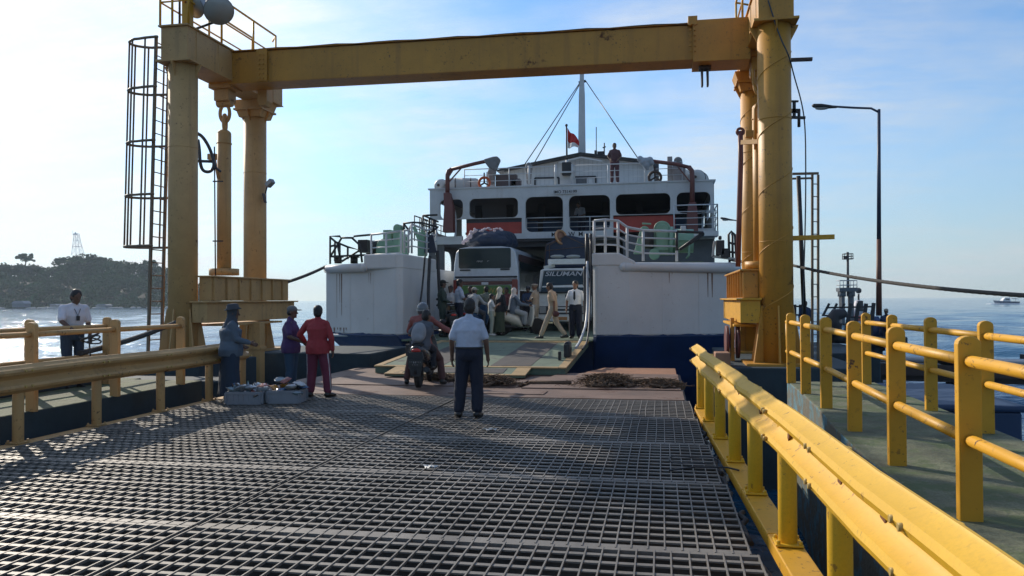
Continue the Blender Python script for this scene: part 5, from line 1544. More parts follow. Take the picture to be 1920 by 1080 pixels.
# ------------------------------------------------------------------ scooters
def scooter(loc, rz, col, label, plate=True, tail=(0.5, 0.03, 0.02), glow=0.0, rear='standard'):
    root = thing('motor_scooter', loc, label, 'scooter', 'motor scooters', rz)
    L = True
    wheel(root, (0, 0.62, 0.27), .27, .085, (1, 0, 0), L); wheel(root, (0, -0.60, 0.27), .27, .10, (1, 0, 0), L)
    el_ = lambda y, z, rx, rz_, n=14: [(rx * math.cos(2 * PI * i / n), y, z + rz_ * math.sin(2 * PI * i / n)) for i in range(n)]
    b = MB(); b.loft([el_(-.86, .74, .05, .04), el_(-.80, .70, .13, .10), el_(-.6, .62, .19, .17), el_(-.3, .55, .20, .19), el_(-.1, .48, .18, .20), el_(.02, .34, .16, .10)], True, True)
    b.loft([el_(.0, .30, .17, .05), el_(.3, .29, .17, .05)], True, True)
    b.build('body', col, root, True)
    b = MB(); b.loft([[(-.19, .30, .27), (.19, .30, .27), (.19, .36, .27), (-.19, .36, .27)], [(-.24, .36, .55), (.24, .36, .55), (.22, .44, .55), (-.22, .44, .55)], [(-.16, .40, .86), (.16, .40, .86), (.13, .48, .86), (-.13, .48, .86)], [(-.10, .36, 1.0), (.10, .36, 1.0), (.09, .46, 1.0), (-.09, .46, 1.0)]], True, True)
    b.build('front_apron', col, root, True, bevel=.02)
    b = MB(); b.loft([el_(-.80, .80, .10, .03), el_(-.5, .81, .14, .05), el_(-.2, .77, .13, .05), el_(-.06, .74, .09, .03)], True, True); b.build('seat', RUB, root, True)
    b = MB(); b.tube([(-.34, .28, 1.0), (-.2, .36, 1.03), (0, .40, 1.02), (.2, .36, 1.03), (.34, .28, 1.0)], .02, 8); b.tube([(-.36, .26, 1.0), (-.24, .33, 1.02)], .028, 8); b.tube([(.36, .26, 1.0), (.24, .33, 1.02)], .028, 8); b.build('handlebar', BLKP, root, True)
    for s_ in (-1, 1):
        b = MB(); b.tube([(s_ * .22, .36, 1.03), (s_ * .28, .34, 1.16)], .008, 6); b.ell((s_ * .31, .33, 1.2), (.065, .02, .045)); b.build('mirror', BLKP, root, True)
    b = MB(); b.ell((0, .49, .93), (.09, .05, .06)); b.build('headlight', LENS, root, True)
    tl = nodes('tail lamp')[0] if glow else flat('tail lens', tail, .25)
    if glow:
        pb = tl.node_tree.nodes['Principled BSDF']; pb.inputs['Base Color'].default_value = (.6, .03, .02, 1); pb.inputs['Emission Color'].default_value = (1, .08, .05, 1); pb.inputs['Emission Strength'].default_value = glow
    b = MB(); b.ell((0, -.86, .70), (.085, .03, .045)); b.build('tail_light', tl, root, True)
    b = MB(); b.tube([(0, -.72, .62), (0, -.90, .42), (0, -.93, .28)], .03, 6); b.prism([(-.09, .24), (.09, .24), (.12, .45), (.15, .58), (.12, .68), (-.12, .68), (-.15, .58), (-.12, .45)], -.93, -.88, 'y'); b.build('rear_fender', BLKP, root, True)
    b = MB(); b.prism([(-.13, .42), (.13, .42), (.13, .54), (-.13, .54)], -.945, -.932, 'y'); pt = b.build('number_plate', flat('plate black', (.03, .03, .03), .4), root, True)
    if plate:
        b = MB(); rn = random.Random(2)
        for k in range(7): b.bar((-.10 + k * .032, -.948, .48 + rn.uniform(0, .02)), (-.092 + k * .032, -.948, .51), .010, .004)
        for k in range(4): b.bar((-.05 + k * .03, -.948, .445), (-.042 + k * .03, -.948, .46), .008, .004)
        b.build('plate_marks', flat('plate ink', (.45, .45, .45)), pt, True)
    b = MB(); b.tube([(.14, -.1, .25), (.17, -.5, .28), (.18, -.85, .36)], [.025, .05, .055], 10); b.build('exhaust', DKST, root, True)
    b = MB(); b.loft([[(.06 * math.cos(t) , .62 + .31 * math.cos(a), .27 + .31 * math.sin(a)) for t in np.linspace(0, PI, 5)] for a in np.linspace(.3, 2.4, 9)], False, True, False); o = b.build('front_fender', col, root, True); sdf = o.modifiers.new('t', 'SOLIDIFY'); sdf.thickness = .01
    b = MB(); b.bar((0, .62, .27), (0, .42, .85), .05, .05); b.build('fork', DKST, root, True)
    return root


SX_, SYY = -4.50, 14.66
scooter((SX_, SYY, 0.03), R(7), flat('scooter black', (.03, .032, .036), .25, coat=.5), 'black motor scooter with two riders stopped on the rusty plates')
p = at(975, 600, 26.0)
scooter((p.x, 26.0, HZ), R(-62), flat('scooter cream', (.60, .58, .50), .3, coat=.4), 'cream motor scooter with a lit red tail light on the ferry deck', glow=1.2)
p = at(895, 600, 26.6)
scooter((p.x, 26.6, HZ), R(-18), flat('scooter blue', (.03, .08, .16), .3, coat=.4), 'dark blue motor scooter on the ferry deck behind the officer')
p = at(845, 630, 24.6)
scooter((p.x - .05, 24.6, HZ), R(25), flat('scooter dark', (.02, .02, .02), .3, coat=.4), 'dark parked scooter beside the left door post of the ferry')
p = at(1135, 600, 15)

# ------------------------------------------------------------------ people
SKIN = flat('brown skin', (0.23, 0.115, 0.07), .55)
SKIND = flat('dark brown skin', (0.12, 0.062, 0.04), .55)
HAIR = flat('black hair', (0.012, 0.010, 0.010), .55)
SHOE = flat('black shoe leather', (0.015, 0.014, 0.013), .35)
SHW = flat('white shirt cloth', (0.43, 0.47, 0.56), .85, bump=.25, bs=30)
NAVY = flat('navy trouser cloth', (0.012, 0.016, 0.032), .85, bump=.25, bs=30)


def fig_joints(**ov):
    J = dict(pelvis=(0, 0, .93), waist=(0, 0, 1.08), chest=(0, 0, 1.27), neck=(0, -.005, 1.44), head=(0, .025, 1.585),
             sh_l=(-.165, -.005, 1.365), sh_r=(.165, -.005, 1.365), el_l=(-.225, -.025, 1.10), el_r=(.235, -.025, 1.11), wr_l=(-.245, .035, .875), wr_r=(.245, .035, .875),
             hip_l=(-.09, 0, .90), hip_r=(.09, 0, .90), kn_l=(-.105, .015, .49), kn_r=(.105, .015, .49), an_l=(-.115, -.025, .085), an_r=(.115, -.025, .085),
             face=(0, 1, 0), toe_l=(-.12, 1, 0), toe_r=(.12, 1, 0), hand_l=None, hand_r=None)
    J.update(ov)
    return {k: (V(v) if v is not None else None) for k, v in J.items()}


def taper(b, p, q, r0, r1, n=12):
    p, q = V(p), V(q); d = q - p
    if d.length < 1e-5: return
    a, dd, u = frame_of(d)
    rg = []
    for t in (-1, -.7, -.3): 
        k = math.sqrt(max(0.03, 1 - t * t)); rg.append((p + dd * r0 * t, r0 * k))
    for t in (0, .33, .66, 1): rg.append((p.lerp(q, t), r0 + (r1 - r0) * t))
    for t in (.3, .7, 1):
        k = math.sqrt(max(0.03, 1 - t * t)); rg.append((q + dd * r1 * t, r1 * k))
    b.loft([[c + (a * math.cos(2 * PI * i / n) + u * math.sin(2 * PI * i / n)) * r for i in range(n)] for c, r in rg], True, True)


def torso(b, J, e=0.0, z0=-.12, fat=1.0, top=True, cut=False, low=0.0):
    sp = [(J['pelvis'] + (J['pelvis'] - J['waist']) * (-z0 / .15), .150 * fat, .112 * fat), (J['pelvis'], .162 * fat, .118 * fat), (J['waist'], .143 * fat, .108 * fat), (J['chest'], .168 * fat, .118 * fat),
          (J['chest'].lerp((J['sh_l'] + J['sh_r']) / 2, .75), .155, .10), ((J['sh_l'] + J['sh_r']) / 2 + (J['neck'] - J['chest']) * .22, .075, .07)]
    if cut: sp = [(J['pelvis'].lerp(J['waist'], .42), .150 * fat, .112 * fat)] + sp[2:]
    else: sp = [(sp[0][0], sp[0][1] + low, sp[0][2] + low), (sp[1][0], sp[1][1] + low, sp[1][2] + low)] + sp[2:]
    side_lo = (J['hip_r'] - J['hip_l']).normalized(); side_hi = (J['sh_r'] - J['sh_l']).normalized()
    rings = []; n = 18
    for i, (c, rx, ry) in enumerate(sp):
        t = i / (len(sp) - 1); s_ = side_lo.lerp(side_hi, t).normalized()
        up = (sp[min(i + 1, len(sp) - 1)][0] - sp[max(i - 1, 0)][0]).normalized()
        f = up.cross(s_).normalized(); s_ = f.cross(up).normalized()
        rings.append([c + s_ * (rx + e) * math.cos(2 * PI * k / n) + f * (ry + e) * math.sin(2 * PI * k / n) for k in range(n)])
    b.loft(rings, True, True)
    for k in ('l', 'r'):
        taper(b, J['chest'].lerp(J['sh_' + k], .55), J['sh_' + k], .075 + e * .7, .053 + e * .6); taper(b, J['neck'] - (J['neck'] - J['chest']) * .12, J['sh_' + k] + V((0, 0, .004)), .055 + e * .5, .042 + e * .6)


def hand(b, w_, el, hd, side):
    d = (hd - w_).normalized() if hd is not None else (w_ - el).normalized()
    fwd = V((0, 1, 0))
    n_ = d.cross(V((side, 0, 0)).cross(d)).normalized()
    lat = fwd - d * fwd.dot(d)
    if lat.length < .1: lat = UP - d * UP.dot(d)
    lat.normalize(); pal = lat.cross(d) * side          # palm faces the body
    taper(b, w_, w_ + d * .05, .026, .03)
    M = Matrix((lat, pal, d)).transposed()
    b.ell(w_ + d * .055, (.040, .018, .052), 10, 7, M)
    for k, ln in enumerate((.072, .080, .076, .060)):
        base = w_ + d * .095 + lat * (.030 - .020 * k)
        m1 = base + d * ln * .5 + pal * .006; m2 = m1 + d * ln * .36 + pal * .022
        taper(b, base, m1, .0098, .009, 7); taper(b, m1, m2, .009, .0078, 7)
    t0_ = w_ + d * .035 + lat * .036; t1_ = t0_ + d * .035 + lat * .022 + pal * .012; t2_ = t1_ + d * .032 + lat * .002 + pal * .012
    taper(b, t0_, t1_, .012, .0105, 7); taper(b, t1_, t2_, .0105, .009, 7)


def person(loc, rz, label, h=1.70, J=None, skin=SKIN, shirt=SHW, sleeve='short', pants=NAVY, skirt=False, hair='short', hairmat=HAIR, shoe=SHOE, fat=1.0, voxel=.013, tucked=True, extra=None, group=None, hem=None, flare=1.0):
    J = J or fig_joints()
    s = h / 1.70
    root = thing('person', loc, label, 'person', group, rz)
    S = Matrix.Diagonal((s, s, s, 1))
    def put(me, nm, mt, par=root):
        me.transform(S); return link(nm, me, mt, par, True)
    f = J['face'].normalized(); hd = J['head']; sd_ = f.cross(UP).normalized(); hu = sd_.cross(f).normalized()
    HM = Matrix((sd_, f, hu)).transposed()
    P = lambda x, y, z: hd + sd_ * x + f * y + hu * z
    b = MB(); torso(b, J, -.018, z0=-.05, fat=fat)
    taper(b, J['neck'] - (J['neck'] - J['chest']) * .2, hd - hu * .05, .058, .052)
    b.ell(hd + hu * .022, (.074, .093, .098), 16, 12, HM); b.ell(P(0, .022, -.048), (.056, .066, .066), 14, 10, HM)
    taper(b, P(0, .085, .018), P(0, .106, -.018), .009, .015, 8); b.ell(P(0, .076, .034), (.045, .018, .010), 10, 6, HM); b.ell(P(0, .083, -.058), (.024, .010, .009), 10, 6, HM); b.ell(P(0, .072, -.092), (.024, .02, .018), 10, 6, HM)
    for x in (-.077, .077): b.ell(P(x, -.008, .0), (.010, .022, .034), 8, 6, HM)
    for k, sg in (('l', -1), ('r', 1)):
        taper(b, J['sh_' + k], J['el_' + k], .050 * fat, .040); taper(b, J['el_' + k], J['wr_' + k], .041, .028)
        hand(b, J['wr_' + k], J['el_' + k], J['hand_' + k], sg)
        taper(b, J['hip_' + k], J['kn_' + k], .085 * fat, .056); taper(b, J['kn_' + k], J['kn_' + k].lerp(J['an_' + k], .35), .054, .056); taper(b, J['kn_' + k].lerp(J['an_' + k], .3), J['an_' + k], .055, .037)
        t = J['toe_' + k]; t = V((t.x, t.y, 0)).normalized(); a = J['an_' + k]
        taper(b, a + V((0, 0, -.035)) - t * .03, a + t * .12 + V((0, 0, -.05)), .038, .03)
    body = put(remesh(b, 'body', voxel * .8, 1), 'body', skin)
    b = MB()
    for x in (-.031, .031): b.ell(P(x, .083, .020), (.012, .008, .007), 8, 5, HM)
    put(b.mesh('eyes'), 'eyes', BLKP, body)
    # shoes
    for k in ('l', 'r'):
        t = J['toe_' + k]; t = V((t.x, t.y, 0)).normalized(); a = J['an_' + k]
        b = MB(); taper(b, a + V((0, 0, -.03)) - t * .035, a + t * .10 + V((0, 0, -.046)), .052, .042); taper(b, a + t * .08 + V((0, 0, -.05)), a + t * .155 + V((0, 0, -.054)), .042, .032); taper(b, a, a + V((0, 0, -.03)), .048, .05)
        me = remesh(b, 'shoe', .012, 1); put(me, 'shoe', shoe)
    # trousers or skirt
    b = MB()
    if skirt:
        z0 = hem if hem is not None else .12
        c = (J['an_l'] + J['an_r']) / 2; n = 20
        rings = [[J['waist'].lerp(J['pelvis'], .3) + V((.15 * fat * math.cos(2 * PI * k / n), .125 * math.sin(2 * PI * k / n), 0)) for k in range(n)], [J['pelvis'] + V((.19 * fat * math.cos(2 * PI * k / n), .15 * math.sin(2 * PI * k / n), -.06)) for k in range(n)]]
        for z, w1, w2 in ((.5, .20, .17), (z0, .22, .19)): rings.append([V((c.x + w1 * fat * (1 + .05 * math.sin(5 * 2 * PI * k / n)) * math.cos(2 * PI * k / n), c.y + w2 * math.sin(2 * PI * k / n), z)) for k in range(n)])
        b.loft(rings, True, True); me = remesh(b, 'skirt', voxel, 2, .010, 7); put(me, 'skirt', pants)
    else:
        c = J['pelvis']; 
        Jt = dict(J); b2 = MB()
        side = (J['hip_r'] - J['hip_l']).normalized(); up = (J['waist'] - J['pelvis']).normalized(); ff = up.cross(side).normalized(); n = 18
        rings = [[c + up * z + side * rx * fat * math.cos(2 * PI * k / n) + ff * ry * fat * math.sin(2 * PI * k / n) for k in range(n)] for z, rx, ry in ((-.10, .150, .115), (-.03, .178, .135), (.04, .176, .136), (.085, .168, .130))]
        b.loft(rings, True, True)
        for k in ('l', 'r'):
            hp = J['hip_' + k] + UP * .02
            taper(b, hp, J['kn_' + k], .102 * fat, .076 * flare); taper(b, J['kn_' + k], J['kn_' + k].lerp(J['an_' + k], .88), .076 * flare, .068 * flare)
        put(remesh(b, 'trousers', voxel, 2, .010, 8), 'trousers', pants)
    # shirt
    if shirt is not None:
        b = MB(); torso(b, J, .020 if tucked else .026, z0=-.12, fat=fat, cut=tucked, low=.022)
        if tucked:
            pass
        for k in ('l', 'r'):
            if sleeve == 'short':
                e_ = J['sh_' + k].lerp(J['el_' + k], .78); taper(b, J['sh_' + k], e_, .060, .066)
            elif sleeve == 'long':
                taper(b, J['sh_' + k], J['el_' + k], .060 * fat, .056); taper(b, J['el_' + k], J['el_' + k].lerp(J['wr_' + k], .96), .058, .045)
        taper(b, J['neck'] - (J['neck'] - J['chest']) * .25, J['neck'] + (hd - J['neck']) * .12, .072, .062)
        put(remesh(b, 'shirt', voxel, 2, .011, 8), 'shirt', shirt)
    # hair and headgear
    if hair in ('short', 'bob'):
        b = MB(); b.ell(P(0, -.014, .042), (.086, .100, .094), 16, 10, HM); b.ell(P(0, -.040, -.005), (.084, .074, .100), 14, 9, HM)
        if hair == 'bob': b.ell(P(0, -.05, -.05), (.085, .06, .11), 14, 9, HM)
        put(remesh(b, 'hair', .012, 1, .006, 30), 'hair', hairmat)
    elif hair == 'cap':
        b = MB(); b.ell(P(0, -.03, .0), (.080, .075, .07), 14, 8, HM); put(remesh(b, 'hair', .012, 1), 'hair', HAIR)
        b = MB(); b.ell(P(0, -.002, .062), (.088, .102, .075), 16, 10, HM); b.ell(P(0, .12, .048), (.062, .075, .012), 14, 7, HM)
        put(remesh(b, 'cap', .010, 1), 'cap', hairmat)
    elif hair == 'peaked':
        b = MB(); b.ell(P(0, .0, .085), (.125, .13, .035), 18, 8, HM); b.cyl(P(0, 0, .03), P(0, 0, .085), .09, .10); b.ell(P(0, .10, .035), (.07, .05, .01), 12, 6, HM)
        put(remesh(b, 'peaked_cap', .010, 1), 'peaked_cap', hairmat)
    elif hair == 'hijab':
        b = MB(); b.ell(P(0, -.022, .022), (.094, .104, .118), 16, 11, HM); b.ell(P(0, -.03, -.08), (.09, .085, .09), 14, 9, HM)
        taper(b, P(0, -.02, -.07), (J['sh_l'] + J['sh_r']) / 2 + V((0, 0, -.05)), .085, .15)
        put(remesh(b, 'headscarf', .013, 2, .006, 14), 'headscarf', hairmat)
    elif hair == 'helmet':
        b = MB(); b.ell(P(0, -.01, .03), (.118, .138, .130), 20, 12, HM); b.ell(P(0, .0, -.045), (.108, .095, .07), 16, 9, HM)
        o = put(remesh(b, 'helmet', .014, 2), 'helmet', hairmat)
        b = MB(); b.torus(P(0, -.01, -.0), .127, .010, hu, 24, 6); put(b.mesh('helmet_trim'), 'helmet_trim', PALE, o)
    elif hair == 'hat':
        b = MB(); b.lathe([(.01, .20), (.09, .17), (.105, .09), (.115, .055), (.19, .045), (.195, .035), (.11, .03)], hd, hu, 22)
        put(b.mesh('hat'), 'hat', hairmat)
        b = MB(); b.ell(P(0, -.03, -.02), (.085, .08, .10), 14, 8, HM); put(remesh(b, 'hair', .012, 1), 'hair', HAIR)
    if extra: extra(root, J, put)
    return root


def belt(col=BLKP, z=.085):
    def f(root, J, put):
        c = J['pelvis'] + (J['waist'] - J['pelvis']).normalized() * z
        b = MB(); b.tube([c + V((.196 * math.cos(a), .152 * math.sin(a), 0)) for a in np.linspace(0, 2 * PI, 26, endpoint=False)], .018, 6, True)
        put(b.mesh('belt'), 'belt', col)
    return f


# officer in the foreground, seen from behind
J = fig_joints(el_l=(-.25, -.03, 1.12), wr_l=(-.262, .03, .885), el_r=(.25, -.03, 1.12), wr_r=(.268, .02, .885), an_l=(-.155, -.02, .085), kn_l=(-.125, .01, .49), an_r=(.12, -.02, .085), kn_r=(.115, .01, .49), toe_l=(-.5, 1, 0), toe_r=(.25, 1, 0), head=(.005, .035, 1.60))
person((-2.66, 10.80, 0), R(3), 'officer in white short-sleeved shirt and navy trousers on the grating, seen from behind', 1.645, J, SKIND, fat=1.16, voxel=.011, flare=1.22, extra=belt())
# man in red tracksuit
def stripes(root, J, put):
    b = MB()
    for k, sg in (('l', -1), ('r', 1)):
        b.tube([J['hip_' + k] + V((sg * .105, -.035, 0)), J['kn_' + k] + V((sg * .075, -.03, 0)), J['an_' + k] + V((sg * .066, -.028, .05))], .012, 6)
    put(b.mesh('side_stripe'), 'side_stripe', flat('stripe white', (.5, .48, .48), .8))
J = fig_joints(sh_l=(-.19, .02, 1.385), el_l=(-.36, .02, 1.16), wr_l=(-.30, .20, 1.0), el_r=(.265, -.03, 1.12), wr_r=(.27, .04, .88), an_l=(-.13, -.03, .085), kn_l=(-.115, .01, .49), an_r=(.21, -.03, .085), kn_r=(.15, .02, .49), toe_l=(-.2, 1, 0), toe_r=(.6, 1, 0), face=(-.1, 1, 0))
MAR = flat('red tracksuit cloth', (.30, .030, .035), .8, bump=.2, bs=30)
MARP = flat('maroon trouser cloth', (.14, .022, .045), .85, bump=.2, bs=30)
person((-5.80, 12.70, 0), R(4), 'person in red long-sleeved top and maroon trousers with pale side stripes', 1.56, J, SKIND, MAR, 'long', MARP, fat=1.12, voxel=.011, tucked=False, extra=stripes, flare=1.15)
# woman in purple with cap
def bag(root, J, put):
    b = MB(); b.ell((J['pelvis'].x - .2, J['pelvis'].y - .02, .98), (.06, .13, .11)); b.tube([J['sh_r'] + V((0, .05, .05)), J['chest'] + V((-.1, .12, 0)), (J['pelvis'].x - .2, J['pelvis'].y, 1.05)], .012, 6)
    put(remesh(b, 'shoulder_bag', .014, 1), 'shoulder_bag', flat('bag grey', (.12, .12, .13), .7))
J = fig_joints(el_r=(.27, .06, 1.13), wr_r=(.20, .30, 1.02), el_l=(-.27, -.02, 1.13), wr_l=(-.20, .18, 1.0), face=(-.1, 1, 0))
person((-6.42, 12.95, 0), R(-82), 'woman in a purple top, blue jeans and grey peaked cap, turned to the red-clad person', 1.55, J, SKIND, flat('purple cloth', (.075, .035, .11), .85, bump=.2, bs=30), 'short', flat('blue jeans', (.03, .07, .12), .85), hair='cap', hairmat=flat('cap grey', (.13, .13, .13), .8), fat=1.14, voxel=.011, tucked=False, extra=bag)
# vendor
J = fig_joints(el_r=(.25, .05, 1.12), wr_r=(.26, .27, 1.05), el_l=(-.26, .0, 1.12), wr_l=(-.20, .2, 1.0), neck=(0, .01, 1.44), head=(0, .05, 1.58), face=(.3, 1, -.15))
def bucket(root, J, put):
    hd = J['head']; b = MB(); b.lathe([(.15, .035), (.152, .04), (.112, .07), (.105, .12), (.07, .145), (.005, .15)], hd + V((0, -.01, .03)), (0, -.1, 1), 22); put(b.mesh('bucket_hat'), 'bucket_hat', flat('hat dark grey', (.045, .05, .06), .85))
JKT = flat('grey jacket cloth', (.085, .115, .15), .85, bump=.2, bs=25)
person((-7.02, 12.0, 0), R(-50), 'vendor woman in blue-grey jacket, long dark skirt and headscarf beside the crates', 1.56, J, SKIND, JKT, 'long', flat('dark blue skirt', (.02, .035, .06), .9), skirt=True, hair='hijab', hairmat=flat('dark scarf', (.05, .06, .075), .85), fat=1.42, voxel=.011, tucked=False, extra=bucket)
# man at the left rail
def tagx(root, J, put):
    b = MB(); b.tube([J['neck'] + V((-.05, .10, -.06)), J['chest'] + V((0, .15, -.02)), J['neck'] + V((.05, .10, -.06))], .006, 5); b.cbox(J['chest'] + V((0, .155, -.06)), .055, .008, .08)
    put(b.mesh('lanyard'), 'lanyard', BLKP)
J = fig_joints(el_l=(-.25, .02, 1.13), wr_l=(-.23, .14, .90), el_r=(.24, .14, 1.16), wr_r=(.17, .37, 1.02), chest=(0, .04, 1.27), neck=(0, .07, 1.43), head=(0, .12, 1.57), sh_l=(-.185, .05, 1.38), sh_r=(.185, .05, 1.38), face=(0, 1, -.25))
q = at(136, 600, 11.0)
person((q.x, 11.0, .27), R(-115), 'man in white short-sleeved shirt leaning over the left handrail by the water', 1.58, J, SKIND, flat('white shirt backlit', (.62, .62, .68), .85, bump=.2, bs=30), 'short', flat('dark jeans', (.03, .05, .08), .9), voxel=.012, extra=tagx)

# scooter riders (sitting)
def sit(yaw=0, **k):
    d_ = dict(pelvis=(0, -.28, .86), waist=(0, -.27, 1.01), chest=(0, -.24, 1.20), neck=(0, -.22, 1.37), head=(0, -.19, 1.515), sh_l=(-.185, -.23, 1.315), sh_r=(.185, -.23, 1.315), hip_l=(-.10, -.26, .83), hip_r=(.10, -.26, .83),
              kn_l=(-.19, .14, .72), kn_r=(.19, .14, .72), an_l=(-.17, .12, .37), an_r=(.17, .12, .37), el_l=(-.30, -.06, 1.09), el_r=(.30, -.06, 1.09), wr_l=(-.32, .20, 1.03), wr_r=(.32, .20, 1.03), hand_l=(-.33, .3, 1.02), hand_r=(.33, .3, 1.02))
    d_.update(k); return fig_joints(**d_)


def crook(p, base, rz):   # local scooter coordinates
    return V(base) + Matrix.Rotation(rz, 3, 'Z') @ V(p)


J = sit(an_l=(-.36, -.02, .085), kn_l=(-.31, .10, .50), an_r=(.36, .0, .085), kn_r=(.30, .12, .50), el_r=(.44, -.12, 1.12), wr_r=(.66, -.10, 1.02), hand_r=(.76, -.13, 1.0), head=(0, -.17, 1.50), toe_l=(-.3, 1, 0), toe_r=(.3, 1, 0))
person((SX_, SYY, .03), R(7), 'scooter rider in dark red jacket and grey helmet reaching out an arm to the officer', 1.62, J, SKIN, flat('faded red jacket', (.27, .085, .07), .8, bump=.2, bs=30), 'long', flat('brown trousers', (.10, .045, .04), .85), hair='helmet', hairmat=flat('helmet grey', (.10, .11, .12), .3, coat=.4), voxel=.012, tucked=False)
def pack(root, J, put):
    b = MB(); c = J['chest'] + V((-.06, -.19, -.06)); M = Matrix.Rotation(R(14), 3, 'Y'); b.ell(c, (.15, .11, .22), 18, 12, M); b.ell(c + V((0, -.06, -.08)), (.11, .07, .10), 14, 9, M)
    put(remesh(b, 'backpack', .016, 2, .008, 8), 'backpack', flat('grey backpack', (.27, .28, .30), .8))
J = sit(pelvis=(.03, -.56, .87), waist=(.05, -.56, .99), chest=(.08, -.55, 1.15), neck=(.10, -.54, 1.29), head=(.14, -.52, 1.42), sh_l=(-.06, -.55, 1.24), sh_r=(.22, -.55, 1.24), hip_l=(-.10, -.54, .85), hip_r=(.10, -.54, .85), kn_l=(-.22, -.25, .72), kn_r=(.22, -.25, .72), an_l=(-.22, -.28, .40), an_r=(.22, -.28, .40),
        el_l=(-.22, -.42, 1.05), el_r=(.22, -.42, 1.05), wr_l=(-.15, -.25, 1.0), wr_r=(.15, -.25, 1.0), hand_l=None, hand_r=None, face=(.5, .8, 0))
person((SX_, SYY, .03), R(7), 'child with short black hair and grey backpack riding behind the helmeted rider', 1.58, J, SKIN, flat('dark grey tee', (.10, .11, .13), .85), 'short', flat('dark trousers', (.02, .022, .03), .85), voxel=.012, tucked=False, extra=pack)

# people on the car deck
def pp_at(px, y): return at(px, 560, y).x


J = fig_joints(face=(-.3, 1, 0), el_r=(.23, .03, 1.12), wr_r=(.12, .2, 1.05), el_l=(-.24, 0, 1.12))
OLV = flat('army green cloth', (.035, .055, .045), .85)
person((pp_at(829, 24.4), 24.4, HZ), R(-70), 'soldier in dark green uniform standing at the left door post of the ferry', 1.80, J, SKIND, OLV, 'long', OLV, hair='cap', hairmat=flat('dark cap', (.02, .022, .02), .8), fat=1.05)
J = fig_joints(el_l=(-.24, .08, 1.13), wr_l=(-.12, .27, 1.12), el_r=(.24, .06, 1.12), wr_r=(.14, .27, 1.10), face=(.4, 1, -.1))
person((pp_at(861, 24.9), 24.9, HZ), R(-60), 'man in bright white shirt standing between the soldier and the bus', 1.84, J, SKIND, SHW, 'short', NAVY)
person((pp_at(845, 26.0), 26.0, HZ), R(170), 'person in pale shirt half hidden behind the soldier on the car deck', 1.66, fig_joints(), SKIND, flat('pale shirt', (.5, .5, .5), .85), 'short', flat('olive trousers', (.06, .065, .04), .85))
J = sit(face=(.5, 1, 0))
q = at(895, 600, 26.6)
person((q.x, 26.6, HZ), R(-18), 'scooter rider in pale grey shirt and light cap on the car deck', 1.66, J, SKIND, flat('pale grey shirt', (.42, .44, .44), .85, bump=.2, bs=30), 'long', flat('grey trousers', (.10, .10, .11), .85), hair='cap', hairmat=flat('cap beige', (.40, .38, .32), .8), tucked=False)
J = fig_joints(el_l=(-.24, .05, 1.12), wr_l=(-.13, .22, 1.05), face=(.2, 1, 0), an_r=(.14, -.1, .085))
person((pp_at(937, 25.4), 25.4, HZ), R(-25), 'woman in cream headscarf, black top and olive skirt standing behind the bus', 1.58, J, SKIN, flat('black blouse', (.02, .022, .028), .85), 'long', flat('olive skirt', (.055, .07, .045), .9), skirt=True, hair='hijab', hairmat=flat('cream scarf', (.62, .57, .45), .85), tucked=False)
J = fig_joints(el_r=(.22, .1, 1.15), wr_r=(.15, .25, 1.25), an_l=(-.15, .1, .085), kn_l=(-.12, .12, .49))
person((pp_at(921, 25.2), 25.2, HZ), R(-70), 'small child in white top and pale trousers beside the woman in black', 1.36, J, SKIN, flat('child white', (.6, .6, .58), .85), 'short', flat('pale green trousers', (.35, .38, .32), .85), shoe=flat('white shoes', (.6, .6, .58), .6))
J = sit(face=(.2, 1, 0))
q = at(975, 600, 26.0)
person((q.x, 26.0, HZ), R(-62), 'woman rider in cream headscarf and grey jacket on the cream scooter', 1.62, J, SKIN, flat('slate jacket', (.13, .16, .20), .85, bump=.2, bs=25), 'long', flat('grey silk trousers', (.33, .35, .36), .7), hair='hijab', hairmat=flat('pink cream scarf', (.66, .57, .50), .85), tucked=False, flare=1.2)
KH = flat('khaki cloth', (.50, .36, .24), .85, bump=.2, bs=25)
KHP = flat('khaki trouser cloth', (.46, .37, .27), .85, bump=.2, bs=25)
J = fig_joints(el_r=(.2, .1, 1.12), wr_r=(.05, .24, 1.12), el_l=(-.2, .1, 1.12), wr_l=(-.04, .24, 1.10))
person((pp_at(1004, 27.4), 27.4, HZ), R(75), 'officer in khaki uniform and peaked cap between the scooter and the truck', 1.72, J, SKIN, KH, 'short', KHP, hair='peaked', hairmat=flat('cap khaki', (.40, .30, .22), .7))
J = fig_joints(hip_l=(-.08, 0, .90), kn_l=(-.09, .20, .50), an_l=(-.10, .36, .09), kn_r=(.09, -.08, .48), an_r=(.10, -.36, .12), toe_r=(.05, 1, 0), el_l=(-.22, -.10, 1.12), wr_l=(-.20, -.10, .86), el_r=(.22, .02, 1.1), wr_r=(.2, .14, .88), chest=(0, .03, 1.27), neck=(0, .06, 1.43), head=(0, .11, 1.57), face=(0, 1, -.3), sh_l=(-.185, .03, 1.38), sh_r=(.185, .03, 1.38))
def purse(root, J, put):
    b = MB(); b.ell(J['wr_l'] + V((-.03, -.06, -.10)), (.05, .11, .09)); put(remesh(b, 'bag', .014, 1), 'bag', flat('bag maroon', (.10, .03, .025), .7))
person((pp_at(1037, 23.5), 23.5, HZ - .02), R(80), 'officer in khaki uniform walking across the top of the ramp with a small bag', 1.70, J, SKIN, KH, 'short', KHP, extra=purse)
J = fig_joints(el_l=(-.26, -.02, 1.12), wr_l=(-.27, .02, .88), el_r=(.26, -.02, 1.12), wr_r=(.27, .02, .88), face=(.2, 1, 0))
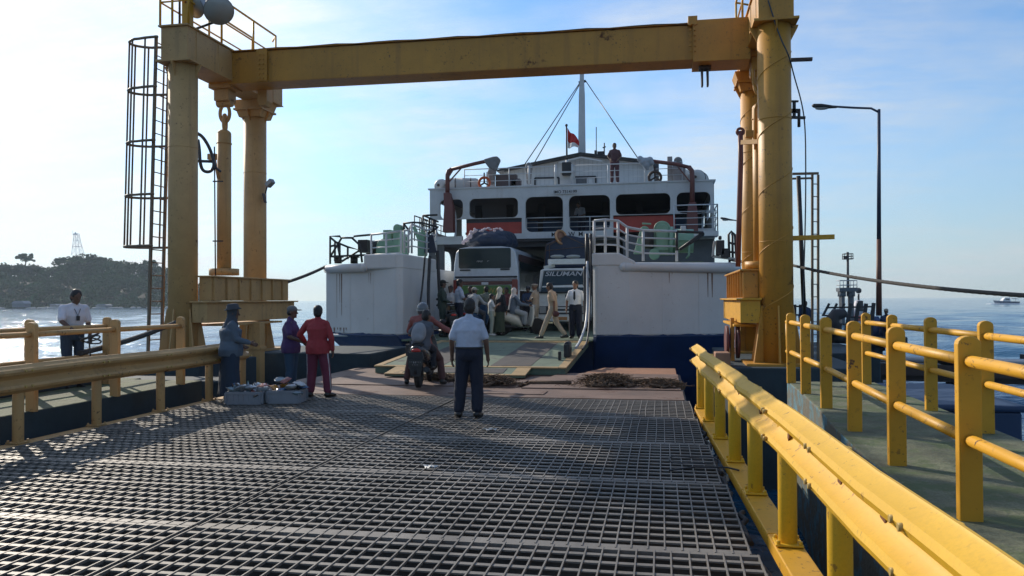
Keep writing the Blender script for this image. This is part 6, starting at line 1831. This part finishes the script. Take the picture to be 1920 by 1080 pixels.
def tie(root, J, put):
    b = MB(); b.prism([(-.025, 1.40), (.025, 1.40), (.035, 1.18), (0, 1.12), (-.035, 1.18)], .128, .142, 'y'); put(b.mesh('tie'), 'tie', BLKP)
person((pp_at(1079, 23.7), 23.7, HZ), R(172), 'officer in white shirt with dark tie standing in front of the truck, facing the camera', 1.72, J, SKIN, flat('bright white shirt', (.75, .75, .75), .85, bump=.2, bs=30), 'short', NAVY, fat=1.05, extra=tie, flare=1.35)
rcw = random.Random(21)
for px, yy, rz_, hh, lab, shc, tc_, hr in (
        (882, 27.6, 190, 1.66, 'person in dark jacket standing close behind the bus bumper, left side', (.03, .03, .04), (.05, .05, .06), 'short'),
        (950, 27.9, 160, 1.62, 'person in maroon shirt standing right of the woman in black', (.14, .04, .04), (.04, .04, .05), 'short'),
        (990, 29.0, 200, 1.66, 'person in dark blue standing in the shade beside the bus', (.03, .05, .10), (.02, .02, .03), 'cap'),
        (985, 31.5, 180, 1.70, 'person in grey shirt deep in the car deck between bus and truck', (.25, .26, .27), (.03, .03, .04), 'short'),
        (912, 27.2, 10, 1.64, 'person in grey-green shirt beside the child, turned to the bus', (.14, .16, .13), (.06, .06, .06), 'short')):
    person((pp_at(px, yy), yy, HZ), R(rz_), lab, hh, fig_joints(el_r=(.22, .08, 1.12), wr_r=(.12, .24, 1.06)), SKIND, flat('crowd %d' % px, shc, .85), 'short', flat('crowd trousers %d' % px, tc_, .85), hair=hr, hairmat=HAIR if hr == 'short' else flat('cap dark', (.05, .05, .06), .8), voxel=.018)
# person on the top deck
q = at(1152, 350, 32.15)
person((q.x, 32.4, ZT + .16), R(180), 'person in maroon clothes standing at the ferry top railing', 1.68, fig_joints(el_l=(-.26, .02, 1.14), wr_l=(-.16, .16, 1.0), el_r=(.26, .02, 1.14), wr_r=(.16, .16, 1.0)), SKIND, flat('dull maroon shirt', (.10, .05, .055), .85), 'short', flat('maroon sarong', (.075, .03, .04), .85), fat=1.05)
q = at(1090, 415, 33)
person((q.x, 33.2, ZD), R(150), 'passenger in grey shirt leaning on the rail in the ferry window', 1.62, fig_joints(chest=(0, .08, 1.25), neck=(0, .17, 1.38), head=(0, .25, 1.5), sh_l=(-.185, .13, 1.34), sh_r=(.185, .13, 1.34), wr_l=(-.2, .38, 1.0), wr_r=(.2, .38, 1.0), el_l=(-.25, .15, 1.08), el_r=(.25, .15, 1.08)), SKIND, flat('grey tee', (.22, .23, .25), .85), 'short', NAVY, voxel=.016)

# ------------------------------------------------------------------ crates with goods
CRT = flat('white crate plastic', (.24, .25, .27), .55)


def crate(loc, rz, w_, dp, hh, label):
    root = thing('crate', loc, label, 'crate', 'plastic vendor crates', rz)
    b = MB()
    for sx_, sy_, lx, ly in ((0, -1, w_, .012), (0, 1, w_, .012), (-1, 0, .012, dp), (1, 0, .012, dp)):
        n = 7 if lx > ly else 5
        for lo, hi in ((0, .04), (hh * .46, hh * .54), (hh - .04, hh)):
            cx, cy = sx_ * w_ / 2, sy_ * dp / 2
            e = .012 if hi == hh else 0
            b.box(cx - lx / 2 - e, cx + lx / 2 + e, cy - ly / 2 - e, cy + ly / 2 + e, lo, hi)
        for k in range(n + 1):
            t = k / n - .5; cx, cy = (t * w_, sy_ * dp / 2) if lx > ly else (sx_ * w_ / 2, t * dp)
            wv = .075 if lx > ly else .07
            b.box(cx - (wv / 2 if lx > ly else .007), cx + (wv / 2 if lx > ly else .007), cy - (wv / 2 if lx < ly else .007), cy + (wv / 2 if lx < ly else .007), .02, hh - .02)
    b.box(-w_ / 2, w_ / 2, -dp / 2, dp / 2, .005, .02)
    for sx_, sy_, lx, ly in ((0, -1, w_ - .02, .005), (0, 1, w_ - .02, .005), (-1, 0, .005, dp - .02), (1, 0, .005, dp - .02)):
        cx, cy = sx_ * (w_ / 2 - .004), sy_ * (dp / 2 - .004); b.box(cx - lx / 2, cx + lx / 2, cy - ly / 2, cy + ly / 2, .022, hh * .93)
    b.build('crate_shell', CRT, root, True)
    return root


CX, CY = -6.55, 11.75
crate((CX, CY, .008), R(6), .56, .42, .20, 'left grey-white plastic crate with drink bottles at the women\'s feet')
crate((CX + .57, CY + .18, .008), R(10), .50, .40, .21, 'right grey-white plastic crate of snacks at the women\'s feet')
rg_ = random.Random(9)
bc_ = [((.25, .32, .35), 'clear'), ((.55, .25, .05), 'orange'), ((.04, .10, .20), 'blue'), ((.30, .10, .08), 'red'), ((.10, .20, .16), 'green'), ((.5, .5, .5), 'white')]
for k in range(5):
    lx = CX - .22 + (k % 4) * .15 + rg_.gauss(0, .01); ly = CY - .12 + (k // 4) * .13; col, nm = bc_[(0, 4, 0, 3, 0, 2, 4, 0, 5, 0, 4)[k]]
    a = V((rg_.gauss(0, .6), rg_.gauss(0, .4), 1)).normalized()
    hh = rg_.uniform(.24, .34); c = V((lx, ly, .08 + .04 * (k // 4)))
    root = thing('bottle', c, '%s drink bottle standing in the left crate' % nm, 'bottle', 'drink bottles in the left crate')
    b = MB(); b.lathe([(.03, 0), (.034, .02), (.034, hh * .6), (.028, hh * .72), (.013, hh * .85), (.013, hh * .93)], c, a, 14); b.build('flask', flat('bottle ' + nm, col, .2, spec=.6), root)
    b = MB(); b.cyl(c + a * hh * .93, c + a * hh, .015, n=10); b.build('bottle_cap', flat('cap ' + bc_[(k * 2) % 6][1], bc_[(k * 2) % 6][0], .4), root)
bc_ += [((.33, .36, .38), 'grey'), ((.20, .16, .14), 'brown')]
for k in range(28):
    inl = k >= 14
    lx = (CX - .22 if inl else CX + .42) + (k % 4) * (.15 if inl else .12) + rg_.gauss(0, .02); ly = (CY - .12 if inl else CY + .06) + ((k % 14) // 4) * .10; col, nm = bc_[(1, 2, 5, 0, 1, 3, 2, 5, 0, 1, 7, 2, 3, 6, 6, 7, 0, 6, 5, 6, 7, 6, 0, 3, 6, 7, 6, 5)[k]]
    zz_ = (.17 + .05 * (k % 3)) if inl else .17 + .05 * (k % 3) + (.09 if 4 < k < 10 else 0)
    b = MB(); M = (Matrix.Rotation(rg_.uniform(0, 3), 3, 'Z') @ Matrix.Rotation(rg_.uniform(-.7, .7), 3, 'X'))
    s1, s2 = rg_.uniform(.06, .10), rg_.uniform(.08, .13)
    n_ = 7
    vs = []; fs = []
    for j in range(n_ + 1):
        for i in range(n_ + 1):
            u_, v_ = i / n_ * 2 - 1, j / n_ * 2 - 1
            vs.append(V((u_ * s1, v_ * s2, (.035 + .03 * noise.noise(V((u_ * 2 + k, v_ * 2, k)))) * (1 - u_ ** 4) * (1 - v_ ** 4))))
    nv = len(vs); vs += [V((p.x, p.y, -p.z)) for p in vs]
    for j in range(n_):
        for i in range(n_):
            q_ = (j * (n_ + 1) + i, j * (n_ + 1) + i + 1, (j + 1) * (n_ + 1) + i + 1, (j + 1) * (n_ + 1) + i); fs.append(q_); fs.append(tuple(nv + t for t in q_[::-1]))
    b.add([V((lx, ly, zz_)) + M @ p for p in vs], fs, True)
    o = b.build('snack_packet', flat('packet ' + nm, col, .25, coat=.5)); meta(o, '%s %s heaped in the %s crate' % (nm, 'plastic bag of goods' if inl else 'snack packet', 'left' if inl else 'right'), 'packet', 'packets in the %s crate' % ('left' if inl else 'right'))

# ------------------------------------------------------------------ island
DEP = 480.0
sky_pts = [(-160, 470), (-110, 478), (-60, 490), (-20, 488), (0, 490), (20, 492), (50, 490), (75, 493), (97, 497), (110, 488), (125, 480), (145, 476), (160, 484), (185, 483), (210, 484), (240, 485), (262, 488), (285, 492), (318, 500), (350, 512), (380, 530), (405, 552), (420, 575)]
def ridge(px):
    for (a, b_), (c, d_) in zip(sky_pts[:-1], sky_pts[1:]):
        if a <= px <= c: return b_ + (d_ - b_) * (px - a) / (c - a)
    return 575


b = MB(); nx, ny = 60, 10
vs = []
for j in range(ny + 1):
    for i in range(nx + 1):
        px = -160 + 580 * i / nx
        dep = DEP + 150 * j / ny
        shore = far(px, 585, DEP)
        top = far(px, ridge(px) + 22, DEP).z
        base = far(px, 578, dep)
        t = (j / 5) ** 1.5 if j <= 5 else math.cos((j - 5) / 5 * PI / 2)
        vs.append((base.x, base.y, ZW - 1 + max(0, (top - ZW + 1)) * t + noise.noise(V((base.x, base.y, 0)) * .06) * 2))
b.add(vs, [(j * (nx + 1) + i, j * (nx + 1) + i + 1, (j + 1) * (nx + 1) + i + 1, (j + 1) * (nx + 1) + i) for j in range(ny) for i in range(nx)], True)
isl = b.build('island_hill', mat('island earth', (.035, .045, .025), .95, var=.4, vs=.05)); meta(isl, kind='structure')
LEAF = mat('forest leaves', (.030, .082, .020), .8, var=.6, vs=.06, bump=0)


def leaf_clump(b, c, r, n, rnd, s):
    for k in range(n):
        d_ = V((rnd.gauss(0, 1), rnd.gauss(0, 1), rnd.gauss(0, 1))); d_.normalize(); d_ *= r * rnd.uniform(.55, 1.05)
        p = c + V((d_.x, d_.y, d_.z * .75))
        a = V((rnd.gauss(0, 1), rnd.gauss(0, 1), rnd.gauss(0, 1))).normalized(); e = a.cross(V((rnd.gauss(0, 1), rnd.gauss(0, 1), rnd.gauss(0, 1)))).normalized()
        q = s * rnd.uniform(.6, 1.3)
        b.add([p - a * q, p + e * q * .6, p + a * q, p - e * q * .6], [(0, 1, 2, 3)])


rnd = random.Random(11); b = MB()
for k in range(1150):
    px = rnd.uniform(-150, 418); u_ = rnd.random()
    r_top = ridge(px)
    py = r_top + 8 + (578 - r_top - 8) * (u_ ** 1.4)
    front = (py - r_top) / max(1, 580 - r_top)
    dep = DEP + 60 * (1 - front) + rnd.uniform(-6, 6)
    c = far(px, py + 3, dep)
    r = rnd.uniform(2.2, 4.6)
    leaf_clump(b, c, r, 60, rnd, .95)
o = b.build('forest', LEAF); meta(o, 'dense dark green wood covering the hazy headland', 'forest', kind='stuff')


def island_tree(px, py, wpx, hpx, base_py, dep, label, seed, airy=.5):
    rn = random.Random(seed); c = far(px, py, dep); sc = dep / FPX
    g = far(px, base_py, dep)
    root = thing('tree', g, label, 'tree', 'emergent trees on the headland')
    b = MB(); b.tube([g, g.lerp(c, .5) + V((rn.gauss(0, .5), 0, 0)), c], [.5, .35, .15], 7)
    for k in range(5): b.tube([g.lerp(c, .5 + k * .08), c + V((rn.uniform(-1, 1) * wpx * sc * .4, rn.uniform(-1, 1), rn.uniform(-.2, .5) * hpx * sc * .5))], [.2, .07], 5)
    b.build('trunk', mat('bark', (.07, .06, .05), .9), root)
    b = MB()
    for k in range(int(26 - 14 * airy)):
        p = c + V((rn.uniform(-1, 1) * wpx * sc * .45, rn.uniform(-1, 1) * wpx * sc * .3, rn.uniform(-.7, 1) * hpx * sc * .42))
        leaf_clump(b, p, rn.uniform(1.2, 2.4) * (1 - .35 * airy), int(60), rn, .62)
    b.build('crown', LEAF, root)


island_tree(47, 484, 30, 16, 500, DEP + 62, 'airy lone tree standing above the wood near the left edge', 1, .45)
island_tree(118, 490, 44, 16, 500, DEP + 66, 'broad round tree left of the lattice tower', 2, 0)
island_tree(158, 486, 54, 16, 500, DEP + 68, 'tallest rounded tree right under the lattice tower', 3, 0)
island_tree(184, 489, 40, 12, 496, DEP + 66, 'small tree just right of the lattice tower', 4, .3)
island_tree(283, 494, 34, 8, 505, DEP + 60, 'flat-topped tree glimpsed behind the cage ladder', 5, .6)
# lattice tower
tw = thing('lattice_tower', far(142, 478, DEP + 66), 'slim white lattice tower rising above the wooded headland', 'tower')
b = MB(); D = DEP + 66; corners = []
for (l, r_, py) in ((134, 150, 478), (136, 147.5, 462), (137.5, 146, 450), (138.5, 145, 438)):
    a, c = far(l, py, D), far(r_, py, D); wv = (c - a).length; n_ = FW * wv
    corners.append([a, c, c + n_, a + n_])
for lo, hi in zip(corners[:-1], corners[1:]):
    for k in range(4):
        b.bar(lo[k], hi[k], .2, .2); b.bar(lo[k], hi[(k + 1) % 4], .09, .09); b.bar(lo[(k + 1) % 4], hi[k], .09, .09); b.bar(hi[k], hi[(k + 1) % 4], .2, .2)
b.bar(far(137, 441, D), far(136, 432, D), .15, .15); b.cbox(far(141, 439, D), 2.4, 1.2, .6); b.bar(far(141.5, 438, D), far(141.5, 435.5, D), .6, .6)
b.build('lattice', mat('tower paint', (.75, .76, .77), .5), tw)
# shore houses and rocks
def shore_house(px, py, wpx, hpx, label, colr):
    c = far(px, py, DEP - 6); sc = DEP / FPX
    root = thing('shore_house', c, label, 'house', 'small buildings on the headland shore')
    w_, h_ = wpx * sc, hpx * sc; z0 = ZW + .6
    b = MB(); b.box(c.x - w_ / 2, c.x + w_ / 2, c.y, c.y + 5, z0, z0 + h_ * .6); b.build('wall', mat('shore wall ' + colr, (.3, .3, .3) if colr == 'pale' else (.16, .18, .2), .8), root)
    b = MB(); b.prism([(c.x - w_ / 2 - .4, z0 + h_ * .6), (c.x + w_ / 2 + .4, z0 + h_ * .6), (c.x + w_ * .3, z0 + h_), (c.x - w_ * .3, z0 + h_)], c.y - .5, c.y + 5.5, 'y'); b.build('roof', mat('tin roof', (.22, .24, .27), .5), root)


shore_house(34, 577, 26, 12, 'grey roofed house on the shore near the left edge', 'grey')
shore_house(100, 580, 14, 6, 'low pale building on the shore below the tower', 'pale')
shore_house(190, 581, 22, 5, 'long low white building on the shore', 'pale')
b = MB(); rn = random.Random(8)
for k in range(70):
    px = rn.uniform(-120, 420); c = far(px, 583, DEP - 8 + rn.uniform(-3, 3)); c.z = ZW
    b.ell(c, (rn.uniform(.8, 3.2), 1.2, rn.uniform(.3, .9)), 7, 5)
o = b.build('shore_rocks', mat('pale rock', (.42, .41, .38), .9, var=.3)); meta(o, 'pale rocks along the foot of the headland', 'rocks', kind='stuff')

# ------------------------------------------------------------------ right background
def lamp(px, pyb, pyt, y, arm_px, arm_py, label, two_tone=True):
    base, top = at(px, pyb, y), at(px, pyt, y)
    root = thing('street_lamp', base, label, 'street lamp', 'street lamps on the jetty')
    if two_tone:
        mid = base.lerp(top, .37)
        b = MB(); b.cyl(base, mid, .115, .09, 14); b.build('pole_foot', mat('lamp red brown', (.16, .06, .035), .6, rust=.3), root)
        b = MB(); b.cyl(mid, top, .085, .06, 14); b.build('pole', mat('lamp dark blue', (.03, .045, .08), .5), root)
    else:
        b = MB(); b.cyl(base, top, .10, .06, 10); b.build('pole', mat('lamp dark blue', (.03, .045, .08), .5), root)
    e = at(arm_px, arm_py, y)
    b = MB(); b.tube([top + V((0, 0, -.12)), top.lerp(e, .15) + V((0, 0, .02)), top.lerp(e, .5), e], .045, 8); b.build('arm', mat('lamp dark blue', (.03, .045, .08), .5), root)
    d_ = (e - top).normalized()
    b = MB(); b.loft([[e + d_ * t + V((0, r1 * math.cos(a), r2 * math.sin(a) - .02)) for a in np.linspace(0, 2 * PI, 12, endpoint=False)] for t, r1, r2 in ((-.35, .04, .04), (-.1, .11, .07), (.25, .16, .10), (.55, .13, .08), (.62, .04, .03))], True, True); h = b.build('lamp_head', DKST, root)
    b = MB(); b.ell(e + d_ * .22 + V((0, 0, -.10)), (.28, .11, .07)); b.build('lamp_glass', LENS, h)


lamp(1648, 592, 205, 34, 1552, 199, 'tall street lamp with red-brown foot and dark blue top on the right')
lamp(1394, 520, 416, 62, 1366, 411, 'distant street lamp peeking left of the right gantry columns', False)

def sag_rope(name, p, q, r, sag, label, n=28):
    p, q = V(p), V(q); b = MB()
    pts = [p.lerp(q, i / n) - UP * (sag * 4 * (i / n) * (1 - i / n)) for i in range(n + 1)]
    b.tube(pts, r, 8)
    L_ = (q - p).length; tt = np.linspace(0, 1, int(L_ / .05))
    for ph in (0, 2.09, 4.19):
        a, dd, u = frame_of(q - p)
        b.tube([p.lerp(q, t) - UP * (sag * 4 * t * (1 - t)) + (a * math.cos(t * L_ * 14 + ph) + u * math.sin(t * L_ * 14 + ph)) * r * .45 for t in tt], r * .68, 5)
    return meta(b.build(name, ROPED), label, 'mooring rope', 'mooring ropes of the ferry')


sag_rope('mooring_rope', at(1372, 488, 24.2), at(1480, 497, 16.9), .035, .02, 'short stretch of mooring rope from the ferry bow to the right column')
sag_rope('mooring_rope', at(1484, 497, 16.9), at(2060, 562, 9.0), .027, .10, 'dark mooring rope stretching from the right column out over the sea')
sag_rope('mooring_rope', at(612, 499, 24.0), at(535, 530, 20.6), .045, .03, 'short dark mooring rope running from the ferry bow to the left gantry leg')
sag_rope('mooring_rope', at(330, 604, 14.6), at(150, 662, 10.9), .045, .05, 'dark mooring rope slanting down behind the left handrails')
# coil in the hands of the left man
q = at(166, 628, 10.75); b = MB()
for k in range(4): b.tube([(q.x + .14 * math.cos(a) + .02 * k, q.y + .1 * math.sin(a), q.z + .05 * math.sin(a + k) - .03 * k) for a in np.linspace(0, 2 * PI, 16)], .012, 5)
b.tube([q, q + V((.05, -.02, -.3)), q + V((.0, 0, -.7))], .012, 5)
meta(b.build('rope_coil', ROPED), 'loose rope coil held by the man at the left rail', 'rope')

# beacon on a piled platform
by_ = 110.0
bc2 = thing('beacon', at(1590, 605, by_), 'navigation light mast on a small piled concrete platform', 'beacon')
pz = lambda px, py: at(px, py, by_)
b = MB(); c0 = pz(1590, 543); b.cbox((c0.x, by_ + .8, c0.z), 2.2, 2.2, .5)
for px in (1581, 1598): 
    for dy in (0.3, 1.3): b.cyl((pz(px, 560).x, by_ + dy, ZW - 2), (pz(px, 560).x, by_ + dy, c0.z), .27, n=12); b.cyl((pz(px, 560).x, by_ + dy, c0.z - .9), (pz(px, 560).x, by_ + dy, c0.z - .2), .42, n=12)
b.build('pile_platform', mat('beacon concrete', (.10, .11, .12), .9), bc2)
b = MB()
for z in (.6, 1.2): b.tube([(c0.x + a * 1.05, by_ + .8 + c * 1.05, c0.z + z) for a, c in ((-1, -1), (1, -1), (1, 1), (-1, 1))], .05, 5, True)
for k in range(6): b.cyl((c0.x - 1.05 + k * .42, by_ - .25, c0.z), (c0.x - 1.05 + k * .42, by_ - .25, c0.z + 1.2), .05, n=6)
b.build('guard_rail', mat('beacon rail', (.35, .37, .38), .6), bc2)
b = MB(); t_ = pz(1592, 472); b.cyl((t_.x, by_ + .8, c0.z), (t_.x, by_ + .8, t_.z), .16, n=8); b.cbox((t_.x, by_ + .8, pz(1590, 485).z), 1.2, 1.2, .12)
for dx in (-.55, .55):
    for dy in (-.5, .5): b.cyl((t_.x + dx, by_ + .8 + dy, pz(1590, 485).z), (t_.x + dx, by_ + .8 + dy, pz(1590, 475.5).z), .05, n=5)
for py in (475.5, 480): b.tube([(t_.x + a * .55, by_ + .8 + c * .5, pz(1590, py).z) for a, c in ((-1, -1), (1, -1), (1, 1), (-1, 1))], .05, 5, True)
b.cbox((t_.x - .3, by_ + .8, pz(1590, 483).z), .4, .4, .4); b.build('light_mast', DKST, bc2)
# buoy
bu = thing('buoy', at(1610, 572, 130), 'red and white navigation buoy floating near the beacon', 'buoy')
c = at(1610, 572, 130); c.z = ZW
b = MB(); b.lathe([(.2, -.3), (1.5, -.1), (1.6, .5), (1.3, .9), (.3, 1.0)], c, (0, 0, 1), 20); b.build('float', mat('buoy red', (.35, .05, .05), .5), bu)
zt_ = at(1609, 551, 130).z
b = MB(); b.lathe([(1.25, .9), (.8, (zt_ - ZW) * .55), (.55, (zt_ - ZW) * .75), (.1, (zt_ - ZW) * .78)], c, (0, 0, 1), 8); b.build('tower', mat('buoy white', (.6, .55, .56), .6), bu)
b = MB(); b.cyl(c + UP * (zt_ - ZW) * .78, c + UP * (zt_ - ZW), .15, n=8); b.ell(c + UP * (zt_ - ZW + .5), .45); b.cbox(c + UP * 2.4 + V((0, -1.0, 0)), .8, .2, 1.6); b.build('topmark', DKST, bu)
# speed boat with wake
bd_ = 420.0
bt = thing('motor_boat', far(1888, 566, bd_), 'small white cabin boat speeding along the horizon at the right', 'boat')
L0, L1 = far(1862, 566, bd_), far(1909, 566, bd_); ax_ = (L1 - L0); ln_ = ax_.length; ax_.normalize(); ax_.z = 0; ax_.normalize(); sd2 = V((-ax_.y, ax_.x, 0)); o0 = V((L0.x, L0.y, ZW))
bp_ = lambda t, s_, z: o0 + ax_ * (t * ln_) + sd2 * s_ + UP * z
b = MB(); b.loft([[bp_(t, -w_, z1), bp_(t, w_, z1), bp_(t + dz, w_ * .6, .1), bp_(t + dz, -w_ * .6, .1)] for t, w_, z1, dz in ((0, .1, 2.0, .08), (.2, 1.5, 1.7, .0), (.6, 1.8, 1.4, 0), (1.0, 1.7, 1.3, 0))], True, False); b.build('hull', mat('boat dark blue', (.10, .14, .20), .5), bt)
b = MB(); b.loft([[bp_(t, -1.3, 1.3), bp_(t, 1.3, 1.3), bp_(t, 1.2, z), bp_(t, -1.2, z)] for t, z in ((.34, 2.0), (.42, 3.3), (.62, 3.5), (.64, 1.6))], True, False); b.build('cabin', mat('boat white', (.7, .7, .7), .5), bt)
b = MB(); b.loft([[bp_(t, -1.34, 2.1), bp_(t, 1.34, 2.1), bp_(t, 1.3, 2.8), bp_(t, -1.3, 2.8)] for t in (.44, .6)], True, False); b.build('window', GLASS, bt)
b = MB(); b.bar(bp_(.9, 0, 1.3), bp_(.9, 0, 3.4), .15, .15); b.bar(bp_(.72, 0, 3.0), bp_(.98, 0, 2.7), 2.2, .2); b.build('awning', mat('boat grey', (.3, .32, .35), .6), bt)
b = MB()
ns = 40
for s_ in (-1, 1):
    pts = [bp_(-.1 + i * .09, s_ * (1.2 + i * .25), 0) for i in range(ns)]
    for i in range(ns - 1): b.ell(pts[i], (1.7, 1.3, .30 * (1 - i / ns) + .10), 7, 5)
o = b.build('wake_foam', mat('foam', (.72, .76, .78), .8)); meta(o, 'white foaming wake behind the motor boat', 'wake', kind='stuff')

# tilted gangway railing, mooring hook, pontoon, jetty
ga = thing('gangway_railing', at(1595, 650, 30), 'dark tilted gangway railing beyond the right walkway', 'railing')
for i in range(7):
    b = MB(); px = 1544 + i * 14.2
    b.bar(at(px, 590 + 3 * (i % 2), 30), at(px + 11, 569 - 1.0 * (i == 6), 30), .10, .07) if i < 3 else b.bar(at(px - 4 + (i - 3) * 2, 640, 30), at(px + 9, 569 - (i == 6), 30), .12, .08)
    b.build('post', DKST, ga)
b = MB()
for a_, c_ in (((1549, 577), (1637, 575)), ((1541, 591), (1632, 597)), ((1576, 608), (1625, 612))): b.bar(at(*a_, 30), at(*c_, 30), .06, .06)
b.bar(at(1637, 575, 30), at(1630, 612, 30), .09, .06)
b.build('rail_bar', DKST, ga)
mh = thing('mooring_hook', at(1570, 640, 26), 'dark hunched mooring hook on the dolphin behind the right walkway', 'mooring hook')
b = MB(); b.tube([at(1562, 632, 26), at(1560, 600, 26), at(1567, 590, 26), at(1582, 588, 26), at(1586, 592, 26)], [.25, .22, .2, .16, .1], 10); b.tube([at(1576, 606, 26), at(1574, 622, 26), at(1582, 626, 26)], .06, 8); b.cyl(at(1556, 632, 26), at(1590, 634, 26), .18); b.build('hook', DKST, mh)
b = MB(); b.box(3.75, 5.6, 22.0, 27.5, -3, .20); o = b.build('concrete_dolphin', PED, bevel=.04); meta(o, 'low dark concrete dolphin carrying the mooring hook', 'concrete dolphin')
b = MB(); q = at(1660, 690, 17.5); b.box(q.x - .1, q.x + 2.2, 16.6, 20.5, -2.8, -.55); b.box(q.x - .15, q.x + 2.3, 16.55, 20.6, -.55, -.42)
o = b.build('pontoon', mat('pontoon blue', (.02, .045, .10), .6, rust=.2), bevel=.05); meta(o, 'dark blue floating pontoon beside the right walkway', 'pontoon')
jt = thing('jetty', at(1780, 665, 27), 'low dark jetty with a white pipe reaching out to the right', 'jetty')
ja, jb = V((6.2, 27.0, 0)), V((22, 23.5, 0))
b = MB(); b.bar(ja + UP * -.55, jb + UP * -.60, 1.6, .35); b.bar(ja + UP * -.75, jb + UP * -.8, 1.2, .3); b.build('deck', DKBR, jt)
for i in range(7):
    p = ja.lerp(jb, i / 6); b = MB(); b.cyl((p.x, p.y, -4), (p.x, p.y, -.5), .25, n=10); b.build('pile', DKST, jt)
b = MB(); b.cyl(ja + V((0, -.6, -.25)), jb + V((0, -.6, -.28)), .10, n=10); b.build('pipe', GREYP, jt)
b = MB(); p = ja.lerp(jb, .15); b.ell((p.x, p.y - .6, -.2), (.45, .3, .22)); b.cbox((p.x + 2.2, p.y - .6, -.2), .5, .4, .3); b.build('bollard', DKST, jt, bevel=.02)
# lamp foot with a man
q = at(1648, 600, 33.5)
b = MB(); b.box(q.x - .45, q.x + .95, 33.1, 35.0, -.25, .12); b.cyl((q.x - .1, 33.6, -4), (q.x - .1, 33.6, -.2), .25); b.cyl((q.x + .7, 33.6, -4), (q.x + .7, 33.6, -.2), .25); meta(b.build('lamp_pier', PED, bevel=.05), 'small pier carrying the tall street lamp', 'pier')
b = MB(); b.lathe([(.42, 0), (.42, .3), (.34, .55), (.16, .8)], (q.x - .05, 34, .1), (0, 0, 1), 14); meta(b.build('lamp_footing', mat('footing blue', (.03, .06, .14), .6)), 'dark blue footing drum at the foot of the tall street lamp', 'footing')
person((at(1662, 600, 33.3).x, 33.3, -.45), R(150), 'man with hat in dark blue clothes standing at the foot of the tall street lamp', 1.66, fig_joints(), SKIND, flat('dark blue shirt', (.03, .05, .10), .85), 'long', NAVY, hair='cap', hairmat=flat('straw', (.28, .24, .18), .8), voxel=.018)
q = at(1510, 600, 24.5)
person((q.x, 24.5, .36), R(190), 'man in blue overalls standing behind the thin pole right of the gantry', 1.2, fig_joints(), SKIND, flat('overall blue', (.02, .04, .09), .85), 'long', flat('overall blue', (.02, .04, .09), .85), voxel=.018)
root = thing('railing', at(1490, 600, 24.8), 'short dark railing right of the gantry columns', 'railing')
b = MB()
for px in (1490, 1501): b.bar(at(px, 600, 24.8), at(px, 571, 24.8), .09, .07)
b.bar(at(1486, 574, 24.8), at(1505, 575, 24.8), .05, .05); b.bar(at(1486, 590, 24.8), at(1505, 591, 24.8), .05, .05); b.build('frame', DKST, root)

# ------------------------------------------------------------------ sea air
HAZE = True
if HAZE:
    b = MB(); b.box(-1500, 1500, -60, 2200, -9, 62)
    mt = bpy.data.materials.new('sea haze'); mt.use_nodes = True; nt = mt.node_tree; nt.nodes.clear()
    out = nt.nodes.new('ShaderNodeOutputMaterial'); vol = nt.nodes.new('ShaderNodeVolumePrincipled')
    vol.inputs['Color'].default_value = (.74, .87, 1.0, 1); vol.inputs['Density'].default_value = 0.00021; vol.inputs['Anisotropy'].default_value = 0.2
    nt.links.new(vol.outputs[0], out.inputs['Volume'])
    hz_ = b.build('haze', mt); meta(hz_, kind='stuff')
    hz_['label'] = 'pale sea haze in front of the headland'; hz_['category'] = 'haze'
SC.cycles.volume_bounces = 0
SC.cycles.max_bounces = 8
SC.cycles.caustics_reflective = False
SC.cycles.use_denoising = True

bpy.data.scenes.remove(TMPSC)
